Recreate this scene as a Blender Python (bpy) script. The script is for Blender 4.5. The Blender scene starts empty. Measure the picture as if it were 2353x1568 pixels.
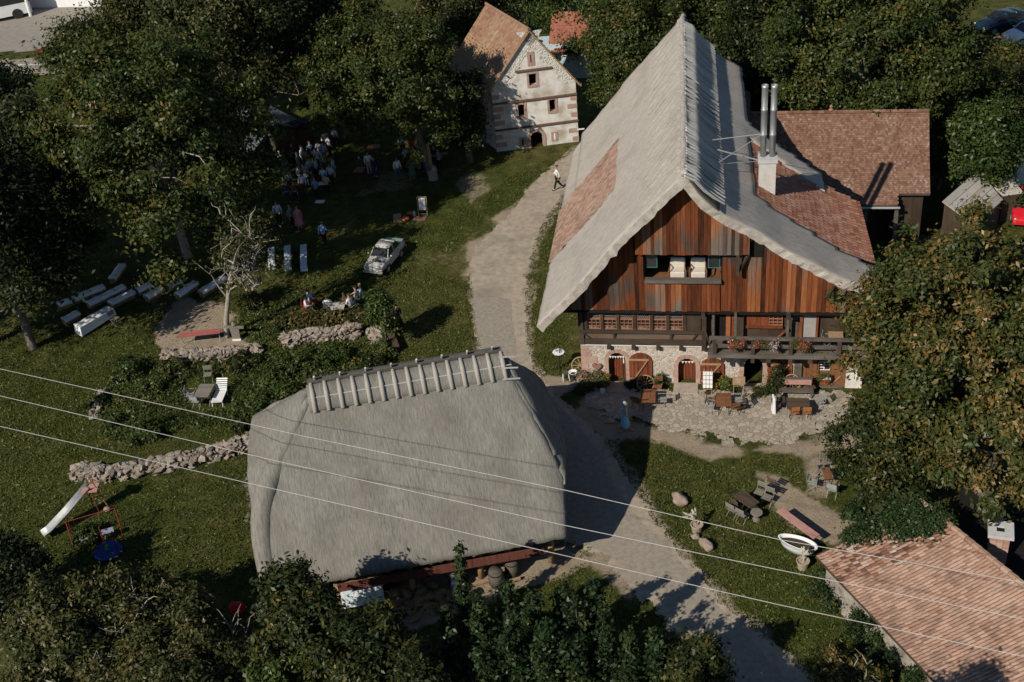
import bpy, bmesh, math, random
import numpy as np
from mathutils import Vector, Matrix, noise

# ------------------------------------------------------------------ camera, sky, sun, exposure
PITCH, ROLL, CAMH, FOC = 34.0, 5.6, 39.0, 2900.0      # focal length in units of a 2353 wide frame
RES_W, CX0, CY0 = 2353.0, 1176.5, 784.0
SUN_AZ, SUN_EL = 45.0, 36.5                            # direction the sunlight travels (from +Y towards +X), elevation

scene = bpy.context.scene
COL = scene.collection
_p, _r = math.radians(PITCH), math.radians(ROLL)
_fwd = Vector((0, math.cos(_p), -math.sin(_p))); _rt = Vector((1, 0, 0)); _up = _rt.cross(_fwd)
CX = math.cos(_r) * _rt - math.sin(_r) * _up
CY = math.sin(_r) * _rt + math.cos(_r) * _up
CZ = -_fwd
CPOS = Vector((0, 0, CAMH))
cam_data = bpy.data.cameras.new('camera'); cam = bpy.data.objects.new('camera', cam_data); COL.objects.link(cam)
m3 = Matrix((CX, CY, CZ)).transposed()
cam.matrix_world = Matrix.Translation(CPOS) @ m3.to_4x4()
cam_data.sensor_width = 36.0; cam_data.lens = 36.0 * FOC / RES_W; cam_data.clip_end = 3000
scene.camera = cam

world = bpy.data.worlds.new('World'); scene.world = world; world.use_nodes = True
nt = world.node_tree; bg = nt.nodes['Background']
sky = nt.nodes.new('ShaderNodeTexSky'); sky.sky_type = 'NISHITA'; sky.sun_disc = False
sky.sun_elevation = math.radians(SUN_EL); sky.sun_rotation = math.radians(180 + SUN_AZ)
sky.air_density = 1.0; sky.dust_density = 0.0; sky.ozone_density = 3.0
nt.links.new(sky.outputs[0], bg.inputs[0]); bg.inputs[1].default_value = 0.075
sl = bpy.data.lights.new('sun', 'SUN'); sl.energy = 5.0; sl.angle = math.radians(0.5); sl.color = (1.0, 0.91, 0.78)
sun = bpy.data.objects.new('sun', sl); COL.objects.link(sun)
_a, _e = math.radians(SUN_AZ), math.radians(SUN_EL)
sdir = Vector((math.sin(_a) * math.cos(_e), math.cos(_a) * math.cos(_e), -math.sin(_e)))
sun.rotation_euler = sdir.to_track_quat('-Z', 'Y').to_euler()
scene.view_settings.view_transform = 'Standard'; scene.view_settings.look = 'None'
scene.view_settings.gamma = 1.0; scene.view_settings.exposure = 0.02
scene.cycles.max_bounces = 5; scene.cycles.diffuse_bounces = 2; scene.cycles.glossy_bounces = 2
scene.cycles.transparent_max_bounces = 8; scene.cycles.transmission_bounces = 2

rnd = random.Random(7)
NP = np.random.RandomState(11)

def at(x, y, z=0.0):
    """point of the plane at height z seen at photo position (x, y) of the 2353 wide frame"""
    d = CX * ((x - CX0) / FOC) + CY * (-(y - CY0) / FOC) - CZ
    return CPOS + d * ((z - CAMH) / d.z)

def project(P):
    q = Vector(P) - CPOS
    w = -q.dot(CZ)
    return CX0 + FOC * q.dot(CX) / w, CY0 - FOC * q.dot(CY) / w

# ------------------------------------------------------------------ tagging helpers
def tag(o, label=None, cat=None, group=None, kind=None):
    if label: o['label'] = label
    if cat: o['category'] = cat
    if group: o['group'] = group
    if kind: o['kind'] = kind
    return o

def empty(name, loc=(0, 0, 0), rz=0.0, label=None, cat=None, group=None):
    o = bpy.data.objects.new(name, None); COL.objects.link(o)
    o.location = loc; o.rotation_euler = (0, 0, rz); o.empty_display_size = 0.2
    return tag(o, label, cat, group)

def copy_tree(o, parent=None, loc=None, rz=None, label=None, group=None):
    c = o.copy(); COL.objects.link(c)
    if parent is not None: c.parent = parent
    for ch in list(o.children): copy_tree(ch, c)
    if loc is not None: c.location = loc
    if rz is not None: c.rotation_euler = (0, 0, rz)
    if label: c['label'] = label
    if group: c['group'] = group
    return c

# ------------------------------------------------------------------ mesh builder
class MB:
    def __init__(s): s.v = []; s.f = []; s.M = Matrix.Identity(4)
    def add(s, vs, fs):
        b = len(s.v); M = s.M
        s.v += [tuple(M @ Vector(p)) for p in vs]; s.f += [tuple(b + i for i in f) for f in fs]; return s
    def hexa(s, p):   # 8 points: bottom 4 ccw, top 4 ccw
        return s.add(p, [(3, 2, 1, 0), (4, 5, 6, 7), (0, 1, 5, 4), (1, 2, 6, 5), (2, 3, 7, 6), (3, 0, 4, 7)])
    def box(s, c, d, rz=0, rx=0, ry=0):
        x, y, z = d[0] / 2, d[1] / 2, d[2] / 2
        R = Matrix.Translation(c) @ Matrix.Rotation(rz, 4, 'Z') @ Matrix.Rotation(ry, 4, 'Y') @ Matrix.Rotation(rx, 4, 'X')
        p = [R @ Vector(q) for q in ((-x, -y, -z), (x, -y, -z), (x, y, -z), (-x, y, -z), (-x, -y, z), (x, -y, z), (x, y, z), (-x, y, z))]
        return s.hexa(p)
    def bb(s, x0, x1, y0, y1, z0, z1): return s.box(((x0 + x1) / 2, (y0 + y1) / 2, (z0 + z1) / 2), (x1 - x0, y1 - y0, z1 - z0))
    def bar(s, a, b, w, h, up=(0, 0, 1)):
        a, b = Vector(a), Vector(b); d = (b - a).normalized(); u = Vector(up)
        if abs(d.dot(u)) > .98: u = Vector((0, 1, 0))
        sd = d.cross(u).normalized() * w / 2; u = sd.cross(d).normalized() * h / 2
        return s.hexa([a - sd - u, a + sd - u, b + sd - u, b - sd - u, a - sd + u, a + sd + u, b + sd + u, b - sd + u])
    def tube(s, pts, r, n=8, cap=True):
        pts = [Vector(p) for p in pts]
        if not hasattr(r, '__len__'): r = [r] * len(pts)
        vs = []; fs = []; prev = None
        for i, p in enumerate(pts):
            d = (pts[min(i + 1, len(pts) - 1)] - pts[max(i - 1, 0)]).normalized()
            if prev is None: u = d.orthogonal().normalized()
            else: u = (prev - d * prev.dot(d)).normalized()
            prev = u; w = d.cross(u)
            for k in range(n):
                a = 2 * math.pi * k / n; vs.append(p + (u * math.cos(a) + w * math.sin(a)) * r[i])
        for i in range(len(pts) - 1):
            for k in range(n):
                k2 = (k + 1) % n; fs.append((i * n + k, i * n + k2, (i + 1) * n + k2, (i + 1) * n + k))
        if cap: fs.append(tuple(range(n - 1, -1, -1))); fs.append(tuple((len(pts) - 1) * n + k for k in range(n)))
        return s.add(vs, fs)
    def lathe(s, prof, n=16, c=(0, 0, 0), sx=1, sy=1):
        vs = []; fs = []
        for (r, z) in prof:
            for k in range(n):
                a = 2 * math.pi * k / n; vs.append((c[0] + r * math.cos(a) * sx, c[1] + r * math.sin(a) * sy, c[2] + z))
        for i in range(len(prof) - 1):
            for k in range(n):
                k2 = (k + 1) % n; fs.append((i * n + k, i * n + k2, (i + 1) * n + k2, (i + 1) * n + k))
        if prof[0][0] > 1e-4: fs.append(tuple(range(n - 1, -1, -1)))
        if prof[-1][0] > 1e-4: fs.append(tuple((len(prof) - 1) * n + k for k in range(n)))
        return s.add(vs, fs)
    def prism(s, poly, h0, h1, axis='z'):
        n = len(poly)
        f = (lambda a, b, c: (a, b, c)) if axis == 'z' else ((lambda a, b, c: (a, c, b)) if axis == 'y' else (lambda a, b, c: (c, a, b)))
        vs = [f(p[0], p[1], h0) for p in poly] + [f(p[0], p[1], h1) for p in poly]
        fs = [tuple(range(n - 1, -1, -1)), tuple(range(n, 2 * n))] + [(i, (i + 1) % n, n + (i + 1) % n, n + i) for i in range(n)]
        return s.add(vs, fs)
    def ball(s, c, r, seed=0, rough=0.0, sub=1, rot=0):
        vs, fs = ICO[sub]; R = Matrix.Rotation(rot, 3, 'Z')
        r = r if hasattr(r, '__len__') else (r, r, r); out = []
        for p in vs:
            k = 1.0
            if rough: k += rough * noise.noise(Vector(p) * 1.3 + Vector((seed * 7.13, seed * 3.7, seed)))
            out.append(Vector(c) + R @ Vector((p[0] * r[0] * k, p[1] * r[1] * k, p[2] * r[2] * k)))
        return s.add(out, fs)
    def build(s, name, mat, parent=None, smooth=False, loc=None, bevel=0):
        me = bpy.data.meshes.new(name); me.from_pydata(s.v, [], s.f)
        bm = bmesh.new(); bm.from_mesh(me); bmesh.ops.recalc_face_normals(bm, faces=bm.faces)
        if bevel: bmesh.ops.bevel(bm, geom=list(bm.edges), offset=bevel, segments=1, affect='EDGES')
        bm.to_mesh(me); bm.free()
        if smooth: me.polygons.foreach_set('use_smooth', [True] * len(me.polygons))
        me.materials.append(mat)
        o = bpy.data.objects.new(name, me); COL.objects.link(o)
        if parent is not None: o.parent = parent
        if loc is not None: o.location = loc
        return o

def build_each(mb, name, mat, parent):
    """every connected piece of the builder becomes a part of its own"""
    par = list(range(len(mb.v)))
    def fd(i):
        while par[i] != i: par[i] = par[par[i]]; i = par[i]
        return i
    for f in mb.f:
        for q in f[1:]: par[fd(q)] = fd(f[0])
    gr = {}
    for f in mb.f: gr.setdefault(fd(f[0]), []).append(f)
    for fs in gr.values():
        ids = sorted({q for f in fs for q in f}); mp = {q: i for i, q in enumerate(ids)}; m2 = MB(); m2.v = [mb.v[q] for q in ids]; m2.f = [tuple(mp[q] for q in f) for f in fs]; m2.build(name, mat, parent)

def _ico(sub):
    bm = bmesh.new(); bmesh.ops.create_icosphere(bm, subdivisions=sub, radius=1.0)
    vs = [tuple(v.co) for v in bm.verts]; fs = [tuple(v.index for v in f.verts) for f in bm.faces]; bm.free(); return vs, fs
ICO = {1: _ico(1), 2: _ico(2), 3: _ico(3)}

def np_mesh(name, V, Q, mat, parent=None, attrs=None, smooth=False, dom='FACE'):
    """fast mesh from numpy arrays, Q is (n,k) with equal k"""
    me = bpy.data.meshes.new(name); k = Q.shape[1]
    me.vertices.add(len(V)); me.vertices.foreach_set('co', V.astype(np.float32).ravel())
    me.loops.add(Q.size); me.loops.foreach_set('vertex_index', Q.astype(np.int32).ravel())
    me.polygons.add(len(Q)); me.polygons.foreach_set('loop_start', np.arange(0, Q.size, k, dtype=np.int32))
    me.update(calc_edges=True)
    if smooth: me.polygons.foreach_set('use_smooth', [True] * len(Q))
    for n_, a in (attrs or {}).items():
        at_ = me.attributes.new(n_, 'FLOAT', dom); at_.data.foreach_set('value', a.astype(np.float32))
    me.materials.append(mat)
    o = bpy.data.objects.new(name, me); COL.objects.link(o)
    if parent is not None: o.parent = parent
    return o

# ------------------------------------------------------------------ materials
MATS = {}
def _ramp(nodes, cols, interp='LINEAR'):
    r = nodes.new('ShaderNodeValToRGB'); r.color_ramp.interpolation = interp; e = r.color_ramp.elements
    while len(e) < len(cols): e.new(0.5)
    for i, c in enumerate(cols):
        pos = c[3] if len(c) > 3 else i / max(1, len(cols) - 1)
        e[i].position = pos; e[i].color = (c[0], c[1], c[2], 1)
    return r

def mat(name, cols, scale=3.0, rough=.85, bump=.15, bscale=None, island=0.0, metal=0.0, stretch=(1, 1, 1), det=6, spec=.25,
        bdist=.02, blotch=None, emis=0, alpha=None, world=False):
    """procedural surface: colour ramp driven by noise and/or a random value per island; blotch=(colour, scale, amount) adds stains"""
    if name in MATS: return MATS[name]
    m = bpy.data.materials.new(name); m.use_nodes = True; N = m.node_tree.nodes; L = m.node_tree.links
    b = N['Principled BSDF']; b.inputs['Roughness'].default_value = rough; b.inputs['Metallic'].default_value = metal
    b.inputs['Specular IOR Level'].default_value = spec
    if world:
        tc = N.new('ShaderNodeNewGeometry'); src = tc.outputs['Position']
    else:
        tc = N.new('ShaderNodeTexCoord'); src = tc.outputs['Object']
    mp = N.new('ShaderNodeMapping'); mp.inputs['Scale'].default_value = stretch; L.new(src, mp.inputs[0])
    nz = N.new('ShaderNodeTexNoise'); nz.inputs['Scale'].default_value = scale; nz.inputs['Detail'].default_value = det
    nz.inputs['Roughness'].default_value = .62; L.new(mp.outputs[0], nz.inputs[0])
    mr = N.new('ShaderNodeMapRange'); mr.inputs[1].default_value = .28; mr.inputs[2].default_value = .72; L.new(nz.outputs[0], mr.inputs[0])
    fac = mr.outputs[0]
    if island:
        g = N.new('ShaderNodeNewGeometry'); mx = N.new('ShaderNodeMix'); mx.inputs[0].default_value = island
        L.new(fac, mx.inputs[2]); L.new(g.outputs['Random Per Island'], mx.inputs[3]); fac = mx.outputs[0]
    r = _ramp(N, cols); L.new(fac, r.inputs[0]); out = r.outputs[0]
    if blotch:
        n2 = N.new('ShaderNodeTexNoise'); n2.inputs['Scale'].default_value = blotch[1]; n2.inputs['Detail'].default_value = 5; L.new(src, n2.inputs[0])
        r2 = _ramp(N, [(0, 0, 0, .5), (1, 1, 1, .68)]); L.new(n2.outputs[0], r2.inputs[0])
        mu = N.new('ShaderNodeMath'); mu.operation = 'MULTIPLY'; mu.inputs[1].default_value = blotch[2]; L.new(r2.outputs[0], mu.inputs[0])
        mx2 = N.new('ShaderNodeMix'); mx2.data_type = 'RGBA'; L.new(mu.outputs[0], mx2.inputs[0]); L.new(out, mx2.inputs[6])
        mx2.inputs[7].default_value = (*blotch[0], 1); out = mx2.outputs[2]
    L.new(out, b.inputs['Base Color'])
    if bump:
        nb = N.new('ShaderNodeTexNoise'); nb.inputs['Scale'].default_value = bscale or scale * 4; nb.inputs['Detail'].default_value = 6
        L.new(mp.outputs[0], nb.inputs[0]); bu = N.new('ShaderNodeBump'); bu.inputs['Strength'].default_value = min(1, bump * 3)
        bu.inputs['Distance'].default_value = bdist; L.new(nb.outputs[0], bu.inputs['Height']); L.new(bu.outputs[0], b.inputs['Normal'])
    if emis: b.inputs['Emission Strength'].default_value = emis; L.new(out, b.inputs['Emission Color'])
    MATS[name] = m; return m

def stone_mat(name, cols, mortar, scale, width=.08, bump=.6, world=False, rnd_=1.0, zs=1.0):
    if name in MATS: return MATS[name]
    m = bpy.data.materials.new(name); m.use_nodes = True; N = m.node_tree.nodes; L = m.node_tree.links
    b = N['Principled BSDF']; b.inputs['Roughness'].default_value = .9; b.inputs['Specular IOR Level'].default_value = .15
    if world: src = N.new('ShaderNodeNewGeometry').outputs['Position']
    else: src = N.new('ShaderNodeTexCoord').outputs['Object']
    wn = N.new('ShaderNodeTexNoise'); wn.inputs['Scale'].default_value = 2.2; wn.inputs['Detail'].default_value = 3; L.new(src, wn.inputs[0])
    ad = N.new('ShaderNodeMix'); ad.data_type = 'RGBA'; ad.blend_type = 'LINEAR_LIGHT'; ad.inputs[0].default_value = .12
    L.new(src, ad.inputs[6]); L.new(wn.outputs['Color'], ad.inputs[7])
    mp = N.new('ShaderNodeMapping'); mp.inputs['Scale'].default_value = (1, 1, zs); L.new(ad.outputs[2], mp.inputs[0])
    v1 = N.new('ShaderNodeTexVoronoi'); v1.inputs['Scale'].default_value = scale; L.new(mp.outputs[0], v1.inputs[0])
    v2 = N.new('ShaderNodeTexVoronoi'); v2.feature = 'DISTANCE_TO_EDGE'; v2.inputs['Scale'].default_value = scale; L.new(mp.outputs[0], v2.inputs[0])
    hs = N.new('ShaderNodeSeparateColor'); L.new(v1.outputs['Color'], hs.inputs[0])
    fine = N.new('ShaderNodeTexNoise'); fine.inputs['Scale'].default_value = 9; fine.inputs['Detail'].default_value = 8; L.new(src, fine.inputs[0])
    mx = N.new('ShaderNodeMix'); mx.inputs[0].default_value = .45; L.new(hs.outputs[0], mx.inputs[2]); L.new(fine.outputs[0], mx.inputs[3])
    r = _ramp(N, cols); L.new(mx.outputs[0], r.inputs[0])
    ss = N.new('ShaderNodeMapRange'); ss.inputs[1].default_value = 0; ss.inputs[2].default_value = width; ss.interpolation_type = 'SMOOTHSTEP'
    L.new(v2.outputs[0], ss.inputs[0])
    mm = N.new('ShaderNodeMix'); mm.data_type = 'RGBA'; L.new(ss.outputs[0], mm.inputs[0]); mm.inputs[6].default_value = (*mortar, 1); L.new(r.outputs[0], mm.inputs[7])
    L.new(mm.outputs[2], b.inputs['Base Color'])
    ah = N.new('ShaderNodeMath'); ah.operation = 'MULTIPLY_ADD'; ah.inputs[1].default_value = .35; L.new(fine.outputs[0], ah.inputs[0]); L.new(ss.outputs[0], ah.inputs[2])
    bu = N.new('ShaderNodeBump'); bu.inputs['Strength'].default_value = bump; bu.inputs['Distance'].default_value = .03; L.new(ah.outputs[0], bu.inputs['Height'])
    L.new(bu.outputs[0], b.inputs['Normal']); MATS[name] = m; return m

def leaf_mat(name, cols, trans=.22):
    if name in MATS: return MATS[name]
    m = bpy.data.materials.new(name); m.use_nodes = True; N = m.node_tree.nodes; L = m.node_tree.links
    N.remove(N['Principled BSDF']); out = N['Material Output']
    a = N.new('ShaderNodeAttribute'); a.attribute_name = 'rnd'; r = _ramp(N, cols); L.new(a.outputs['Fac'], r.inputs[0])
    d = N.new('ShaderNodeBsdfDiffuse'); t = N.new('ShaderNodeBsdfTranslucent'); g = N.new('ShaderNodeBsdfGlossy'); g.inputs['Roughness'].default_value = .45
    g.inputs['Color'].default_value = (.5, .5, .45, 1)
    L.new(r.outputs[0], d.inputs[0]); L.new(r.outputs[0], t.inputs[0])
    mx = N.new('ShaderNodeMixShader'); mx.inputs[0].default_value = trans; L.new(d.outputs[0], mx.inputs[1]); L.new(t.outputs[0], mx.inputs[2])
    m2 = N.new('ShaderNodeMixShader'); m2.inputs[0].default_value = .035; L.new(mx.outputs[0], m2.inputs[1]); L.new(g.outputs[0], m2.inputs[2])
    L.new(m2.outputs[0], out.inputs[0]); MATS[name] = m; return m

def C(*a): return tuple(a)
THATCH = mat('thatch', [C(.25, .22, .18), C(.37, .34, .30), C(.45, .42, .38)], scale=14, stretch=(.16, 1, .16), det=14, bump=.14, bscale=45, rough=.95, blotch=((.20, .17, .14), .5, .3), bdist=.05, spec=.05)
THATCH2 = mat('thatch_grey', [C(.125, .118, .102), C(.19, .182, .16), C(.25, .24, .215)], scale=16, stretch=(1, .16, .16), det=14, bump=.15, bscale=45, rough=.95, blotch=((.13, .115, .095), .5, .4), bdist=.06, spec=.05)
REED = mat('reed', [C(.22, .20, .17), C(.34, .32, .28), C(.44, .42, .38)], scale=30, bump=.3, bscale=60, rough=.95, island=.3, spec=.05)
STICK = mat('weathered_stick', [C(.26, .25, .24), C(.42, .41, .39), C(.55, .54, .52)], scale=8, bump=.2, island=.6)
TILE = mat('clay_tile', [C(.12, .05, .033), C(.20, .085, .054), C(.26, .12, .077), C(.27, .155, .11), C(.34, .23, .18)], scale=.7, island=.62, rough=.8, bump=.12, bscale=20)
TILE_OLD = mat('old_clay_tile', [C(.085, .045, .032), C(.14, .074, .050), C(.18, .098, .066), C(.21, .13, .092), C(.30, .26, .22)], scale=.8, island=.65, rough=.85, bump=.12, bscale=20)
TILE_PINK = mat('pink_clay_tile', [C(.14, .085, .062), C(.26, .16, .115), C(.33, .21, .155), C(.385, .26, .195), C(.40, .32, .265)], scale=.55, island=.55, rough=.85, bump=.12, bscale=20, blotch=((.13, .10, .08), 1.6, .45))
TILE_YEL = mat('lichen_clay_tile', [C(.13, .07, .045), C(.20, .11, .07), C(.25, .145, .095), C(.27, .19, .12), C(.36, .31, .19)], scale=.5, island=.5, rough=.85, bump=.12, bscale=20)
DARKW = mat('dark_timber', [C(.018, .012, .008), C(.05, .033, .022), C(.085, .062, .045)], scale=2.2, stretch=(1, 1, .25), island=.35, bump=.25, bscale=14)
BEAMW = mat('beam_timber', [C(.022, .015, .011), C(.05, .036, .027), C(.085, .066, .052)], scale=2.0, stretch=(.3, 1, 1), island=.3, bump=.25, bscale=14)
GREYW = mat('grey_timber', [C(.045, .039, .032), C(.095, .084, .07), C(.16, .145, .125)], scale=3, stretch=(.3, 1, 1), island=.3, bump=.25, bscale=16)
DOORW = mat('red_plank', [C(.06, .018, .009), C(.17, .045, .018), C(.27, .09, .038)], scale=2.5, stretch=(3, 3, .3), island=.45, bump=.15, bscale=18, blotch=((.05, .022, .012), 1.5, .6))
LIGHTW = mat('light_wood', [C(.24, .15, .08), C(.36, .25, .15)], scale=5, bump=.15, island=.3)
BROWNW = mat('brown_wood', [C(.10, .045, .02), C(.17, .075, .035), C(.22, .11, .055)], scale=6, stretch=(1, .3, 1), bump=.1, island=.3, rough=.6)
SANDST = mat('pink_sandstone', [C(.27, .165, .13), C(.37, .25, .20), C(.45, .34, .28)], scale=2.5, bump=.2, bscale=20, island=.3)
PLASTER = mat('old_plaster', [C(.44, .41, .36), C(.62, .60, .56), C(.72, .71, .68)], scale=1.6, bump=.2, bscale=12, det=8, blotch=((.33, .27, .20), .7, .8))
RUBBLE = stone_mat('rubble_wall', [C(.22, .165, .125), C(.38, .315, .25), C(.50, .44, .37), C(.58, .54, .48)], (.50, .46, .41), 6.5, width=.16)
GRANITE = mat('field_stone', [C(.075, .065, .055), C(.17, .145, .12), C(.28, .25, .21), C(.24, .18, .14), C(.42, .39, .345)], scale=4, island=.6, bump=.3, bscale=16, rough=.9)
GLASS = mat('window_glass', [C(.012, .014, .016), C(.03, .035, .038)], scale=1, rough=.12, bump=0, spec=.6)
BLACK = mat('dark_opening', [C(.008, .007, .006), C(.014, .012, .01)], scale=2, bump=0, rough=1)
STEEL = mat('steel_pipe', [C(.42, .42, .41), C(.5, .5, .49)], scale=3, rough=.42, metal=.75, bump=0)
IRON = mat('dark_iron', [C(.02, .02, .02), C(.045, .042, .04)], scale=5, rough=.5, bump=.05)
WHITEP = mat('white_paint', [C(.66, .66, .65), C(.78, .78, .77)], scale=2, rough=.5, bump=0)
GALV = mat('grey_metal', [C(.33, .34, .34), C(.46, .47, .47)], scale=6, rough=.45, bump=.05, metal=.4)
CLOTHW = mat('white_cloth', [C(.62, .63, .64), C(.76, .77, .78)], scale=6, rough=.85, bump=.15, bscale=14, bdist=.03)

# ------------------------------------------------------------------ ground, path, paving
def poly_w(pts, z=0.0): return np.array([tuple(at(x, y, z))[:2] for x, y in pts])

def vnoise(X, Y, s, seed=0):
    """smooth value noise on numpy arrays"""
    r = np.random.RandomState(seed); T = r.rand(256, 256); x = X / s + 1000.3; y = Y / s + 1000.7
    xi = np.floor(x).astype(int); yi = np.floor(y).astype(int); fx = x - xi; fy = y - yi
    fx = fx * fx * (3 - 2 * fx); fy = fy * fy * (3 - 2 * fy)
    g = lambda a, b: T[a % 256, b % 256]
    return (g(xi, yi) * (1 - fx) + g(xi + 1, yi) * fx) * (1 - fy) + (g(xi, yi + 1) * (1 - fx) + g(xi + 1, yi + 1) * fx) * fy
def fbm(X, Y, s, seed=0, o=4):
    t = 0; a = .5; w = 0
    for i in range(o): t = t + a * vnoise(X, Y, s / 2 ** i, seed + i); w += a; a *= .55
    return t / w

def sdist(X, Y, P):
    """signed distance (positive inside) of points to polygon P"""
    d = np.full(X.shape, 1e9); inside = np.zeros(X.shape, bool); n = len(P)
    for i in range(n):
        a = P[i]; b = P[(i + 1) % n]; ab = b - a; t = np.clip(((X - a[0]) * ab[0] + (Y - a[1]) * ab[1]) / (ab @ ab + 1e-9), 0, 1)
        d = np.minimum(d, np.hypot(X - a[0] - t * ab[0], Y - a[1] - t * ab[1]))
        c = ((a[1] > Y) != (b[1] > Y)) & (X < (b[0] - a[0]) * (Y - a[1]) / (b[1] - a[1] + 1e-12) + a[0]); inside ^= c
    return np.where(inside, d, -d)

PATH_UP = [(1385, 320), (1330, 335), (1285, 372), (1235, 415), (1195, 465), (1140, 520), (1090, 575), (1076, 620), (1084, 690), (1086, 745), (1102, 800),
           (1130, 850), (1165, 900), (1185, 960), (1230, 1080), (1260, 1180), (1290, 1240), (1370, 1266), (1425, 1315), (1500, 1390), (1560, 1470), (1655, 1600),
           (1910, 1600), (1800, 1500), (1720, 1435), (1640, 1360), (1580, 1285), (1512, 1208), (1478, 1150), (1440, 1090), (1390, 1010),
           (1335, 962), (1290, 925), (1262, 885), (1228, 850), (1214, 780), (1210, 700), (1214, 640), (1228, 570), (1252, 510), (1292, 455), (1345, 410)]
PATIO = [(1345, 900), (1500, 893), (1650, 900), (1800, 905), (1960, 905), (1990, 930), (1940, 962), (1900, 990), (1800, 1016), (1700, 1018), (1640, 1012), (1560, 992),
         (1520, 975), (1470, 960), (1400, 965), (1350, 940)]
def dirt_polys():
    return [([(1330, 905), (1420, 965), (1520, 985), (1560, 1000), (1640, 1022), (1800, 1026), (1900, 1000), (1960, 960), (1990, 1010), (1940, 1050), (1860, 1060), (1790, 1035), (1700, 1050), (1640, 1060),
              (1560, 1030), (1480, 1000), (1400, 1005), (1320, 950)], .5),
            ([(1740, 1090), (1800, 1100), (1850, 1150), (1960, 1190), (1900, 1240), (1850, 1215), (1790, 1165)], .7), ([(1840, 1040), (1950, 1020), (1900, 1160), (1860, 1130)], .45),
            ([(1120, 500), (1190, 480), (1240, 400), (1260, 420), (1200, 520), (1100, 600), (1060, 640), (1000, 615), (940, 605), (960, 585), (1050, 585)], .26),
            ([(1340, 905), (1260, 905), (1230, 870), (1290, 870), (1330, 890)], .6),
            ([(385, 720), (430, 695), (500, 700), (530, 735), (480, 775), (400, 800), (365, 790), (370, 750)], .8), ([(370, 790), (500, 780), (560, 790), (500, 815), (380, 815)], .5),
            ([(1000, 1330), (1150, 1290), (1290, 1262), (1330, 1290), (1200, 1360), (1060, 1400), (930, 1420), (900, 1390)], .9),
            ([(1370, 1262), (1420, 1310), (1500, 1395), (1460, 1400), (1390, 1330), (1350, 1290)], .5), ([(880, 395), (960, 400), (940, 440), (820, 450)], .3), ([(1030, 420), (1100, 400), (1150, 420), (1080, 470)], .35)]

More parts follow.
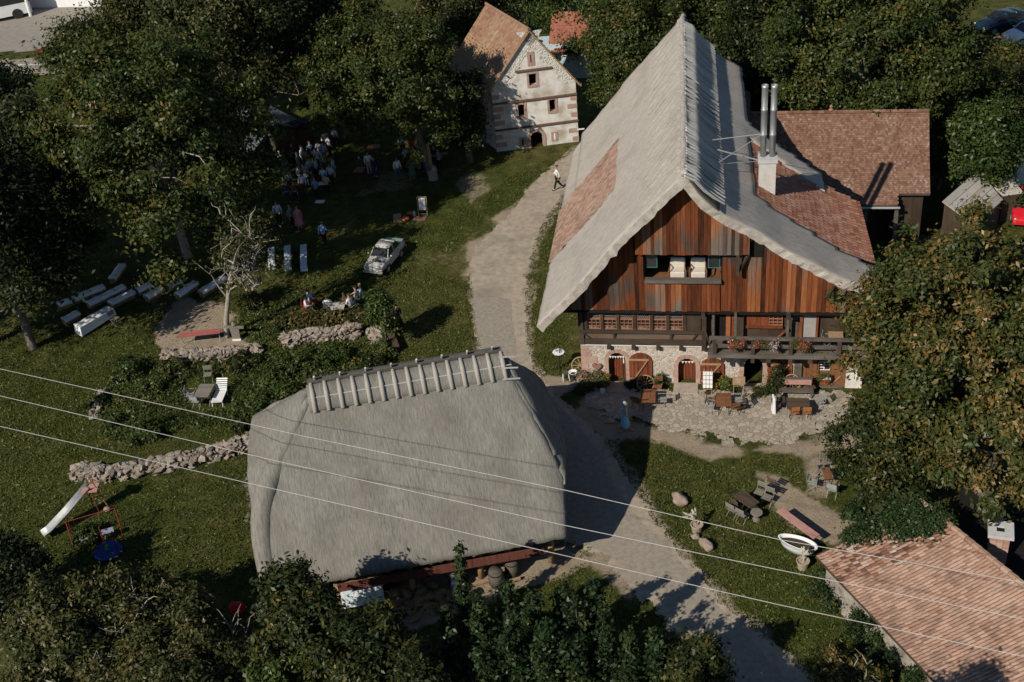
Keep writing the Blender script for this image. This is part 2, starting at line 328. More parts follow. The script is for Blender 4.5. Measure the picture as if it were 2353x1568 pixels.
def make_ground():
    xs = np.concatenate([[-900, -400, -200, -120], np.arange(-75, 75.1, .3), [120, 200, 400, 900]])
    ys = np.concatenate([[-300, -50, 10], np.arange(24, 135.1, .3), [160, 220, 400, 900, 1800]])
    X, Y = np.meshgrid(xs, ys); Z = (fbm(X, Y, 5, 3) - .5) * .05
    wob = (fbm(X, Y, 1.6, 21) - .5) * 2.0
    dirt = np.zeros_like(X)
    for P, k in dirt_polys():
        d = sdist(X, Y, poly_w(P)) + wob; dirt = np.maximum(dirt, min(1, k * 1.25) * np.clip(.8 + d / .9, 0, 1))
    d = sdist(X, Y, poly_w(PATH_UP)) + wob * .8; dirt = np.maximum(dirt, .85 * np.clip(.75 + d / .9, 0, 1))
    dry = np.clip((fbm(X, Y, 9, 40) * .6 + fbm(X, Y, 2.6, 60) * .4) * 3.2 - 1.15, 0, 1)
    nx, ny = len(xs), len(ys); I = np.arange(nx * ny).reshape(ny, nx)
    Q = np.stack([I[:-1, :-1], I[:-1, 1:], I[1:, 1:], I[1:, :-1]], -1).reshape(-1, 4)
    V = np.stack([X, Y, Z], -1).reshape(-1, 3)
    m = bpy.data.materials.new('grass_ground'); m.use_nodes = True; N = m.node_tree.nodes; L = m.node_tree.links; b = N['Principled BSDF']
    b.inputs['Roughness'].default_value = 1; b.inputs['Specular IOR Level'].default_value = .05
    g = N.new('ShaderNodeNewGeometry')
    def nz(sc, det=6, ro=.6):
        n = N.new('ShaderNodeTexNoise'); n.inputs['Scale'].default_value = sc; n.inputs['Detail'].default_value = det; n.inputs['Roughness'].default_value = ro; L.new(g.outputs['Position'], n.inputs[0]); return n.outputs[0]
    def att(nm): a = N.new('ShaderNodeAttribute'); a.attribute_name = nm; return a.outputs['Fac']
    def mth(op, a, b_, c=None):
        n = N.new('ShaderNodeMath'); n.operation = op
        for i, v in enumerate((a, b_, c)):
            if v is None: continue
            if isinstance(v, (int, float)): n.inputs[i].default_value = v
            else: L.new(v, n.inputs[i])
        return n.outputs[0]
    def mix(f, a, c):
        n = N.new('ShaderNodeMix'); n.data_type = 'RGBA'
        (L.new(f, n.inputs[0]) if not isinstance(f, float) else None); L.new(a, n.inputs[6]); L.new(c, n.inputs[7]); return n.outputs[2]
    fine = nz(7, 10, .75); mid = nz(1.1, 5); tiny = nz(26, 4, .8)
    f = mth('ADD', mth('MULTIPLY', fine, .6), mth('MULTIPLY', mid, .4))
    r1 = _ramp(N, [(.009, .017, .004, .32), (.038, .053, .012, .45), (.074, .088, .020, .55), (.145, .138, .040, .68)]); L.new(f, r1.inputs[0])
    r2 = _ramp(N, [(.020, .022, .008, .32), (.10, .092, .032, .5), (.20, .165, .075, .68)]); L.new(f, r2.inputs[0])
    r3 = _ramp(N, [(.22, .175, .125, .32), (.36, .295, .215, .5), (.46, .385, .295, .68)]); L.new(f, r3.inputs[0])
    dryf = mth('MULTIPLY', att('dry'), mth('MULTIPLY', mid, 1.3)); c = mix(dryf, r1.outputs[0], r2.outputs[0])
    mr = N.new('ShaderNodeMapRange'); mr.inputs[1].default_value = .62; mr.inputs[2].default_value = .86
    L.new(mth('ADD', att('dirt'), mth('MULTIPLY', mth('ADD', mth('MULTIPLY', nz(3.2, 8, .7), .75), mth('MULTIPLY', tiny, .25)), .62)), mr.inputs[0])
    c = mix(mr.outputs[0], c, r3.outputs[0]); L.new(c, b.inputs['Base Color'])
    bu = N.new('ShaderNodeBump'); bu.inputs['Strength'].default_value = 1.0; bu.inputs['Distance'].default_value = .14
    L.new(mth('ADD', mth('MULTIPLY', fine, .7), mth('MULTIPLY', tiny, .5)), bu.inputs['Height']); L.new(bu.outputs[0], b.inputs['Normal'])
    o = np_mesh('ground', V, Q, m, attrs={'dirt': dirt.ravel(), 'dry': dry.ravel()}, smooth=True, dom='POINT'); o['kind'] = 'structure'

def sheet(name, P, mat_, z, step=.08, ragged=.5, seed=5, rs=.55):
    P = poly_w(P); x0, y0 = P.min(0) - .5; x1, y1 = P.max(0) + .5
    xs = np.arange(x0, x1, step); ys = np.arange(y0, y1, step); X, Y = np.meshgrid(xs, ys)
    Z = (fbm(X, Y, 5, 3) - .5) * .05 + z
    xc = X[:-1, :-1] + step / 2; yc = Y[:-1, :-1] + step / 2
    keep = sdist(xc, yc, P) + (fbm(xc, yc, rs, seed, 5) - .5) * ragged * 2 + (fbm(xc, yc, 2.5, seed + 9) - .5) * ragged > 0
    nx, ny = len(xs), len(ys); I = np.arange(nx * ny).reshape(ny, nx)
    Q = np.stack([I[:-1, :-1], I[:-1, 1:], I[1:, 1:], I[1:, :-1]], -1)[keep]
    V = np.stack([X, Y, Z], -1).reshape(-1, 3); u, inv = np.unique(Q, return_inverse=True)
    o = np_mesh(name, V[u], inv.reshape(-1, 4), mat_, smooth=True); o['kind'] = 'structure'; return o

make_ground()
GRAVEL = mat('gravel_track', [C(.26, .22, .165), C(.36, .31, .24), C(.44, .385, .31)], scale=2.6, det=14, bump=.3, bscale=40, world=True, rough=1, bdist=.03, blotch=((.15, .135, .115), .5, .45), spec=.05)
ASPH = mat('worn_asphalt', [C(.21, .185, .15), C(.275, .245, .20), C(.33, .295, .245)], scale=5, det=12, bump=.15, bscale=50, world=True, rough=.95, spec=.1)
sheet('path', PATH_UP, GRAVEL, .03, ragged=.45)
sheet('asphalt_patch', [(1084, 690), (1150, 684), (1172, 690), (1180, 760), (1190, 850), (1200, 930), (1240, 1080), (1290, 1225), (1370, 1262), (1450, 1310), (1530, 1395), (1600, 1480), (1690, 1600),
                        (1840, 1600), (1740, 1490), (1640, 1385), (1560, 1290), (1480, 1210), (1420, 1130), (1370, 1030), (1300, 950), (1250, 905), (1205, 850), (1130, 840), (1102, 790), (1088, 740)], ASPH, .038, ragged=.08)
PAVE = stone_mat('cobble_paving', [C(.22, .185, .145), C(.33, .29, .235), C(.44, .40, .335)], (.25, .215, .165), 3.5, width=.06, world=True, bump=.7)
sheet('patio', PATIO, PAVE, .042, ragged=.85)
PARK = mat('pale_gravel', [C(.21, .19, .16), C(.29, .265, .23)], scale=2, bump=.1, world=True, rough=1)
sheet('parking_lot', [(-300, -60), (330, -60), (330, 110), (-300, 130)], PARK, .03, step=.5, ragged=.1)
sheet('road', [(-300, 148), (330, 128), (330, 160), (-300, 190)], ASPH, .045, step=.5, ragged=0)
sheet('road_marking', [(-300, 160), (330, 141), (330, 143), (-300, 162)], mat('road_paint', [C(.5, .5, .5), C(.6, .6, .6)], world=True), .055, step=.15, ragged=0)
sheet('side_path', [(2260, 115), (2300, 128), (2380, 170), (2380, 215), (2310, 165), (2270, 140)], GRAVEL, .03, step=.25)
sheet('stone_steps', [(560, 1090), (585, 1100), (590, 1210), (560, 1200), (570, 1150), (553, 1120)], stone_mat('flat_stones', [C(.18, .15, .12), C(.28, .24, .2)], (.04, .05, .02), 2.2, width=.3, world=True), .02, ragged=.3)

# ------------------------------------------------------------------ shell roofs (thatch with real thickness)
def shell(name, P, mat_, parent, t=.4, mask=None, noise_amp=.05, rounded=.14, ns=1.1, seed=0, down=None):
    """P[i][j] grid of points of the top surface; mask[i][j] False leaves a cell out; thickness t along the normal"""
    P = np.array([[tuple(q) for q in row] for row in P], float); n, m = P.shape[:2]
    if mask is None: mask = np.ones((n - 1, m - 1), bool)
    du = np.gradient(P, axis=0); dv = np.gradient(P, axis=1); Nn = np.cross(du, dv); Nn /= np.linalg.norm(Nn, axis=2, keepdims=True) + 1e-9
    if Nn[..., 2].mean() < 0: Nn = -Nn
    cnt = np.zeros((n, m), int)
    for a in (0, 1):
        for b in (0, 1): cnt[a:n - 1 + a, b:m - 1 + b] += mask
    used = cnt > 0; edge = used & (cnt < 4)
    T = P.copy()
    for i in range(n):
        for j in range(m):
            if used[i, j]: T[i, j] += Nn[i, j] * noise_amp * noise.noise(Vector(P[i, j]) / ns + Vector((seed, 0, 0))) * 2
    T[edge] -= Nn[edge] * rounded
    if rounded > .02:
        rj = np.random.RandomState(seed + 3)
        T[edge] += rj.normal(size=(int(edge.sum()), 3)) * np.array([.018, .018, .012]); Bj = rj.normal(size=P.shape) * .03
    else: Bj = 0
    B = P - Nn * t + Bj if down is None else P - np.array([0, 0, down])
    V = []; it = {}; ib = {}; SM = []
    for i in range(n):
        for j in range(m):
            if used[i, j]: it[i, j] = len(V); V.append(tuple(T[i, j])); ib[i, j] = len(V); V.append(tuple(B[i, j]))
    F = []
    for i in range(n - 1):
        for j in range(m - 1):
            if not mask[i, j]: continue
            c = [(i, j), (i + 1, j), (i + 1, j + 1), (i, j + 1)]
            F.append([it[k] for k in c]); F.append([ib[k] for k in reversed(c)]); SM += [True, True]
            for a, b, ni, nj in (((i, j), (i, j + 1), i - 1, j), ((i + 1, j + 1), (i + 1, j), i + 1, j), ((i + 1, j), (i, j), i, j - 1), ((i, j + 1), (i + 1, j + 1), i, j + 1)):
                if not (0 <= ni < n - 1 and 0 <= nj < m - 1) or not mask[ni, nj]: F.append([it[a], it[b], ib[b], ib[a]]); SM.append(False)
    mb = MB(); mb.v = V; mb.f = [tuple(f) for f in F]
    o = mb.build(name, mat_, parent); o.data.polygons.foreach_set('use_smooth', SM); return o

def lin(a, b, n): return [a + (b - a) * i / (n - 1) for i in range(n)]
def interp(tab, x):
    if x <= tab[0][0]: (x0, y0), (x1, y1) = tab[0], tab[1]
    elif x >= tab[-1][0]: (x0, y0), (x1, y1) = tab[-2], tab[-1]
    else:
        for k in range(len(tab) - 1):
            if tab[k][0] <= x <= tab[k + 1][0]: (x0, y0), (x1, y1) = tab[k], tab[k + 1]; break
    return y0 + (y1 - y0) * (x - x0) / (x1 - x0)

def tiles(name, f, ucount, vcount, mat_, parent, lift=.035, jit=.01, skip=None, round_=False, lap=1.25):
    """f(s,t)->point with s along the eave 0..1 and t down the slope 0..1; one small slab per tile"""
    mb = MB(); r = random.Random(len(name) * 7 + ucount)
    for j in range(vcount):
        for i in range(ucount):
            s0 = (i + (.5 if j % 2 and not round_ else 0)) / ucount; s1 = s0 + .96 / ucount; t0 = j / vcount; t1 = min(1.0, (j + lap) / vcount)
            if s1 > 1.001: s1 = 1.0
            if s1 - s0 < .2 / ucount: continue
            if skip and skip((s0 + s1) / 2, (t0 + t1) / 2): continue
            a, b, c, d = f(s0, t0), f(s1, t0), f(s1, t1), f(s0, t1)
            nrm = (b - a).cross(d - a).normalized()
            if nrm.z < 0: nrm = -nrm
            j1 = r.uniform(-jit, jit); up0 = nrm * .004; up1 = nrm * (lift + j1)
            c, d = c + up1, d + up1; a, b = a + up0, b + up0; th = nrm * .02
            if round_:
                mid0 = (a + b) / 2 + nrm * .05; mid1 = (c + d) / 2 + nrm * .05
                mb.add([a, mid0, b, c, mid1, d, c - th * 2, d - th * 2], [(0, 1, 4, 5), (1, 2, 3, 4), (5, 4, 3, 6, 7)])
            else:
                mb.add([a, b, c, d, d - th, c - th], [(0, 1, 2, 3), (3, 2, 5, 4)])
    return mb.build(name, mat_, parent)

# ------------------------------------------------------------------ the big farmhouse
FY = -math.radians(11.5)
farm = empty('farmhouse', (3.5, 53.4, 0), FY, 'large old farmhouse with grey thatched roof, red-brown plank gable and stone ground floor', 'farmhouse')
FR = Matrix.Translation((3.5, 53.4, 0)) @ Matrix.Rotation(FY, 4, 'Z')
def floc(u, v, z=0): return FR @ Vector((u, v, z))

LT = [(-1.95, 4.6), (-.07, 6.62), (1.1, 8.08), (2.0, 9.24), (3.17, 10.58), (4.1, 11.62), (5.36, 13.02)]   # top of thatch, left of ridge
RT = [(5.36, 13.02), (6.1, 11.9), (6.8, 11.15), (7.6, 10.55), (8.61, 9.96), (9.94, 9.04), (11.06, 8.38), (12.47, 7.52), (13.4, 7.08), (14.6, 6.64)]
def ztop(u): return interp(LT, u) if u <= 5.36 else interp(RT, u)
def zund(u): return ztop(u) - .70
VB = 18.0
def roof_pt(u, v):
    k = v / VB; sh = -.75 * max(0, k) * (1 if abs(u - 5.36) < 12 else 1)
    sag = -.12 * math.sin(math.pi * min(1, max(0, k)))
    fr = -1.75 - .2 * max(0, 1 - abs(u - 5.36) / 3.0)           # the ridge leans out over the gable
    vv = fr + (v + 1.0) * (VB - fr) / (VB + 1.0)
    return Vector((u + sh * (1 if u > -1 else .4), vv, ztop(u) + sag + .015 * math.sin(v * .7 + u)))
def VS(u): return 8.0 + (12.0 - u) * .35
# left slope: j along the ridge, i from eave to ridge
us = lin(-1.95, 5.36, 40); vs = lin(-1.0, VB, 70)
mask = np.ones((39, 69), bool)
for i in range(39):
    for j in range(69):
        u = (us[i] + us[i + 1]) / 2; v = (vs[j] + vs[j + 1]) / 2
        if u < 1.6 and 5.3 + max(0, u) * .8 < v < 10.5 - max(0, u) * .2: mask[i, j] = False
shell('thatch_roof', [[roof_pt(u, v) for v in vs] for u in us], THATCH, farm, t=.42, mask=mask, seed=2, noise_amp=.013, rounded=.03)
us2 = lin(5.36, 14.6, 44); mask2 = np.ones((43, 69), bool)
for i in range(43):
    for j in range(69):
        u = (us2[i] + us2[i + 1]) / 2; v = (vs[j] + vs[j + 1]) / 2
        if u > 8.75 and 2.9 + (u - 8.7) * -.25 < v and not (VS(u) < v < VS(u) + 1.9 and u < 12.7): mask2[i, j] = False
shell('thatch_roof', [[roof_pt(u, v) for v in vs] for u in us2], THATCH, farm, t=.42, mask=mask2, seed=5, noise_amp=.013, rounded=.03)
# sunk tile fields
def tl(s, t): 
    u = 2.0 - 3.85 * t; v = 5.0 + 5.9 * s; p = roof_pt(u, v); return p + Vector((-.16, 0, -.22))
tiles('tile_field', tl, 28, 24, TILE_PINK, farm)
def tr(s, t):
    u = 8.5 + 5.9 * t; v = 2.0 + 9.2 * s; p = roof_pt(u, v); return p + Vector((.1, 0, -.24))
tiles('tile_field', tr, 34, 22, TILE, farm, round_=True, skip=lambda s, t: 2.0 + 9.2 * s > VS(8.5 + 5.9 * t) + 1.0)
shell('stick_gap_shade', [[roof_pt(u, v) + Vector((.10, 0, .11)) for v in lin(-1.2, VB - .4, 60)] for u in lin(5.45, 6.85, 8)], mat('dark_thatch_gap_shade', [C(.045, .042, .038), C(.10, .095, .085)], scale=10, bump=.2), farm, t=.05, rounded=0, noise_amp=0)  # dark sheet painted in for the shade between the raised ridge sticks
# ridge sticks on both sides of the crest and the knotted crest roll
mb = MB()
for k in range(62):
    v = -1.5 + k * .30 + rnd.uniform(-.06, .06); n_ = 5; pts = []
    for q in range(n_):
        u = 5.2 + 1.75 * q / (n_ - 1) + (rnd.uniform(-.02, .02)); p = roof_pt(u, v + .75 * q / (n_ - 1) + .1)
        pts.append(p + Vector((.22, 0, .24 + (.10 if q == 0 else 0))))
    mb.tube(pts, [.07, .08, .075, .07, .05], 5)
mb.build('ridge_stick', STICK, farm)
mb = MB()
for k in range(22):
    v = -.8 + k * .8 + rnd.uniform(-.1, .1); pts = []
    for q in range(5):
        u = 5.0 - 1.5 * q / 4; p = roof_pt(u, v + 1.0 * (1 - q / 4)); pts.append(p + Vector((-.02, 0, .015)))
    mb.tube(pts, .03, 4)
mb.build('ridge_stick', THATCH, farm)
mb = MB(); pts = [roof_pt(5.36, v) + Vector((rnd.uniform(-.04, .04), 0, rnd.uniform(.02, .07))) for v in lin(-1.0, VB, 80)]
mb.tube(pts, [rnd.uniform(.14, .19) for _ in pts], 8); mb.build('ridge_roll', THATCH, farm, smooth=True)

# front wall of the ground floor with arched doorways
ARCH = [(1.36, 2.28, 1.42, 1.91), (4.92, 5.86, 1.14, 1.63), (8.24, 9.22, 1.22, 1.74)]
def zarch(u):
    for a, b, zs, zt in ARCH:
        if a <= u <= b:
            c = (a + b) / 2; return zs + (zt - zs) * math.sqrt(max(0, 1 - ((u - c) / ((b - a) / 2)) ** 2))
    return 0
def arched_wall():
    us = set(lin(0, 10.75, 30))
    for a, b, _, _ in ARCH: us |= set(lin(a, b, 17)) | {a - .001, b + .001}
    us = sorted(us); mb = MB(); D = .45
    for i in range(len(us) - 1):
        u0, u1 = us[i], us[i + 1]; m_ = (u0 + u1) / 2; op = any(a < m_ < b for a, b, _, _ in ARCH)
        z0 = zarch(u0) if op else 0; z1 = zarch(u1) if op else 0
        if op: z0 = max(z0, .01); z1 = max(z1, .01)
        mb.hexa([(u0, 0, z0), (u1, 0, z1), (u1, D, z1), (u0, D, z0), (u0, 0, 2.42), (u1, 0, 2.42), (u1, D, 2.42), (u0, D, 2.42)])
    return mb
arched_wall().build('stone_wall', RUBBLE, farm)
mb = MB(); mb.bb(0, .45, .45, 16.5, 0, 2.42); mb.bb(13.2, 13.6, .45, 16.5, 0, 2.42); mb.bb(.45, 13.2, 16.1, 16.5, 0, 2.42); mb.build('stone_wall', RUBBLE, farm)
mb = MB(); mb.bb(.5, 13.1, .48, 1.2, .02, 2.40)
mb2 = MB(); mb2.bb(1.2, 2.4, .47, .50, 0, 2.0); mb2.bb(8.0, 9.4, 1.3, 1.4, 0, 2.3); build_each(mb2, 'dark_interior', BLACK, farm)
for (a, b, zs, zt) in ARCH:           # pink sandstone surround
    mb = MB(); c = (a + b) / 2; r0 = (b - a) / 2; w = .2
    for s in (-1, 1):
        for k, (za, zb) in enumerate(((.0, .42), (.43, .86), (.87, zs))):
            e = .05 if k % 2 else 0; x0 = c + s * (r0 - .02); x1 = c + s * (r0 + w + e); mb.bb(min(x0, x1), max(x0, x1), -.035, .2, za, zb)
    n = 7; h = zt - zs
    for k in range(n):
        t0 = math.pi * k / n + .012; t1 = math.pi * (k + 1) / n - .012
        q = lambda t, r, hh: (c + r * math.cos(t), zs + hh * math.sin(t))
        A, B_, C_, D_ = q(t0, r0 - .02, h - .02), q(t0, r0 + w, h + w), q(t1, r0 + w, h + w), q(t1, r0 - .02, h - .02)
        mb.hexa([(A[0], -.035, A[1]), (B_[0], -.035, B_[1]), (B_[0], .2, B_[1]), (A[0], .2, A[1]), (D_[0], -.035, D_[1]), (C_[0], -.035, C_[1]), (C_[0], .2, C_[1]), (D_[0], .2, D_[1])])
    mb.build('door_surround', SANDST, farm)
mb = MB()
for k, (z0, z1, w) in enumerate(((0, .45, .75), (.46, .85, .42), (.86, 1.2, .34), (1.22, 1.62, .8), (1.64, 2.05, .5), (2.07, 2.40, .36))): mb.bb(-.02, w, -.025, .1, z0, z1)
mb.build('corner_stones', SANDST, farm)

def arch_door(name, a, b, zb, zs, zt, y, brace, parent, depth=.06, inner=False, handle=False, label=None):
    n = 5; root = MB(); c = (a + b) / 2; r0 = (b - a) / 2
    f = lambda u: zs + (zt - zs) * math.sqrt(max(0, 1 - ((u - c) / r0) ** 2))
    for k in range(n):
        u0 = a + (b - a) * k / n + .008; u1 = a + (b - a) * (k + 1) / n - .008; st = lin(u0, u1, 5)
        for i in range(4):
            root.hexa([(st[i], y, zb), (st[i + 1], y, zb), (st[i + 1], y + depth, zb), (st[i], y + depth, zb), (st[i], y, f(st[i])), (st[i + 1], y, f(st[i + 1])), (st[i + 1], y + depth, f(st[i + 1])), (st[i], y + depth, f(st[i]))])
    d = root.build(name, DOORW, parent)
    if label: d['label'] = label
    if brace:
        mb = MB(); yy = y - .022; zt_ = zb + (zt - zb) * .78; zl = zb + (zt - zb) * .12
        mb.bar((a + .02, yy, zt_), (b - .16, yy, zt_), .04, .11); mb.bar((a + .03, yy, zl), (b - .3, yy, zl), .04, .1)
        mb.bar((a + .28, yy - .003, zl + .04), (b - .24, yy - .003, zt_ - .04), .04, .11, up=(0, 1, 0)); mb.build('brace', LIGHTW, d)
    if handle: m_ = MB(); m_.bb(b - .17, b - .12, y - .03, y - .002, zb + .95, zb + 1.25); m_.build('handle', WHITEP, d)
    return d
arch_door('door', 1.37, 2.27, .02, 1.42, 1.9, .38, False, farm, handle=True)
arch_door('door', 4.93, 5.85, .02, 1.14, 1.62, .38, False, farm)
arch_door('door_leaf', 2.44, 3.62, .12, 1.38, 1.93, -.10, True, farm)
arch_door('door_leaf', 6.08, 7.28, .1, 1.16, 1.69, -.10, True, farm)
arch_door('door_leaf', 9.44, 10.66, .04, 1.22, 1.73, -.10, True, farm)
arch_door('door', 8.25, 9.21, .02, 1.2, 1.73, 1.25, False, farm, label='dark door deep inside the open archway').data.materials[0] = BLACK
for a, b, z, n in ((1.42, 2.22, 1.66, 6), (5.1, 5.75, 1.42, 4)):     # pennant strings over two doors
    mb = MB()
    for k in range(n):
        u = a + (b - a) * (k + .5) / n; mb.add([(u - .06, -.05, z + .02), (u + .06, -.05, z + .02), (u, -.05, z - .1), (u - .06, -.058, z + .02), (u + .06, -.058, z + .02), (u, -.058, z - .1)], [(0, 1, 2), (5, 4, 3), (0, 3, 4, 1), (1, 4, 5, 2), (2, 5, 3, 0)])
    mb.tube([(a, -.05, z + .03), ((a + b) / 2, -.05, z + .015), (b, -.05, z + .03)], .006, 4); mb.build('bunting', CLOTHW, farm)
# right end of the ground floor: plank wall with a small window and a stable door
def planks(a, b, z0, ztopf, y0, y1, mat_, name, parent, w=(.16, .26), holes=(), seed=3, vert=True, zbot=None):
    r = random.Random(seed); mb = MB(); u = a
    while u < b - .02:
        ww = min(r.uniform(*w), b - u); u1 = u + ww - .012; jy = r.uniform(-.012, .012); zj = r.uniform(-.03, .02)
        spans = [(z0 + zj if zbot is None else zbot(u), None)]
        for (ha, hb, hz0, hz1) in holes:
            if u1 > ha + .01 and u < hb - .01:
                spans = [(spans[0][0], hz0), (hz1, None)]
        for s0, s1 in spans:
            tA = ztopf(u) if s1 is None else s1; tB = ztopf(u1) if s1 is None else s1
            if min(tA, tB) - s0 < .02: continue
            mb.hexa([(u, y0 + jy, s0), (u1, y0 + jy, s0), (u1, y1 + jy, s0), (u, y1 + jy, s0), (u, y0 + jy, tA), (u1, y0 + jy, tB), (u1, y1 + jy, tB), (u, y1 + jy, tA)])
        u += ww
    return mb.build(name, mat_, parent)
mb = MB(); mb.bb(10.75, 11.02, -.05, .4, 0, 2.35); mb.bb(11.0, 11.12, -.12, .2, 0, 2.35); mb.bb(11.1, 13.2, -.14, -.02, -.02, .1); mb.build('timber_post', GREYW, farm)
planks(11.12, 13.2, .1, lambda u: 2.35, .0, .06, BROWNW, 'plank_wall', farm, holes=((11.94, 12.5, 1.0, 1.52),), w=(.22, .34))
mb = MB(); mb.bb(11.94, 12.5, .08, .1, 1.0, 1.52); wn = mb.build('window', GLASS, farm)
mb = MB()
for x in (11.95, 12.22, 12.49): mb.bb(x - .018, x + .018, .02, .07, 1.0, 1.52)
for z in (1.02, 1.17, 1.34, 1.5): mb.bb(11.94, 12.5, .015, .065, z - .014, z + .014)
mb.build('window_frame', WHITEP, wn)
mb = MB(); mb.bb(11.9, 11.96, -.07, -.005, .1, 1.6); mb.bb(12.5, 12.56, -.07, -.005, .1, 1.6); mb.bb(12.56, 13.16, -.05, -.004, .12, 1.55); mb.bb(13.16, 13.3, -.08, .1, -.1, 2.35); mb.build('timber_post', BROWNW, farm)
mb = MB(); mb.bar((12.55, -.08, .12), (13.05, -.08, .72), .05, .07, up=(0, 1, 0)); mb.build('brace', LIGHTW, farm)
mb = MB(); mb.bb(13.3, 14.1, -.1, .45, -.1, 2.42); mb.build('white_wall', PLASTER, farm)
# upper storey ---------------------------------------------------------------
mb = MB(); mb.bb(.02, 9.2, .16, 16.3, 2.43, 4.78); mb.bb(9.2, 13.6, .16, 8.6, 2.43, 4.78); mb.build('timber_storey', DARKW, farm)
mb = MB(); mb.bb(-.02, 6.3, -.13, .14, 2.46, 2.8); mb.bb(.0, 6.2, -.22, .14, 3.22, 3.36); mb.bb(.3, 6.15, -.15, .1, 4.42, 4.6)
mb.bb(-.06, .2, -.17, .1, 2.47, 4.7); mb.bb(6.14, 6.36, -.2, .1, 2.3, 4.75)
for u in (1.17 - .02, 1.98 - .02, 2.8, 3.64, 4.46, 5.3): mb.bb(u - .075, u + .075, -.13, .1, 3.36, 4.42)
mb.bb(.26, .41, -.13, .1, 3.36, 4.42); mb.build('timber_beam', BEAMW, farm)
mb = MB(); mb.bb(.2, 6.14, -.06, .12, 2.8, 3.22)
mb.build('board_panel', mat('brown_board', [C(.06, .04, .028), C(.12, .085, .06), C(.16, .12, .09)], scale=2, stretch=(.25, 1, 1), bump=.15, bscale=14), farm)
mb = MB(); mb.bb(5.38, 6.1, -.09, .1, 3.37, 4.41); mb.build('board_panel', DARKW, farm)
mb = MB()
for u in (1.75, 4.62): mb.prism([(-.2, 3.2), (.02, 3.2), (.02, 2.75), (-.08, 2.8)], u - .06, u + .06, 'x')
mb.bar((.2, -.1, 3.15), (.62, -.1, 2.72), .05, .1, up=(0, 1, 0)); mb.bar((5.9, -.1, 3.15), (5.6, -.1, 2.72), .05, .1, up=(0, 1, 0)); mb.bar((6.3, -.26, 3.5), (6.55, -.7, 2.85), .05, .06)
for u in (1.45, 2.7, 3.95, 5.1, 6.22): mb.bb(u - .09, u + .09, -.26, .05, 2.24, 2.45)
build_each(mb, 'timber_bracket', BEAMW, farm)
mb = MB(); mb.bb(.05, 6.5, -.10, .1, 2.36, 2.43); mb.build('mortar_ledge', PLASTER, farm)
FRAME = mat('orange_frame', [C(.26, .10, .05), C(.36, .16, .085)], scale=4, bump=.05)
LEAD = mat('lead_came', [C(.25, .25, .24), C(.36, .36, .35)], scale=4, bump=0)
WX = [(.42, 1.07), (1.23, 1.89), (2.06, 2.70), (2.91, 3.56), (3.72, 4.37), (4.54, 5.2)]
for k, (a, b) in enumerate(WX):
    mb = MB(); mb.bb(a, b, .02, .04, 3.37, 4.4); w_ = mb.build('window', GLASS, farm)
    mb = MB(); e = .03; mb.bb(a, a + e, -.06, .01, 3.36, 4.41); mb.bb(b - e, b, -.06, .01, 3.36, 4.41); mb.bb(a + e, b - e, -.058, .01, 4.385, 4.41); mb.bb(a + e, b - e, -.058, .01, 3.36, 3.385)
    mb.bb(a + e, b - e, -.05, .01, 3.93, 3.99)
    for z in (3.56, 3.74): mb.bb(a + e, b - e, -.05, -.02, z - .014, z + .014)
    for x in (a + (b - a) / 3, a + (b - a) * 2 / 3): mb.bb(x - .012, x + .012, -.05, -.02, 3.4, 3.93)
    mb.build('window_frame', FRAME, w_)
    mb = MB(); R_ = .058; row = 0; z = 4.02
    while z < 4.37:
        x = a + e + (R_ if row % 2 else 0)
        while x < b - e - .02:
            hx = [(min(max(x + R_ * math.cos(math.pi / 6 + math.pi * q / 3), a + e), b - e), -.03, z + R_ * math.sin(math.pi / 6 + math.pi * q / 3)) for q in range(7)]
            mb.tube(hx, .007, 3, cap=False); x += R_ * 1.74
        z += R_ * 1.5; row += 1
    mb.build('leaded_lattice', LEAD, w_)
    mb = MB(); r_ = random.Random(k)
    for q in range(9): mb.bb(a + .05 + q * .06, a + .05 + q * .06 + .04, -.018, .012, 3.39, 3.39 + r_.uniform(.05, .14))
    mb.build('sill_bottle', mat('glass_bits', [C(.1, .1, .1), C(.35, .33, .3)], island=1, bump=0, rough=.3), w_)
# wall behind the balcony
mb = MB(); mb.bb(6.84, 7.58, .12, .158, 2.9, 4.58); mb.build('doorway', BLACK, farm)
mb = MB(); mb.bb(7.32, 7.54, .07, .118, 2.92, 4.5); mb.build('open_door', mat('orange_plank', [C(.25, .08, .03), C(.34, .13, .05)], scale=3), farm)
mb = MB(); mb.bb(6.7, 6.84, .0, .15, 2.9, 4.6); mb.bb(7.6, 7.74, .0, .15, 2.9, 4.6); mb.bb(11.69, 11.8, .0, .15, 2.9, 4.64); mb.bb(10.84, 11.04, .0, .15, 2.9, 4.64); mb.bb(8.3, 10.1, -.02, .15, 3.5, 3.62)
mb.bar((9.8, -.02, 2.9), (10.35, -.02, 3.5), .06, .12, up=(0, 1, 0)); mb.build('timber_post', DOORW, farm)
mb = MB(); mb.bb(11.05, 11.69, .1, .13, 2.95, 4.62); mb.build('grey_door', mat('grey_door_paint', [C(.27, .26, .25), C(.32, .31, .30)], bump=.05), farm)
planks(8.34, 9.38, 3.62, lambda u: 4.6, .06, .13, DOORW, 'shutter', farm, w=(.3, .4))
mb = MB(); mb.bb(9.4, 10.08, .12, .14, 3.66, 4.6); w_ = mb.build('window', GLASS, farm)
mb = MB()
for x in (9.42, 9.62, 9.84, 10.06): mb.bb(x - .018, x + .018, .03, .1, 3.66, 4.6)
for z in (3.68, 3.85, 4.04, 4.22, 4.4, 4.58): mb.bb(9.4, 10.08, .025, .095, z - .016, z + .016)
mb.build('window_frame', FRAME, w_)
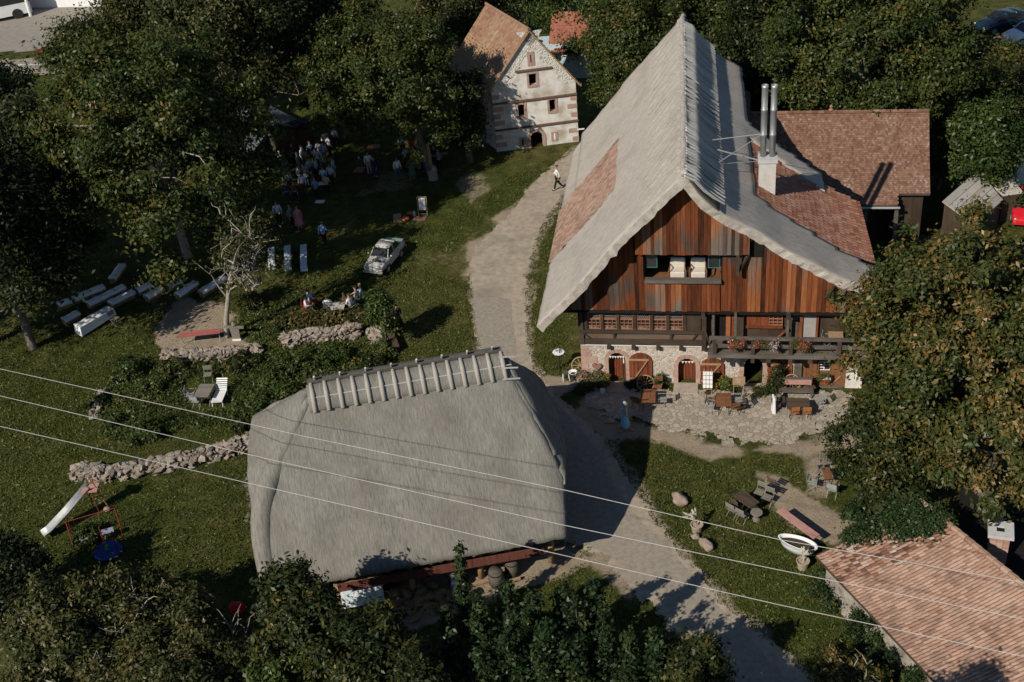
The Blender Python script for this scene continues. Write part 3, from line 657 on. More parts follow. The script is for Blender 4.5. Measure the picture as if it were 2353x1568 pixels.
mb = MB(); mb.bb(10.52, 10.82, -.03, .15, 2.9, 4.0); mb.bb(10.56, 10.82, -.05, .15, 4.05, 4.55); mb.build('grey_panel', GREYW, farm)
# balcony
bal = MB(); bal.bb(6.5, 14.2, -1.35, .1, 2.76, 2.86); bal = bal.build('balcony', GREYW, farm)
mb = MB(); mb.bb(6.52, 14.2, -1.42, -1.26, 3.72, 3.86); mb.bb(6.6, 14.2, -1.36, -1.31, 3.22, 3.42); mb.bb(6.45, 14.25, -1.46, -1.24, 2.68, 2.88)
mb.build('balcony_rail', GREYW, bal)
mb = MB()
for u in (6.79, 8.64, 10.45, 12.73): mb.bb(u - .09, u + .09, -1.44, -1.28, 2.4, 3.75)
for u in (7.2, 9.4, 11.4): mb.bb(u - .11, u + .11, -1.5, .3, 2.45, 2.67)
mb.build('balcony_post', BEAMW, bal)
mb = MB(); mb.bb(7.0, 13.4, -.3, .02, 2.45, 2.75); mb.build('balcony_beam', BEAMW, bal)
# slim roof posts on the balcony
mb = MB()
for u, v in ((6.7, -.2), (7.78, -.6), (10.3, -.5)): mb.bb(u - .06, u + .06, v - .06, v + .06, 2.86, 4.8)
build_each(mb, 'roof_post', GREYW, farm)
# gable planks -----------------------------------------------------------------
GABW = bpy.data.materials.new('gable_plank'); GABW.use_nodes = True
def _gab():
    N = GABW.node_tree.nodes; L = GABW.node_tree.links; b = N['Principled BSDF']; b.inputs['Roughness'].default_value = .85; b.inputs['Specular IOR Level'].default_value = .15
    tc = N.new('ShaderNodeTexCoord'); mp = N.new('ShaderNodeMapping'); mp.inputs['Scale'].default_value = (4, 4, .35); L.new(tc.outputs['Object'], mp.inputs[0])
    n1 = N.new('ShaderNodeTexNoise'); n1.inputs['Scale'].default_value = 2.2; n1.inputs['Detail'].default_value = 8; n1.inputs['Roughness'].default_value = .7; L.new(mp.outputs[0], n1.inputs[0])
    g = N.new('ShaderNodeNewGeometry'); mx = N.new('ShaderNodeMix'); mx.inputs[0].default_value = .45; L.new(n1.outputs[0], mx.inputs[2]); L.new(g.outputs['Random Per Island'], mx.inputs[3])
    r = _ramp(N, [(.020, .009, .006, .22), (.085, .026, .010, .37), (.17, .050, .018, .51), (.27, .10, .038, .68), (.36, .21, .12, .88)]); L.new(mx.outputs[0], r.inputs[0])
    r2 = _ramp(N, [(.02, .016, .012, .25), (.07, .055, .045, .5), (.16, .135, .115, .75)]); L.new(mx.outputs[0], r2.inputs[0])
    n2 = N.new('ShaderNodeTexNoise'); n2.inputs['Scale'].default_value = .42; n2.inputs['Detail'].default_value = 3; mp2 = N.new('ShaderNodeMapping'); mp2.inputs['Scale'].default_value = (1.4, 1, .8)
    mp2.inputs['Location'].default_value = (3.1, 0, 1.7); L.new(tc.outputs['Object'], mp2.inputs[0]); L.new(mp2.outputs[0], n2.inputs[0])
    ad = N.new('ShaderNodeMath'); ad.operation = 'MULTIPLY_ADD'; ad.inputs[1].default_value = .14; L.new(g.outputs['Random Per Island'], ad.inputs[0]); L.new(n2.outputs[0], ad.inputs[2])
    rr = _ramp(N, [(0, 0, 0, .60), (1, 1, 1, .74)]); L.new(ad.outputs[0], rr.inputs[0])
    m3_ = N.new('ShaderNodeMix'); m3_.data_type = 'RGBA'; L.new(rr.outputs[0], m3_.inputs[0]); L.new(r.outputs[0], m3_.inputs[6]); L.new(r2.outputs[0], m3_.inputs[7]); L.new(m3_.outputs[2], b.inputs['Base Color'])
    bu = N.new('ShaderNodeBump'); bu.inputs['Strength'].default_value = .4; bu.inputs['Distance'].default_value = .02; L.new(n1.outputs[0], bu.inputs['Height']); L.new(bu.outputs[0], b.inputs['Normal'])
_gab()
def zg(u): return zund(u) + .1
planks(-.7, 14.2, 4.84, zg, -.55, -.5, GABW, 'gable_planks', farm, holes=((3.42, 7.03, 6.6, 8.3),), seed=8, w=(.17, .27))
planks(3.0, 8.36, 8.26, lambda u: zund(u) + .12 - (0 if 3.3 < u < 8 else .02), -.95, -.9, GABW, 'gable_planks', farm, seed=12, w=(.15, .25))
planks(3.42, 7.03, 4.86, lambda u: 6.52, -.64, -.6, GABW, 'balcony_front', farm, seed=21, w=(.2, .3))
mb = MB(); mb.bb(3.4, 7.06, -.8, -.5, 6.56, 6.74); mb.build('window_ledge', GREYW, farm)
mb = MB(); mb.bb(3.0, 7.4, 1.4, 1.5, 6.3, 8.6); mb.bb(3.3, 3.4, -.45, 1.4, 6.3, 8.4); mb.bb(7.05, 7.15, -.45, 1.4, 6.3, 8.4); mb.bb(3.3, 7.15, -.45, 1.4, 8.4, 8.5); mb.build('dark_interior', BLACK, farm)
mb = MB(); mb.bb(3.4, 7.05, -.45, 1.4, 6.3, 6.4); mb.build('loggia_floor', BROWNW, farm)
TEALF = mat('teal_frame', [C(.03, .12, .11), C(.04, .15, .14)], bump=0)
for a, b in ((3.45, 4.0), (6.42, 7.0)):
    mb = MB()
    for x in (a, b - .04): mb.bb(x, x + .04, -.3, -.26, 7.15, 8.3)
    for z in (7.15, 8.2): mb.bb(a + .04, b - .04, -.3, -.26, z, z + .04)
    fr_ = mb.build('casement', TEALF, farm); mb = MB(); mb.bb(a + .04, b - .04, -.285, -.275, 7.2, 8.2); mb.build('pane', GLASS, fr_)
mb = MB(); mb.bb(8.38, 9.0, -.6, -.57, 7.95, 8.75); mb.build('dark_opening', BLACK, farm)
mb = MB(); mb.bb(-.9, 14.1, -.5, .14, 4.62, 4.8); mb.bb(-.6, 13.8, -.5, .3, 4.8, 4.84); mb.build('soffit_shade', BLACK, farm)  # black fill stands for the shadow under the projecting gable boards
mb = MB(); mb.bb(7.75, 7.9, -1.1, -.97, 7.2, 8.25); mb.bar((7.82, -1.0, 7.3), (8.3, -.7, 8.1), .1, .12); mb.bar((12.0, -.9, 5.9), (12.3, -.8, 6.5), .12, .12); mb.bb(6.12, 6.3, -.75, .1, 4.55, 4.78); mb.bb(10.2, 10.42, -.75, .1, 4.55, 4.78); build_each(mb, 'bracket', BEAMW, farm)
# body of the attic, back and side walls below the roof
mb = MB(); pr_ = [(u, zund(u) - .12) for u in lin(-.3, 13.9, 30)]
mb.prism([(-.3, 4.79)] + [q for q in pr_ if q[0] < 8.6] + [(8.6, 4.79)], 1.6, 15.8, 'y')
mb.prism([(8.61, 4.79)] + [q for q in pr_ if q[0] > 8.62] + [(13.9, 4.79)], 1.6, 8.2, 'y'); mb.build('attic', DARKW, farm)
# chimney with two steel flues
mb = MB(); mb.hexa([(8.80, 3.7, 7.9), (9.62, 3.7, 7.9), (9.62, 4.5, 7.9), (8.80, 4.5, 7.9), (8.80, 3.7, 10.72), (9.62, 3.7, 10.72), (9.62, 4.5, 10.72), (8.80, 4.5, 10.72)])
ch = mb.build('chimney', mat('grey_render', [C(.42, .40, .37), C(.54, .52, .49)], scale=3, bump=.1), farm)
mb = MB(); mb.bb(8.74, 9.68, 3.64, 4.56, 10.722, 10.92); mb.build('chimney_cap', mat('cement', [C(.38, .38, .37), C(.5, .5, .49)], scale=5, bump=.15), ch)
for du in (8.98, 9.42):
    mb = MB(); mb.lathe([(.15, 10.923), (.15, 12.0), (.165, 12.02), (.165, 12.1), (.15, 12.12), (.15, 13.3), (.165, 13.32), (.165, 13.4), (.15, 13.42), (.15, 14.45), (.16, 14.5), (.16, 14.62), (.11, 14.62), (.11, 14.3)], 16, c=(du, 4.1, 0))
    mb.build('flue_pipe', STEEL, ch, smooth=True)
mb = MB(); mb.tube([(8.95, 4.1, 12.1), (6.5, 4.2, 11.75)], .022, 5); mb.tube([(8.95, 4.1, 12.1), (6.6, 2.2, 11.35)], .022, 5)
mb.tube([(8.8, 3.75, 10.85), (6.65, 3.6, 11.55)], .035, 5); mb.tube([(8.8, 3.75, 10.8), (6.9, 2.7, 11.2)], .018, 5); mb.build('stay_rod', GALV, ch)
mb = MB(); mb.bb(8.7, 9.8, 3.55, 3.69, 8.35, 8.6); mb.build('flashing', GALV, ch)

# ------------------------------------------------------------------ thatched open barn
BY = math.radians(6.9)
barn = empty('thatched_barn', (-4.65, 44.5, 0), BY, 'low open barn under a huge grey thatched hip roof with rolled ridge cap', 'barn')
RH = 8.0
# right side: x of the verge at a given depth below the ridge; half hip from the ridge end to z 4.1
def bx_right(z):
    if z > 4.1: return 4.2 + (RH - z) / 3.9 * 1.75
    return 5.95 + (5.5 - 5.95) * (4.1 - z) / 1.8 - .0
def bx_left(z):
    if z > 4.7: return -4.2 - (RH - z) / 3.3 * 2.95
    return -7.25 + .25 * (4.7 - z) / 2.4
zz = [RH - .0, 7.85, 7.6] + lin(7.3, 2.35, 30)
def by(z): return (RH - z) * 1.045 + (.10 if z < RH else 0)
for sgn in (-1, 1):
    rows = []
    for z in zz:
        xl, xr = bx_left(z), bx_right(z); row = []
        for k in range(61):
            s = k / 60; x = xl + (xr - xl) * s
            bow = .22 * math.sin(math.pi * s) * (RH - z) / 5.7 * (-1 if sgn < 0 else 1) * 0
            crn = -.30 * max(0, 1 - abs(z - 4.9) / 1.6) * max(0, 1 - (x - xl) / 2.2) if sgn < 0 else 0     # soft fold in front of the left hip
            edge = (.02 if z > 4.4 else .18) * (math.exp(-((x - xl) / .5) ** 2) + math.exp(-((xr - x) / .5) ** 2))
            row.append((x, sgn * (by(z) + bow - edge * .6), z + crn * .3 - edge * .45))
        rows.append(row)
    shell('thatch_roof', rows, THATCH2, barn, t=.42, noise_amp=.05, seed=9 + sgn, rounded=.12)
for side in (-1, 1):     # half hips
    zb = 4.1 if side > 0 else 4.7; rows = []
    for z in lin(RH - .05, zb - .15, 18):
        x = (bx_right if side > 0 else bx_left)(max(z, zb)) + side * (.12 + .1 * (RH - z) / 3); w = by(z) - .05; row = []
        for k in range(25):
            s = -1 + 2 * k / 24; bulge = (.25 if side > 0 else .10) * (1 - s * s) * (RH - z) / 3.5
            row.append((x + side * bulge - side * .22 * abs(s) ** 4, s * w, z - .25 * (1 - s * s) * 0 - .10 * abs(s) ** 6))
        rows.append(row)
    shell('thatch_hip', rows, THATCH2, barn, t=.4, noise_amp=.04, seed=15 + side, rounded=.12)
for pts_, rr_ in (([(-4.1, -.15, 7.75), (-5.3, -1.25, 6.45), (-6.7, -2.75, 4.95), (-7.05, -3.9, 3.75), (-7.0, -5.6, 2.15)], [.15, .35, .5, .5, .4]), ([(4.1, -.15, 7.75), (5.0, -1.9, 5.85), (5.75, -3.6, 4.15)], [.12, .22, .25])):
    P_ = []; R_q = []
    for k in range(len(pts_) - 1):
        for q in range(8): P_.append(Vector(pts_[k]).lerp(Vector(pts_[k + 1]), q / 8)); R_q.append(rr_[k] + (rr_[k + 1] - rr_[k]) * q / 8)
    P_ = [sum((P_[max(0, min(len(P_) - 1, i + d))] for d in range(-3, 4)), Vector()) / 7 for i in range(len(P_))]; mb = MB(); mb.tube(P_, R_q, 16); mb.build('thatch_fold', THATCH2, barn, smooth=True)
mb = MB(); mb.tube([(-4.25, .25, 8.08), (0, .26, 8.1), (4.2, .25, 8.08)], [.16, .16, .16], 10); mb.build('ridge_gap_shade', mat('dark_thatch_gap_shade', [C(.03, .025, .02), C(.07, .06, .05)], scale=10, bump=.3), barn)
# ridge cap: reed mats with rolls
mb = MB()
for sgn, x0, x1 in ((-1, -4.3, 4.25), (1, -4.3, 4.25)):
    vs_ = []
    P = [[(x, sgn * (.05 + q * 1.0), 8.14 - q * .98 + (.03 if q else 0)) for x in lin(x0, x1, 40)] for q in (0, .3, .6, .85)]
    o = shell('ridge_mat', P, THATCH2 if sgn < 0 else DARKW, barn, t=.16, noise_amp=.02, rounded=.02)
for k in range(15):
    x = -4.1 + k * .588; mb = MB(); mb.tube([(x, .0, 8.18), (x + .02, -.4, 7.86), (x + .03, -.97, 7.3)], [.075, .105, .09], 8); mb.build('ridge_roll', REED, barn, smooth=True)
mb = MB()
for k in range(28): x = -4.2 + k * .31; 
for q in (.5,): mb.tube([(-4.3, -q, 8.22 - q * .95), (4.5, -q, 8.22 - q * .95)], .025, 4)
for k in range(8): mb.tube([(-3.9 + k * 1.1, .15, 8.25), (-3.9 + k * 1.1, -.03, 8.5)], .05, 5)
for q in range(3): mb.tube([(4.0, -.3 - q * .35, 8.1 - q * .35), (4.75, -.35 - q * .35, 8.0 - q * .33)], .035, 4)
mb.build('ridge_stick', STICK, barn)
REDB = mat('red_board', [C(.08, .028, .02), C(.13, .045, .032), C(.18, .075, .055)], scale=3, stretch=(3, 1, .4), bump=.1, island=.3)
mb = MB()
for k in range(17): mb.bb(-4.3 + k * .52, -4.3 + k * .52 + .51, -5.75, -5.70, 1.42, 1.86)
mb.build('fascia_board', REDB, barn)
mb = MB(); mb.bb(-6.6, 5.2, -4.98, -4.8, 2.1, 2.3); mb.bb(-6.6, 5.2, 4.8, 4.98, 2.1, 2.3)
mb.bb(-2.2, 0.0, -5.15, -5.06, 1.62, 1.78); mb.bb(-4.5, -2.4, -5.3, -5.2, 1.35, 1.52); mb.bb(3.0, 3.8, -5.15, -5.06, 1.62, 1.74)
for x in (-6.4, -4.3, -1.3, .9, 2.4, 4.4): mb.bar((x, -4.9, 2.2), (x, 4.9, 2.2), .16, .18)
mb.build('beam', LIGHTW, barn)
for x, yy in ((-6.3, -4.9), (-4.35, -5.1), (-1.25, -5.2), (.45, -4.95), (1.75, -4.95), (3.0, -4.8), (4.9, -4.8), (-6.3, 4.8), (-2, 4.8), (2, 4.8), (4.9, 4.8), (-6.3, 0), (4.9, 1)):
    mb = MB(); mb.tube([(x, yy, 0), (x + .02, yy, 1.0), (x, yy, 2.12)], [.15, .135, .13], 9); mb.build('post', LIGHTW if yy < 0 else BEAMW, barn, smooth=True)
mb = MB(); mb.bb(-6.4, 5.0, 4.9, 5.0, 0, 2.2); mb.bb(-6.5, -6.4, -3.5, 5.0, 0, 2.2); mb.bb(-6.4, -4.7, -2.4, -2.3, 0, 2.2); mb.build('plank_wall', DARKW, barn)

def wall_tri(mb, a, b, h): pass

# ------------------------------------------------------------------ white plastered granary with steep tiled roof
WY = math.radians(4.5); W0 = Vector((6.14, 82.37, 0)) - Vector((math.cos(WY), math.sin(WY), 0)) * 5.9
wh = empty('white_granary', W0, WY, 'tall narrow white plastered stone house with steep tiled roof and dark gable windows', 'house')
def wl(P): return Matrix.Rotation(-WY, 3, 'Z') @ (Vector(P) - W0)
back = wl(at(1137, 13, 8.6)) - wl(at(1234, 70, 8.6)); back.z = 0
def WB(x, z, d=1.0, y=0): return Vector((x, y, z)) + back * d
OPN = [(2.46, 3.35, -.4, .75, 1.19), (1.74, 2.2, 2.4, 3.36, None), (3.96, 4.4, 2.55, 3.45, None), (2.66, 3.2, 4.66, 5.52, None), (2.86, 2.96, 6.3, 6.9, None)]
def zgab(x): return min(4.6 + (x + .05) * 1.345, 4.55 + (5.95 - x) * 1.33)
mb = MB(); xs = sorted(set(lin(0, 5.9, 25) + [q for o in OPN for q in (o[0], o[1])] + lin(2.46, 3.35, 9) + [2.93]))
for i in range(len(xs) - 1):
    a, b = xs[i], xs[i + 1]; m_ = (a + b) / 2; cuts = []
    for (oa, ob, z0, z1, zt) in OPN:
        if oa < m_ < ob:
            f = (lambda u: z1 + (zt - z1) * math.sqrt(max(0, 1 - ((u - 2.905) / .445) ** 2))) if zt else (lambda u: z1)
            cuts.append((z0, z0, f(a), f(b)))
    cuts.sort(); lo = (-.6, -.6)
    for c in cuts + [None]:
        hi = (c[0], c[1]) if c else (zgab(a), zgab(b))
        if hi[0] - lo[0] > .01: mb.hexa([(a, 0, lo[0]), (b, 0, lo[1]), (b, .4, lo[1]), (a, .4, lo[0]), (a, 0, hi[0]), (b, 0, hi[1]), (b, .4, hi[1]), (a, .4, hi[0])])
        if c: lo = (c[2], c[3])
mb.build('gable_wall', PLASTER, wh)
mb = MB(); bk = back * .97
mb.hexa([(0, .4, -.6), (.4, .4, -.6), Vector((.4, 0, -.6)) + bk, Vector((0, 0, -.6)) + bk, (0, .4, 4.5), (.4, .4, 4.5), Vector((.4, 0, 4.5)) + bk, Vector((0, 0, 4.5)) + bk])
mb.hexa([(5.5, .4, -.6), (5.9, .4, -.6), Vector((5.9, 0, -.6)) + bk, Vector((5.5, 0, -.6)) + bk, (5.5, .4, 4.5), (5.9, .4, 4.5), Vector((5.9, 0, 4.5)) + bk, Vector((5.5, 0, 4.5)) + bk])
mb.build('side_wall', PLASTER, wh)
mb = MB(); mb.hexa([(.4, 1.2, -.5), (5.5, 1.2, -.5), Vector((5.5, -1, -.5)) + bk, Vector((.4, -1, -.5)) + bk, (.4, 1.2, 4.5), (5.5, 1.2, 4.5), Vector((5.5, -1, 4.5)) + bk, Vector((.4, -1, 4.5)) + bk])
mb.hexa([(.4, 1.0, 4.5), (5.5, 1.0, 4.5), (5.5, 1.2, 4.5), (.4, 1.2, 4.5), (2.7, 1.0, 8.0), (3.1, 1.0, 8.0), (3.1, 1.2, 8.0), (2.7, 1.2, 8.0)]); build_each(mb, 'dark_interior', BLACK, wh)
MOLD = mat('brown_moulding', [C(.10, .06, .045), C(.17, .11, .085)], scale=4, bump=.1)
for (x0, x1, z) in ((0, 5.95, 1.66), (-.05, 5.95, 3.66), (1.75, 4.3, 5.83)):
    mb = MB(); mb.bb(x0, x1, -.13, 0, z - .06, z + .05); mb.build('string_course', MOLD, wh)
for (oa, ob, z0, z1, zt) in OPN:
    mb = MB()
    if zt:
        c, r0 = 2.905, .445
        for s in (-1, 1): x0, x1 = sorted((c + s * (r0 - .01), c + s * (r0 + .2))); mb.bb(x0, x1, -.04, .2, -.5, z1)
        for k in range(8):
            t0, t1 = math.pi * k / 8, math.pi * (k + 1) / 8; q = lambda t, w: (c + (r0 - .01 + w) * math.cos(t), z1 + (zt - z1 - .01 + w) * math.sin(t))
            A, B_, C_, D_ = q(t0, 0), q(t0, .2), q(t1, .2), q(t1, 0)
            mb.hexa([(A[0], -.04, A[1]), (B_[0], -.04, B_[1]), (B_[0], .2, B_[1]), (A[0], .2, A[1]), (D_[0], -.04, D_[1]), (C_[0], -.04, C_[1]), (C_[0], .2, C_[1]), (D_[0], .2, D_[1])])
    else:
        w = .14 if ob - oa > .2 else .2
        mb.bb(oa - w, oa + .01, -.035, .25, z0 - w, z1 + w); mb.bb(ob - .01, ob + w, -.035, .25, z0 - w, z1 + w); mb.bb(oa + .01, ob - .01, -.035, .25, z1 - .01, z1 + w); mb.bb(oa + .01, ob - .01, -.05, .25, z0 - w, z0 + .01)
    mb.build('window_surround', SANDST, wh)
for x, z0, z1 in ((1.7, .25, .8), (4.0, .35, .9)):
    mb = MB(); mb.bb(x - .06, x + .42, -.03, .1, z0 - .08, z1 + .08); s_ = mb.build('window_surround', SANDST, wh); mb = MB(); mb.bb(x + .13, x + .24, -.04, .0, z0 + .04, z1 - .04); mb.build('window', BLACK if x < 3 else WHITEP, s_)
mb = MB()
for k, z in enumerate((-.3, .35, .95, 2.0, 2.5, 3.05, 3.95)):
    w = .75 if k % 2 else .5; mb.bb(-.02, w, -.03, .3, z, z + .34)
for k, z in enumerate((.1, .75, 1.95, 2.6, 3.2)):
    w = .7 if k % 2 else .45; mb.bb(5.92 - w, 5.92, -.03, .3, z, z + .32)
build_each(mb, 'corner_stone', SANDST, wh)
mb = MB()
for s in (0, 1):          # bare rubble bands along the gable edges
    n = 14
    for k in range(n):
        t0, t1 = k / n, (k + 1) / n
        f = (lambda t: (-.02 + 2.97 * t, 4.5 + 4.03 * t)) if s == 0 else (lambda t: (5.92 - 2.97 * t, 4.5 + 4.03 * t))
        (xa, za), (xb, zb_) = f(t0), f(t1); wd = .85 + .3 * noise.noise(Vector((k * .7, s * 5, 0)))
        if s == 0: xa2, xb2 = xa + wd, xb + wd
        else: xa2, xb2 = xa - wd, xb - wd
        q = [(xa, -.02, za), (xa2, -.02, za), (xa2, .1, za), (xa, .1, za), (xb, -.02, zb_), (xb2, -.02, zb_), (xb2, .1, zb_), (xb, .1, zb_)]
        mb.hexa(q)
mb.build('rubble_band', stone_mat('pale_rubble', [C(.26, .24, .2), C(.5, .48, .43), C(.62, .6, .56)], (.6, .58, .54), 4.5, width=.22, bump=.8), wh)
ap = (2.93, 8.72)
def w_l(s, t):
    p = Vector((ap[0] - .02, -.22, ap[1])).lerp(Vector((-.95, -.22, 3.55)), t); 
    if t > .75: p.z += (t - .75) * .8
    return p + back * s * 1.03
def w_r(s, t): return Vector((ap[0] + .02, -.22, ap[1])).lerp(Vector((6.25, -.22, 4.35)), t) + back * s * 1.03
mb = MB()
mb.hexa([w_l(0, 1) - Vector((0, 0, .16)), w_l(0, 0) - Vector((0, 0, .16)), w_l(1, 0) - Vector((0, 0, .16)), w_l(1, 1) - Vector((0, 0, .16)), w_l(0, 1) - Vector((0, 0, .05)), w_l(0, 0) - Vector((0, 0, .05)), w_l(1, 0) - Vector((0, 0, .05)), w_l(1, 1) - Vector((0, 0, .05))])
mb.hexa([w_r(0, 0) - Vector((0, 0, .16)), w_r(0, 1) - Vector((0, 0, .16)), w_r(1, 1) - Vector((0, 0, .16)), w_r(1, 0) - Vector((0, 0, .16)), w_r(0, 0) - Vector((0, 0, .05)), w_r(0, 1) - Vector((0, 0, .05)), w_r(1, 1) - Vector((0, 0, .05)), w_r(1, 0) - Vector((0, 0, .05))])
rf = mb.build('roof', LIGHTW, wh)
tiles('roof_tiles', w_l, 36, 30, TILE_YEL, rf); tiles('roof_tiles', w_r, 36, 24, TILE_YEL, rf)
mb = MB(); mb.tube([w_l(0, 0) + Vector((0, 0, .06)), w_l(1, 0) + Vector((0, 0, .06))], .11, 7); mb.build('ridge_tiles', TILE_YEL, rf)
mb = MB(); mb.hexa([w_l(0, 1) + Vector((.5, .6, -.4)) + back * .3, w_l(0, 1) + Vector((.9, .6, -.4)) + back * .3, w_l(0, 1) + Vector((.9, .9, -.4)) + back * .5, w_l(0, 1) + Vector((.5, .9, -.4)) + back * .5] + [w_l(0, 1) + Vector((.6, .6, .3)) + back * .3] * 1 + [w_l(0, 1) + Vector((.9, .6, .3)) + back * .3, w_l(0, 1) + Vector((.9, .9, .3)) + back * .5, w_l(0, 1) + Vector((.6, .9, .3)) + back * .5]); mb.build('corbel', SANDST, wh)

# ------------------------------------------------------------------ tiled barn wing to the right of the farmhouse (own local frame = farmhouse frame)
wing = empty('tiled_barn', floc(13.5, 15.0), FY, 'long brown-tiled barn roof joined behind the right side of the farmhouse', 'barn')
WO = Vector((13.5, 15.0, 0))
def wp(u, v, z): return Vector((u, v, z)) - WO
def rw(s, t):
    u = 8.3 + 10.4 * s; v = 17.0 - 3.9 * t; z = 7.3 - 4.0 * t - .12 * math.sin(math.pi * t); return wp(u, v, z)
def rwb(s, t): return wp(8.3 + 10.4 * s, 17.0 + 3.9 * t, 7.3 - 4.0 * t)
sk = lambda s, t: s > .83 and t > .87
tiles('roof_tiles', rw, 84, 44, TILE_OLD, wing, skip=sk, jit=.012)
mb = MB(); D_ = Vector((0, 0, .12)); e_ = Vector((0, 0, .03))
for f in (rw, rwb):
    for k in range(6):
        q = [f(0, .87 * k / 6), f(1, .87 * k / 6), f(1, .87 * (k + 1) / 6), f(0, .87 * (k + 1) / 6)]; mb.hexa([p - D_ for p in q] + [p - e_ for p in q])
q = [rw(0, .872), rw(.83, .872), rw(.83, 1), rw(0, 1)]; mb.hexa([p - D_ for p in q] + [p - e_ for p in q]); mb.build('roof', BEAMW, wing)
mb = MB()
for k in range(30): a_ = rw(k / 30, 0) + Vector((0, 0, .06)); b_ = rw((k + .97) / 30, 0) + Vector((0, 0, .06 + rnd.uniform(0, .02))); mb.tube([a_, b_], [.10, .115], 7)
mb.build('ridge_tiles', TILE_OLD, wing)
mb = MB(); mb.tube([rw(.40, 1.02) - Vector((0, 0, .04)), rw(.84, 1.02) - Vector((0, 0, .05))], .07, 8); mb.build('gutter', GALV, wing)
mb = MB(); mb.bb(17.0 - 13.5, 18.4 - 13.5, 13.9 - 15, 20 - 15, 0, 3.9); mb.bb(9.5 - 13.5, 17.0 - 13.5, 15.2 - 15, 20 - 15, 0, 4.6); mb.prism([(13.95 - 15, 3.9), (20.0 - 15, 3.9), (17 - 15, 7.1)], 4.8, 4.92, 'x'); mb.build('plank_wall', DARKW, wing)
mb = MB()
for u in (13.3, 15.2, 16.9): mb.bb(u - 13.6, u - 13.4, 13.2 - 15, 13.4 - 15, 0, 3.2)
build_each(mb, 'post', GREYW, wing)
# roof finial
mb = MB(); mb.lathe([(.10, 0), (.16, .1), (.06, .22), (.11, .3), (.04, .42)], 8, c=tuple(rw(.47, 0) + Vector((0, 0, .1)))); mb.build('finial', TILE, wing)

# ------------------------------------------------------------------ small cottage bottom right
cn = at(2113, 1154, 4.2); ce = at(1875, 1278, 2.1); cr = at(2353, 1349, 4.2); ce4 = at(2150, 1568, 2.1)
ud = (cr - cn).normalized(); ud2 = (ce4 - ce).normalized(); LEN = 12.5
cot = empty('tiled_cottage', (ce.x, ce.y, 0), 0, 'low pink-tiled cottage roof in the lower right corner, mossy at its upper edge', 'cottage'); CO = Vector((ce.x, ce.y, 0))
cE = ce + ud2 * LEN; cR = cn + ud * LEN
def rc(s, t):
    a = cn.lerp(cR, s); b = ce.lerp(cE, s); p = a.lerp(b, t); return p - CO + Vector((0, 0, -.10 * math.sin(math.pi * t)))
cn_back = cn + (cn - ce) * .34; cn_back.z = 1.7
def rcb(s, t): return (cn.lerp(cR, s)).lerp(cn_back + ud * LEN * s, t) - CO
def skc(s, t): return False
MOSSY = mat('mossy_clay_tile', [C(.045, .03, .022), C(.14, .07, .045), C(.30, .17, .12), C(.34, .22, .17), C(.48, .45, .41)], scale=1.6, island=.75, rough=.9, bump=.2, bscale=20)
def moss(s, t): return s + .05 * noise.noise(Vector((s * 30, t * 8, 0))) + (.05 * abs(t - .5)) < .17
tiles('roof_tiles', rc, 82, 20, TILE_PINK, cot, lift=.04, jit=.02, round_=True, lap=1.12, skip=moss)
tiles('mossy_tiles', rc, 82, 20, MOSSY, cot, lift=.05, jit=.04, round_=True, lap=1.12, skip=lambda s, t: not moss(s, t))
tiles('roof_tiles', rcb, 62, 9, TILE_PINK, cot, lift=.05, jit=.02, round_=True, lap=1.12)
mb = MB()
for f in (rc, rcb):
    for k in range(6):
        q = [f(0, k / 6), f(1, k / 6), f(1, (k + 1) / 6), f(0, (k + 1) / 6)]; mb.hexa([p - Vector((0, 0, .14)) for p in q] + [p - Vector((0, 0, .03)) for p in q])
mb.build('roof', BEAMW, cot)
mb = MB()
for k in range(34): a_ = rc(k / 34, 0) + Vector((0, 0, .07)); b_ = rc((k + .97) / 34, 0) + Vector((0, 0, .08)); mb.tube([a_, b_], [.12, .14], 7)
mb.build('ridge_tiles', TILE_PINK, cot)
mb = MB(); ins = (rc(.5, 0) - rc(.5, 1)).normalized() * .35; ins.z = 0; q = [rc(.02, 1) + ins, rc(1, 1) + ins, rcb(1, 1), rcb(.02, 1)]
mb.hexa([Vector((p.x, p.y, 0)) for p in q] + [Vector((p.x, p.y, 2.0)) for p in q]); 
g0, g1, g2 = rc(.02, 1) + ins, rcb(.02, 1), rc(.02, .03)
mb.hexa([Vector((g0.x, g0.y, 2.001)), Vector((g1.x, g1.y, 2.001)), Vector((g1.x, g1.y, 2.001)) + ud * .2, Vector((g0.x, g0.y, 2.001)) + ud * .2, g2 - Vector((0, 0, .2)), g2 - Vector((0, 0, .2)), g2 - Vector((0, 0, .2)) + ud * .2, g2 - Vector((0, 0, .2)) + ud * .2])
mb.build('plaster_wall', mat('flaking_plaster', [C(.12, .105, .08), C(.30, .27, .23), C(.46, .43, .39)], scale=1.4, bump=.4, bscale=9, bdist=.06), cot)

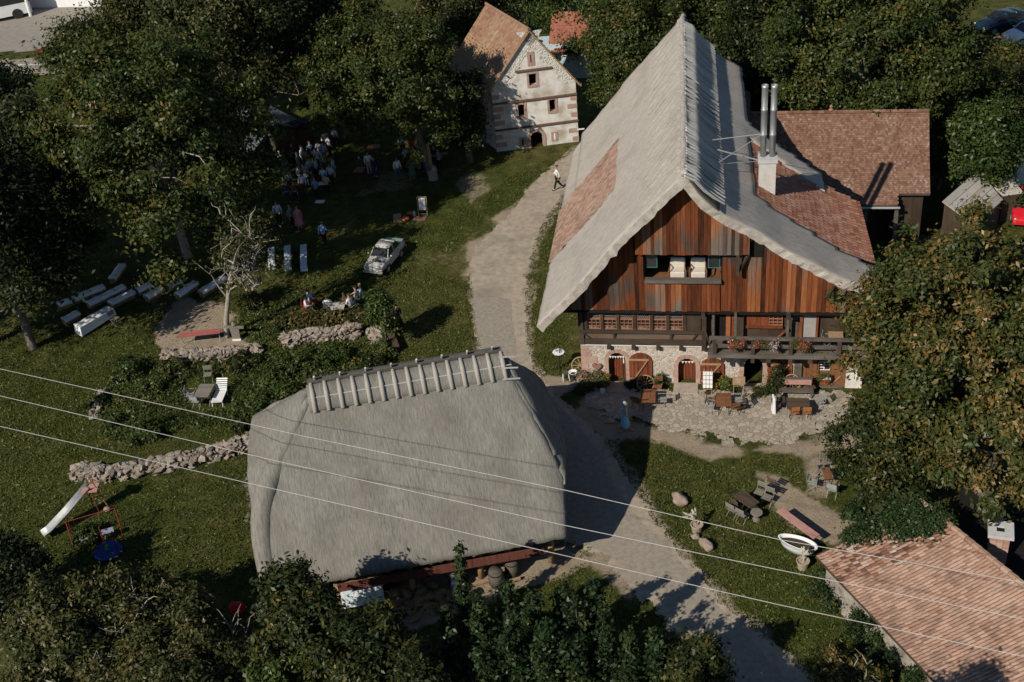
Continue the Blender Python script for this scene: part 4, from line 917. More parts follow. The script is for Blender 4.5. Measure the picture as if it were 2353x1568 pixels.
# brick chimney of the neighbouring low house at the right edge
nb = at(2300, 1218, 3.75)
nb_h = empty('neighbour_house', (nb.x + 1.247, nb.y + .237, 0), -.35, 'low dark flat-roofed annex behind the cottage with a brick chimney', 'house')
mb = MB(); mb.bb(-2.3, 4.5, -1.6, 3.2, 0, 2.2); mb.build('wall', DARKW, nb_h)
mb = MB(); mb.bb(-2.5, 4.7, -1.8, 3.4, 2.2, 2.32); mb.build('roof', BLACK, nb_h)
mb = MB(); x0, y0 = -1.45, -1.0
for k in range(14):
    z = 2.33 + k * .095
    for q in range(3):
        o_ = .12 if k % 2 else 0
        mb.bb(x0 + q * .24, x0 + q * .24 + .23, y0, y0 + .7, z, z + .085)
chb = mb.build('chimney', mat('brick', [C(.28, .15, .11), C(.38, .24, .19), C(.46, .34, .28)], scale=4, island=.7, bump=.2), nb_h)
mb = MB(); mb.bb(x0 - .12, x0 + .84, y0 - .12, y0 + .2, 3.67, 3.8); mb.bb(x0 - .12, x0 + .84, y0 + .5, y0 + .82, 3.67, 3.8); mb.bb(x0 - .12, x0 + .2, y0 + .2, y0 + .5, 3.67, 3.8); mb.bb(x0 + .5, x0 + .84, y0 + .2, y0 + .5, 3.67, 3.8); mb.build('chimney_cap', MATS['cement'], chb)
mb = MB(); mb.bb(x0 + .2, x0 + .5, y0 + .2, y0 + .5, 3.66, 3.72); mb.build('flue', BLACK, chb)

# ------------------------------------------------------------------ simple gabled houses far off / half hidden
def gabled(name, label, cat, p0, p1, zr, ze, half, tile, wall, nx=26, ny=12, over=.3, gable=False, y_dir=None, zb=0):
    """ridge from p0 to p1 (ground xy), ridge height zr, eaves ze, half width half"""
    p0, p1 = Vector((p0[0], p0[1], 0)), Vector((p1[0], p1[1], 0)); L_ = (p1 - p0).length; ang = math.atan2(p1.y - p0.y, p1.x - p0.x); c = (p0 + p1) / 2
    r = empty(name, c, ang, label, cat); h = L_ / 2
    mb = MB(); mb.prism([(-half + over, zb), (half - over, zb), (half - over, ze - .05), (0, zr - .2), (-half + over, ze - .05)], -h + over, h - over, 'x'); mb.build('wall', wall, r)
    mb = MB()
    for s in (-1, 1):
        q = [(-h, 0, zr), (h, 0, zr), (h, s * half, ze), (-h, s * half, ze)]; q = [Vector(a) for a in q]; mb.hexa([a - Vector((0, 0, .13)) for a in q] + [a - Vector((0, 0, .03)) for a in q])
    rf_ = mb.build('roof', BEAMW, r)
    for s in (-1, 1):
        tiles('roof_tiles', lambda a, t: Vector((-h + 2 * h * a, s * half * t, zr + (ze - zr) * t)), nx, ny, tile, rf_)
    return r
a = at(1268, 27, 4.6); b = at(1371, 26, 4.6)
gabled('tiled_shed', 'small shed with bright orange-red tiled roof behind the camper van', 'shed', a, b, 4.6, 2.3, 2.6, mat('orange_tile', [C(.17, .06, .04), C(.28, .105, .065), C(.34, .15, .10)], scale=.8, island=.5, rough=.8, bump=.1), PLASTER)
a = at(471, 198, 3.4); b = at(640, 288, 3.4)
gabled('shaded_hall', 'long hall with tiled roof coloured blue for the deep shade under the trees at left', 'hall', a, b, 3.4, 1.9, 3.0, mat('bluegrey', [C(.06, .075, .085), C(.10, .12, .135), C(.14, .16, .175)], scale=1, island=.6, rough=.7), DARKW, nx=50, ny=22)  # tile roof, the teal cast of the shade is put into its colour
a = at(632, 290, 3.0); b = at(708, 266, 3.0)
gabled('shaded_lean_shed', 'narrow shed end beside the crowd, roof coloured blue for deep shade', 'shed', a, b, 3.0, 2.7, .5, MATS['bluegrey'], DARKW, nx=16, ny=4, over=.1)
a = at(560, -8, 6); b = at(800, 2, 6)
gabled('yellow_house', 'yellow house with red roof behind the bare trees at the top', 'house', a, b, 6, 3.8, 3.5, MATS['orange_tile'], mat('yellow_wall', [C(.5, .38, .16), C(.6, .46, .22)], bump=.05), nx=20, ny=8)
a = at(425, 112, 2.4); b = at(525, 80, 2.4)
gabled('low_red_shed', 'low shed with faded red roof seen through bare branches', 'shed', a, b, 2.4, 1.7, 1.4, MATS['orange_tile'], DARKW, nx=20, ny=8)
# two shingled sheds near the right edge
SHING = mat('grey_shingle', [C(.25, .22, .19), C(.36, .33, .29), C(.45, .42, .37)], scale=2, island=.6, bump=.15)
def planked_roof(name, label, pts, z_hi, z_lo, n):
    A_, B_, C_, D_ = [at(x, y, z) for (x, y), z in zip(pts, (z_hi, z_hi, z_lo, z_lo))]
    r = empty(name, (A_.x, A_.y, 0), 0, label, 'shed'); O_ = Vector((A_.x, A_.y, 0)); A_, B_, C_, D_ = A_ - O_, B_ - O_, C_ - O_, D_ - O_; mb = MB()
    for k in range(n):
        t0, t1 = k / n, (k + .94) / n; a, d = A_.lerp(D_, t0), A_.lerp(D_, t1); b, c = B_.lerp(C_, t0), B_.lerp(C_, t1); up = Vector((0, 0, .05 + .02 * (k % 2)))
        mb.hexa([a, b, c, d, a + up, b + up, c + up, d + up])
    mb.build('roof', SHING, r); mb = MB(); m_ = (A_ + B_ + C_ + D_) / 4
    q = [p.lerp(m_, .08) for p in (A_, B_, C_, D_)]; mb.hexa([Vector((p.x, p.y, 0)) for p in q] + [p - Vector((0, 0, .08)) for p in q]); mb.build('wall', DARKW, r)
    return r
planked_roof('shingle_shed', 'grey plank-roofed shed peeking out above the big autumn tree', [(2247, 393), (2165, 465), (2240, 520), (2305, 462)], 3.0, 1.9, 10)
planked_roof('shingle_shed', 'second lower plank-roofed shed beside a red car at the right edge', [(2275, 425), (2325, 412), (2352, 445), (2305, 452)], 2.2, 1.8, 7)

# ------------------------------------------------------------------ trees and shrubs
LV = {
 'walnut': leaf_mat('walnut_leaf', [C(.014, .028, .007, 0), C(.038, .058, .013, .4), C(.068, .080, .018, .7), C(.11, .090, .022, .9), C(.18, .095, .026, 1)]),
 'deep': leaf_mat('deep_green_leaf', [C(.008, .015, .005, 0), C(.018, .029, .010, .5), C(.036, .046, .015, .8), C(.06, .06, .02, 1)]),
 'autumn': leaf_mat('autumn_leaf', [C(.018, .036, .009, 0), C(.048, .062, .016, .38), C(.105, .092, .025, .62), C(.18, .118, .032, .8), C(.24, .13, .042, .94), C(.36, .24, .14, 1)]),
 'green': leaf_mat('mid_green_leaf', [C(.015, .030, .007, 0), C(.036, .062, .014, .45), C(.066, .096, .022, .75), C(.13, .12, .03, 1)]),
 'olive': leaf_mat('olive_leaf', [C(.020, .030, .009, 0), C(.050, .060, .018, .4), C(.090, .088, .028, .7), C(.15, .11, .045, 1)]),
 'poplar': leaf_mat('poplar_leaf', [C(.009, .020, .008, 0), C(.022, .042, .014, .5), C(.042, .066, .022, .8), C(.09, .09, .03, 1)]),
 'mixed': leaf_mat('turning_leaf', [C(.010, .020, .006, 0), C(.028, .040, .011, .45), C(.055, .060, .016, .75), C(.14, .105, .022, .94), C(.24, .16, .035, 1)]),
 'orange': leaf_mat('orange_leaf', [C(.05, .03, .012, 0), C(.12, .06, .02, .4), C(.20, .09, .03, .7), C(.24, .12, .05, 1)]),
 'weeds': leaf_mat('weed_leaf', [C(.018, .034, .009, 0), C(.048, .070, .018, .4), C(.088, .105, .028, .75), C(.16, .14, .04, 1)]),
 'ivy': leaf_mat('ivy_leaf', [C(.010, .022, .008, 0), C(.024, .044, .014, .5), C(.044, .070, .022, .85), C(.13, .08, .03, 1)], .1),
 'grassy': leaf_mat('tall_grass_leaf', [C(.03, .035, .012, 0), C(.08, .075, .025, .5), C(.16, .12, .045, 1)], .2),
}
BARK = mat('bark', [C(.06, .048, .038), C(.13, .11, .09), C(.20, .175, .145)], scale=6, stretch=(1, 1, .3), bump=.3, bscale=20, rough=.95)
BARKP = mat('pale_bark', [C(.16, .14, .11), C(.28, .25, .21), C(.36, .33, .28)], scale=6, bump=.2, rough=.95)

def leaves(name, Cn, Rn, n, size, m, parent, flat=.8, seed=0, orient=(.9, .5), center=(0, 0, 0), elong=1.5):
    """Cn (k,3) clump centres, Rn (k,) clump radii; n leaves shared in proportion to clump volume"""
    k_ = .85 if size < .2 else (.50 if size > .25 else .62); n = int(n * 1.35 / k_ ** 1.6); size *= k_
    r = np.random.RandomState(seed + 17); w = Rn ** 2; w = w / w.sum(); idx = r.choice(len(Cn), n, p=w)
    g = r.normal(size=(n, 3)); g /= (np.linalg.norm(g, axis=1, keepdims=True) + 1e-9); rad = np.minimum(np.abs(r.normal(size=n)) * .62, 1.7)
    off = g * rad[:, None] * Rn[idx][:, None]; off[:, 2] *= flat; P = Cn[idx] + off
    out = P - np.array(center); out /= np.linalg.norm(out, axis=1, keepdims=True) + 1e-9
    nn = r.normal(size=(n, 3)) * .75 + g * .5 + out * orient[0] * .6 + np.array([0, 0, orient[1]]); nn /= np.linalg.norm(nn, axis=1, keepdims=True)
    a = np.cross(nn, r.normal(size=(n, 3))); a /= np.linalg.norm(a, axis=1, keepdims=True) + 1e-9; b = np.cross(nn, a)
    s = size * (.6 + .8 * r.rand(n))[:, None]; A = a * s * .5 * elong; B_ = b * s * .36
    V = np.stack([P - A, P + B_ - A * .1, P + A, P - B_ - A * .1], 1).reshape(-1, 3)
    V[0::4, 2] -= 0; V[2::4] -= nn * s * .25
    cr = r.rand(len(Cn)); val = np.clip(.42 * cr[idx] + .58 * r.rand(n) + .06 * r.normal(size=n), 0, 1) ** 1.15
    return np_mesh(name, V, np.arange(4 * n).reshape(-1, 4), m, parent, attrs={'rnd': val})

def limb(mb, p0, p1, r0, r1, n=5, wig=.12, seed=0, sides=6):
    r = random.Random(seed); p0, p1 = Vector(p0), Vector(p1); L_ = (p1 - p0).length; pts = []
    for k in range(n):
        t = k / (n - 1); o = Vector((r.uniform(-1, 1), r.uniform(-1, 1), r.uniform(-.5, .5))) * wig * L_ * math.sin(math.pi * t) * .6
        pts.append(p0.lerp(p1, t) + o + Vector((0, 0, .12 * L_ * math.sin(math.pi * t))))
    mb.tube(pts, [r0 + (r1 - r0) * k / (n - 1) for k in range(n)], sides, cap=False); return pts

def tree(name, label, px, py, zc, rx, rz, n, size, kind, cat='tree', clumps=70, bark=None, seed=0, ry=None, group='trees around the farm', shellf=.55, crf=.24, flat=.75,
         trunk=True, tr=.28, limbs=14, bare=0, base=None, lift=0.0):
    c = at(px, py, zc); ry = ry or rx; r = np.random.RandomState(seed * 13 + 5)
    gx, gy = (c.x, c.y) if base is None else base
    root = empty(name, (gx, gy, lift), 0, label, cat, group); cc = Vector((c.x - gx, c.y - gy, zc - lift))
    d = r.normal(size=(clumps, 3)); d /= np.linalg.norm(d, axis=1, keepdims=True); d[:, 2] = np.where(d[:, 2] < -.55, -d[:, 2], d[:, 2])
    rr = (shellf + (1 - shellf) * r.rand(clumps)) * (1 + .22 * np.sin(d[:, 0] * 3.1 + seed) * np.cos(d[:, 1] * 2.7 + seed * 2) + .12 * r.normal(size=clumps))
    Cn = d * rr[:, None] * np.array([rx, ry, rz]) * .86 + np.array(cc); Rn = (.7 + .6 * r.rand(clumps)) * crf * (rx + rz) / 2
    Cn[:, 2] = np.maximum(Cn[:, 2], Rn * .4)
    leaves('crown', Cn, Rn, n, size, LV[kind], root, flat, seed, center=tuple(cc))
    if trunk:
        mb = MB(); top = cc + Vector((0, 0, rz * .2)); bk = bark or BARK
        pts = limb(mb, (0, 0, -.1), top, tr, tr * .35, 7, .06, seed, 9)
        for k in range(limbs):
            q = pts[2 + k % 4]; tgt = Vector(Cn[(k * 7) % clumps]); ps = limb(mb, q, tgt, tr * .34, tr * .06, 6, .2, seed * 31 + k, 5)
            for j in range(2): e = Vector(Cn[(k * 7 + j * 3 + 1) % clumps]); limb(mb, ps[3], ps[3].lerp(e, .6), tr * .14, tr * .03, 4, .25, seed * 77 + k * 2 + j, 4)
        mb.build('trunk', bk, root, smooth=True)
    if bare:
        mb = MB()
        for k in range(bare):
            t = Vector(Cn[r.randint(clumps)]); ps = limb(mb, (cc.x + r.uniform(-.5, .5), cc.y + r.uniform(-.5, .5), max(0, cc.z - rz * .6)), t + (t - cc) * r.uniform(.05, .35), .07, .012, 7, .3, seed * 5 + k, 4)
            for j in range(4): b0 = ps[3 + j % 3]; limb(mb, b0, b0 + Vector((r.uniform(-1, 1), r.uniform(-1, 1), r.uniform(-.2, 1.2))) * rx * .28, .03, .006, 4, .3, seed * 9 + k * 4 + j, 3)
        mb.build('bare_twigs', BARKP, root)
    return root

T = tree
# left side wood
T('walnut_tree', 'huge walnut tree with yellowing leaves above the white-covered benches at left', 372, 350, 9.0, 7.4, 8.4, 40000, .34, 'walnut', clumps=260, seed=1, tr=.3, crf=.125, limbs=30, shellf=.45, bark=BARKP, base=(at(432, 590)[0], at(432, 590)[1]))
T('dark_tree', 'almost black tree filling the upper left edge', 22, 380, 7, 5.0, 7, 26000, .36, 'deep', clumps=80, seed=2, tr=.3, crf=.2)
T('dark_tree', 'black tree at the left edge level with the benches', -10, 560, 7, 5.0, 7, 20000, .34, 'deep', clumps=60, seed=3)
T('dark_tree', 'dark tree crown behind the walnut near the parking lot', 245, 190, 7, 3.6, 6, 15000, .36, 'olive', clumps=60, seed=4, shellf=.4)
T('bare_tree', 'thin-leaved tree with pale trunks left of the yellow house', 345, 70, 8, 4.4, 7, 13000, .34, 'olive', clumps=70, seed=5, bare=10, shellf=.3)
T('bare_tree', 'half-bare brown tree over the low red shed', 480, 90, 11, 5, 8.5, 15000, .32, 'olive', clumps=90, seed=6, bare=16, shellf=.3, bark=BARKP)
T('dark_tree', 'brownish spreading conifer left of the round maple', 590, 120, 9, 4.6, 6.5, 18000, .32, 'olive', clumps=120, seed=7, bare=6, shellf=.35, crf=.18)
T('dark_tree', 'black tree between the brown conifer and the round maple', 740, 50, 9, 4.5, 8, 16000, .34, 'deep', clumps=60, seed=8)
T('maple_tree', 'broad round maple with bronze tips shading the wedding crowd', 880, 190, 6.4, 6.2, 5.7, 44000, .30, 'walnut', clumps=300, seed=9, tr=.30, crf=.12, shellf=.62, base=(at(992, 402)[0], at(992, 402)[1]))
T('dark_tree', 'grey-green tree behind the peak of the white granary', 1035, 20, 3.5, 4.4, 6, 18000, .3, 'olive', clumps=70, seed=10, shellf=.4)
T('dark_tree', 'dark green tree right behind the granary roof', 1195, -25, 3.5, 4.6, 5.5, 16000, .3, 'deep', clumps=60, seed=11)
T('dark_tree', 'dark hedge-like tree on the top edge above the orange shed', 1360, -10, 5, 6, 4.5, 15000, .3, 'green', clumps=60, seed=12)
T('oak_tree', 'bronze-green tree leaning over the camper beside the thatched ridge', 1462, 135, 7.5, 3.9, 6.6, 30000, .28, 'walnut', clumps=200, seed=13, crf=.14)
T('oak_tree', 'green tree crown directly behind the tip of the thatched roof', 1650, 70, 8, 5.4, 7, 26000, .28, 'walnut', clumps=90, seed=14)
T('oak_tree', 'dark green tree right of the thatched roof tip', 1760, 110, 8, 3.6, 6.5, 16000, .28, 'deep', clumps=60, seed=15)
T('walnut_tree', 'large walnut tree with orange-tinted clumps above the tiled barn', 2010, 100, 9, 7.8, 7.2, 46000, .32, 'walnut', clumps=300, seed=16, crf=.12, tr=.4, shellf=.6)
T('oak_tree', 'green tree on the top edge between the two walnuts', 1830, 0, 8, 5.5, 6, 17000, .3, 'walnut', clumps=70, seed=17)
T('oak_tree', 'tree crown on the top edge just left of the parked cars', 2100, 15, 8, 4.6, 6, 17000, .3, 'walnut', clumps=70, seed=18)
T('bush', 'dark bushy tree below the parked cars at the right edge', 2195, 215, 4.5, 2.8, 4.5, 14000, .26, 'deep', 'bush', clumps=60, seed=19)
T('bush', 'dark green bushy tree right of the tiled barn', 2245, 350, 3.5, 3.6, 4.0, 17000, .24, 'green', 'bush', clumps=70, seed=20)
T('bush', 'grey-green bush beside the utility pole at the right edge', 2335, 250, 3.5, 3.2, 3.8, 12000, .24, 'olive', 'bush', clumps=60, seed=21)
T('bush', 'dark bush behind the right end of the tiled barn', 2165, 300, 4, 3.0, 4.6, 12000, .25, 'deep', 'bush', clumps=50, seed=22)
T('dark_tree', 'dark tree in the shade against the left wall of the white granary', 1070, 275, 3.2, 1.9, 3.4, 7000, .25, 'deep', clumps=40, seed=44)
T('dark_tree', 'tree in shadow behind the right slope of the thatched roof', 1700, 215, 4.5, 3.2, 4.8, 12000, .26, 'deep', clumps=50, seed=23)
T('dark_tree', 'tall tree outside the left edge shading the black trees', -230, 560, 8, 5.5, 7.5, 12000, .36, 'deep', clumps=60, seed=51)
# the big autumn tree in the right foreground
T('linden_tree', 'big orange and green autumn linden covering the right end of the farmhouse', 2200, 815, 7.2, 5.3, 6.6, 78000, .175, 'autumn', clumps=420, seed=24, crf=.10, tr=.4, shellf=.68, limbs=20)
T('linden_tree', 'lower orange skirt of the autumn linden above the brick chimney', 2290, 1030, 5.0, 3.6, 3.6, 26000, .19, 'autumn', clumps=90, seed=25, crf=.15, shellf=.6)
T('creeper_bush', 'tall dark green and orange creeper between the patio and the cottage', 2030, 1050, 3.0, 2.4, 3.4, 24000, .15, 'mixed', 'bush', clumps=90, seed=26, crf=.17, trunk=False)
# small trees in the garden at left
T('sparse_tree', 'small leafless apple tree with pale branches beside the red bench', 565, 590, 5.4, 3.1, 3.2, 1500, .15, 'olive', clumps=80, seed=27, bark=BARKP, tr=.17, shellf=.2, bare=16, crf=.22, base=(at(520, 775)[0], at(520, 775)[1]))
T('slim_tree', 'slim dark climber-covered post beside the woman in black', 880, 730, 2.1, .75, 1.9, 5000, .15, 'green', clumps=30, seed=28, crf=.3, tr=.06, limbs=4)
# foreground growth along the bottom edge
T('hazel_bush', 'large brown-green bush with bare branches in the lower left corner', 200, 1465, 2.3, 4.3, 2.5, 46000, .15, 'olive', 'bush', clumps=170, seed=30, crf=.16, trunk=False, bare=30, shellf=.4, group='bushes along the lower edge')
T('hazel_bush', 'green bush at the left edge below the slide', 5, 1350, 2.2, 2.3, 2.4, 18000, .15, 'deep', 'bush', clumps=70, seed=31, trunk=False, group='bushes along the lower edge')
T('hazel_bush', 'olive bush below the blue merry-go-round', 390, 1450, 1.8, 2.4, 2.0, 20000, .14, 'olive', 'bush', clumps=80, seed=32, trunk=False, bare=12, group='bushes along the lower edge')
T('hazel_bush', 'brownish bush beside the dead branches at the bottom', 400, 1570, 2.6, 2.8, 2.2, 24000, .14, 'olive', 'bush', clumps=90, seed=33, trunk=False, bare=14, group='bushes along the lower edge')
T('maple_bush', 'green and yellow maple bush covering the lower left corner of the barn roof', 690, 1440, 3.6, 1.9, 2.8, 24000, .17, 'mixed', 'bush', clumps=80, seed=34, crf=.2, bare=3, tr=.1, group='bushes along the lower edge')
T('maple_bush', 'green and yellow maple bush at the bottom in front of the straw', 850, 1535, 2.8, 2.1, 2.6, 24000, .17, 'mixed', 'bush', clumps=80, seed=35, crf=.2, tr=.1, group='bushes along the lower edge')
T('maple_bush', 'yellow-flecked bush on the bottom edge left of the poplars', 955, 1610, 2.6, 1.8, 2.2, 14000, .16, 'mixed', 'bush', clumps=60, seed=36, crf=.2, tr=.1, group='bushes along the lower edge')
T('maple_bush', 'dark bush at the bottom between the maples and the hazel', 640, 1580, 2.0, 1.8, 2.0, 16000, .16, 'green', 'bush', clumps=60, seed=37, crf=.2, tr=.1, group='bushes along the lower edge')
def poplar(px, py, h, w, n, label, seed):
    b = at(px, py, h * .5); r = np.random.RandomState(seed); root = empty('poplar_tree', (b.x, b.y, 0), 0, label, 'tree', 'young poplars in front of the barn')
    k = 12; Z = np.linspace(.12, 1, k) * h * .98; Cn = np.stack([r.normal(size=k) * .10 * w, r.normal(size=k) * .10 * w, Z], 1); Rn = w * (.40 - .30 * np.abs(Z / h - .3)) * (.8 + .3 * r.rand(k))
    Rn = np.maximum(Rn, w * .12)
    leaves('crown', Cn, Rn, n, .16, LV['poplar'], root, 1.1, seed, center=(0, 0, 0), orient=(.3, .7), elong=1.3)
    mb = MB(); mb.tube([(0, 0, -.05), (.02, 0, h * .5), (0, 0, h * .97)], [.07, .05, .012], 6); mb.build('trunk', BARK, root)
PP = [(1066, 1370, 5.2, .9, 'poplar sapling standing alone against the barn fascia', 2600), (1035, 1470, 3.2, 1.0, 'short poplar left of the tall slim sapling', 2600), (1110, 1470, 4.6, 1.5, 'poplar just right of the slim sapling, left edge of the clump', 4200),
      (1170, 1440, 4.4, 1.3, 'dark poplar under the barrels', 3800), (1180, 1530, 5.0, 1.6, 'poplar at the bottom below the barrels', 4400), (1235, 1475, 5.0, 1.5, 'poplar in the middle of the clump, rear', 4400),
      (1260, 1550, 5.2, 1.6, 'poplar on the bottom edge in the middle of the clump', 4400), (1300, 1440, 4.6, 1.3, 'pointed poplar at the upper right of the clump', 4200), (1330, 1490, 5.0, 1.5, 'tall poplar third from the road', 4400),
      (1370, 1450, 5.2, 1.4, 'tallest poplar nearest the shaded road', 4400), (1390, 1530, 4.8, 1.6, 'wide poplar next to the road', 4400), (1330, 1570, 4.6, 1.6, 'poplar cut by the bottom edge left of the road', 4000),
      (1450, 1560, 4.4, 1.4, 'poplar on the bottom edge touching the shaded road', 3800), (1510, 1550, 4.4, 1.3, 'grey-green poplar standing at the shaded road edge', 3600), (1120, 1570, 4.0, 1.5, 'low poplar at the bottom beside the maple bushes', 3600), (1040, 1530, 3.6, 1.4, 'dim poplar below the straw', 3400)]
for k, (x, y, h, w, lb, n) in enumerate(PP): poplar(x, y, h, w, n, lb, 200 + k)
T('maple_bush', 'yellow-green bush at the bottom in the middle of the shaded road', 1590, 1560, 2.2, 1.4, 2.4, 9000, .16, 'mixed', 'bush', clumps=40, seed=38, crf=.24, tr=.08, group='bushes along the lower edge')
T('orange_bush', 'orange-leaved bush on the bottom edge left of the cottage', 1940, 1575, 1.6, 1.9, 1.4, 4500, .13, 'autumn', 'bush', clumps=60, seed=39, trunk=False, bare=8, crf=.2, shellf=.3, group='bushes along the lower edge')
# trees just outside the lower right whose shade falls on the road and cottage
T('maple_tree', 'tall tree outside the lower edge shading the road', 1560, 1840, 6.2, 2.6, 4.0, 16000, .24, 'mixed', clumps=60, seed=41, crf=.24)
T('maple_tree', 'tall tree outside the lower edge shading the cottage tiles', 2010, 1790, 6.0, 2.0, 3.0, 9000, .24, 'mixed', clumps=44, seed=42, crf=.26)
T('maple_tree', 'tall tree outside the lower edge left of the road', 1330, 1830, 6.2, 2.4, 3.8, 12000, .24, 'mixed', clumps=50, seed=43, crf=.26)
# shrubs in the garden beds
def shrub(px, py, rx, rz, n, kind, label, seed, ry=None, size=.13, name='shrub', zc=None, group='shrubs in the garden beds', clumps=26):
    return T(name, label, px, py, rz * .45 if zc is None else zc, rx, rz, n, size, kind, name.replace('_', ' ').split()[-1] if name != 'shrub' else 'shrub', clumps=clumps, seed=seed, trunk=False, crf=.3, ry=ry, group=group, shellf=.3)
SH = [(300, 850, 1.9, 1.1, 5200, 'green', 'dark shrub left of the middle stone wall'), (360, 880, 1.7, 1.0, 4800, 'green', 'green shrub above the grey garden table'), (400, 845, 1.4, .9, 3400, 'olive', 'brownish plants at the left foot of the stone wall'),
      (555, 830, 1.5, .9, 3800, 'mixed', 'yellow-orange shrub at the right end of the middle wall'), (620, 870, 1.6, .9, 4200, 'green', 'green shrub between the two upper stone walls'), (690, 840, 1.7, 1.0, 4600, 'green', 'green shrub under the long stone wall'),
      (770, 820, 1.8, 1.1, 5200, 'green', 'large green shrub under the seated guests'), (850, 840, 1.8, 1.1, 5200, 'mixed', 'yellow-green shrub beside the dark wooden bench'), (880, 800, 1.1, .9, 2800, 'green', 'shrub behind the end of the long wall'),
      (600, 930, 1.5, .9, 4200, 'green', 'round shrub right of the white lounge chair'), (660, 905, 1.6, .9, 4200, 'deep', 'dark shrub near the left ridge of the barn'), (340, 990, 1.9, 1.0, 5200, 'deep', 'dark ivy mound left of the grey garden table'),
      (230, 925, 1.1, .8, 2800, 'deep', 'dark low plants at the left rock pile'), (260, 970, 1.0, .7, 2400, 'green', 'low plants below the left rock pile'), (580, 700, 1.9, 1.0, 4600, 'olive', 'olive bush left of the seated guests'), (640, 740, 1.4, .8, 3000, 'olive', 'olive plants at the upper end of the long wall'),
      (555, 985, 1.0, .6, 1800, 'mixed', 'yellow tuft above the lower stone wall'), (200, 1235, 1.6, .9, 3600, 'deep', 'dark bush under the foot of the slide'), (1960, 1180, .9, .9, 2400, 'ivy', 'ivy mound at the cottage corner beside the brown table'),
      (1900, 1320, .8, .6, 1800, 'ivy', 'weeds at the cottage corner below the bathtub'), (1985, 1400, .9, .8, 2400, 'ivy', 'ivy on the cottage wall below the mossy tiles'), (2060, 1480, 1.0, .9, 2800, 'ivy', 'ivy on the cottage wall halfway down'), (2110, 1560, 1.0, .9, 2600, 'ivy', 'ivy on the cottage wall at the bottom edge'),
      (1860, 200, 1.5, 1.2, 2600, 'deep', 'bush on the sunny lawn behind the tiled barn')]
for k, (x, y, rx, rz, n, kd, lb) in enumerate(SH): shrub(x, y, rx * .72, rz * .62, int(n * .6), {'deep': 'green', 'green': 'weeds'}.get(kd, kd) if k % 3 else kd, lb, 300 + k)
# golden grass on top of the long wall
c = at(755, 735); gr_ = np.array([[at(680 + 8 * k, 742 - .2 * k)[0], at(680 + 8 * k, 742 - .2 * k)[1], .3] for k in range(24)])
o = leaves('tall_grass', gr_, np.full(24, .5), 4200, .22, LV['grassy'], None, .7, 77, orient=(0, 0), elong=2.6); tag(o, kind='stuff')
# ivy lying over the cottage roof
iv = []; r = random.Random(5)
for k in range(60):
    s = r.uniform(-.02, .11); t = r.uniform(0, max(.05, .62 - s * 4.5))
    p = rc(max(0, s), t) + CO; iv.append((p.x, p.y, p.z + .12))
for k in range(26): p = cn.lerp(ce, k / 26) if k < 12 else cn.lerp(cn_back, (k - 12) / 13); iv.append((p.x - .2, p.y + .3, max(.3, p.z - r.uniform(0, 1.5))))
iv = np.array(iv); o = leaves('ivy_cover', iv, np.full(len(iv), .48), 24000, .13, LV['ivy'], None, .6, 88, orient=(0, 1.2), elong=1.1)
tag(o, 'dense dark green ivy spilling over the top corner of the cottage roof', 'ivy')
# dead branches standing in the lower left
b = at(535, 1590); dd = empty('dead_shrub', (b.x, b.y, 0), 0, 'pale leafless dead shrub in front of the red cloth at the bottom', 'shrub'); mb = MB(); r = random.Random(3)
for k in range(16):
    e = Vector((r.uniform(-1.2, 1.4), r.uniform(-.4, .9), r.uniform(2.0, 3.6))); ps = limb(mb, (r.uniform(-.3, .3), 0, 0), e, .045, .012, 6, .2, k, 5)
    for j in range(4): q = ps[2 + j]; limb(mb, q, q + Vector((r.uniform(-.6, .6), r.uniform(-.4, .4), r.uniform(.2, .8))), .02, .006, 4, .2, k * 9 + j, 4)
mb.build('branches', BARKP, dd)
b = at(1842, 255); dt = empty('small_bare_tree', (b.x, b.y, 0), 0, 'small pale leafless tree on the lawn behind the flue pipes', 'tree', 'trees around the farm'); mb = MB()
for k in range(5): limb(mb, (0, 0, 0), (r.uniform(-1, 1), 0, r.uniform(1.4, 2.4)), .08, .02, 5, .2, 50 + k, 5)
mb.build('trunk', BARKP, dt)

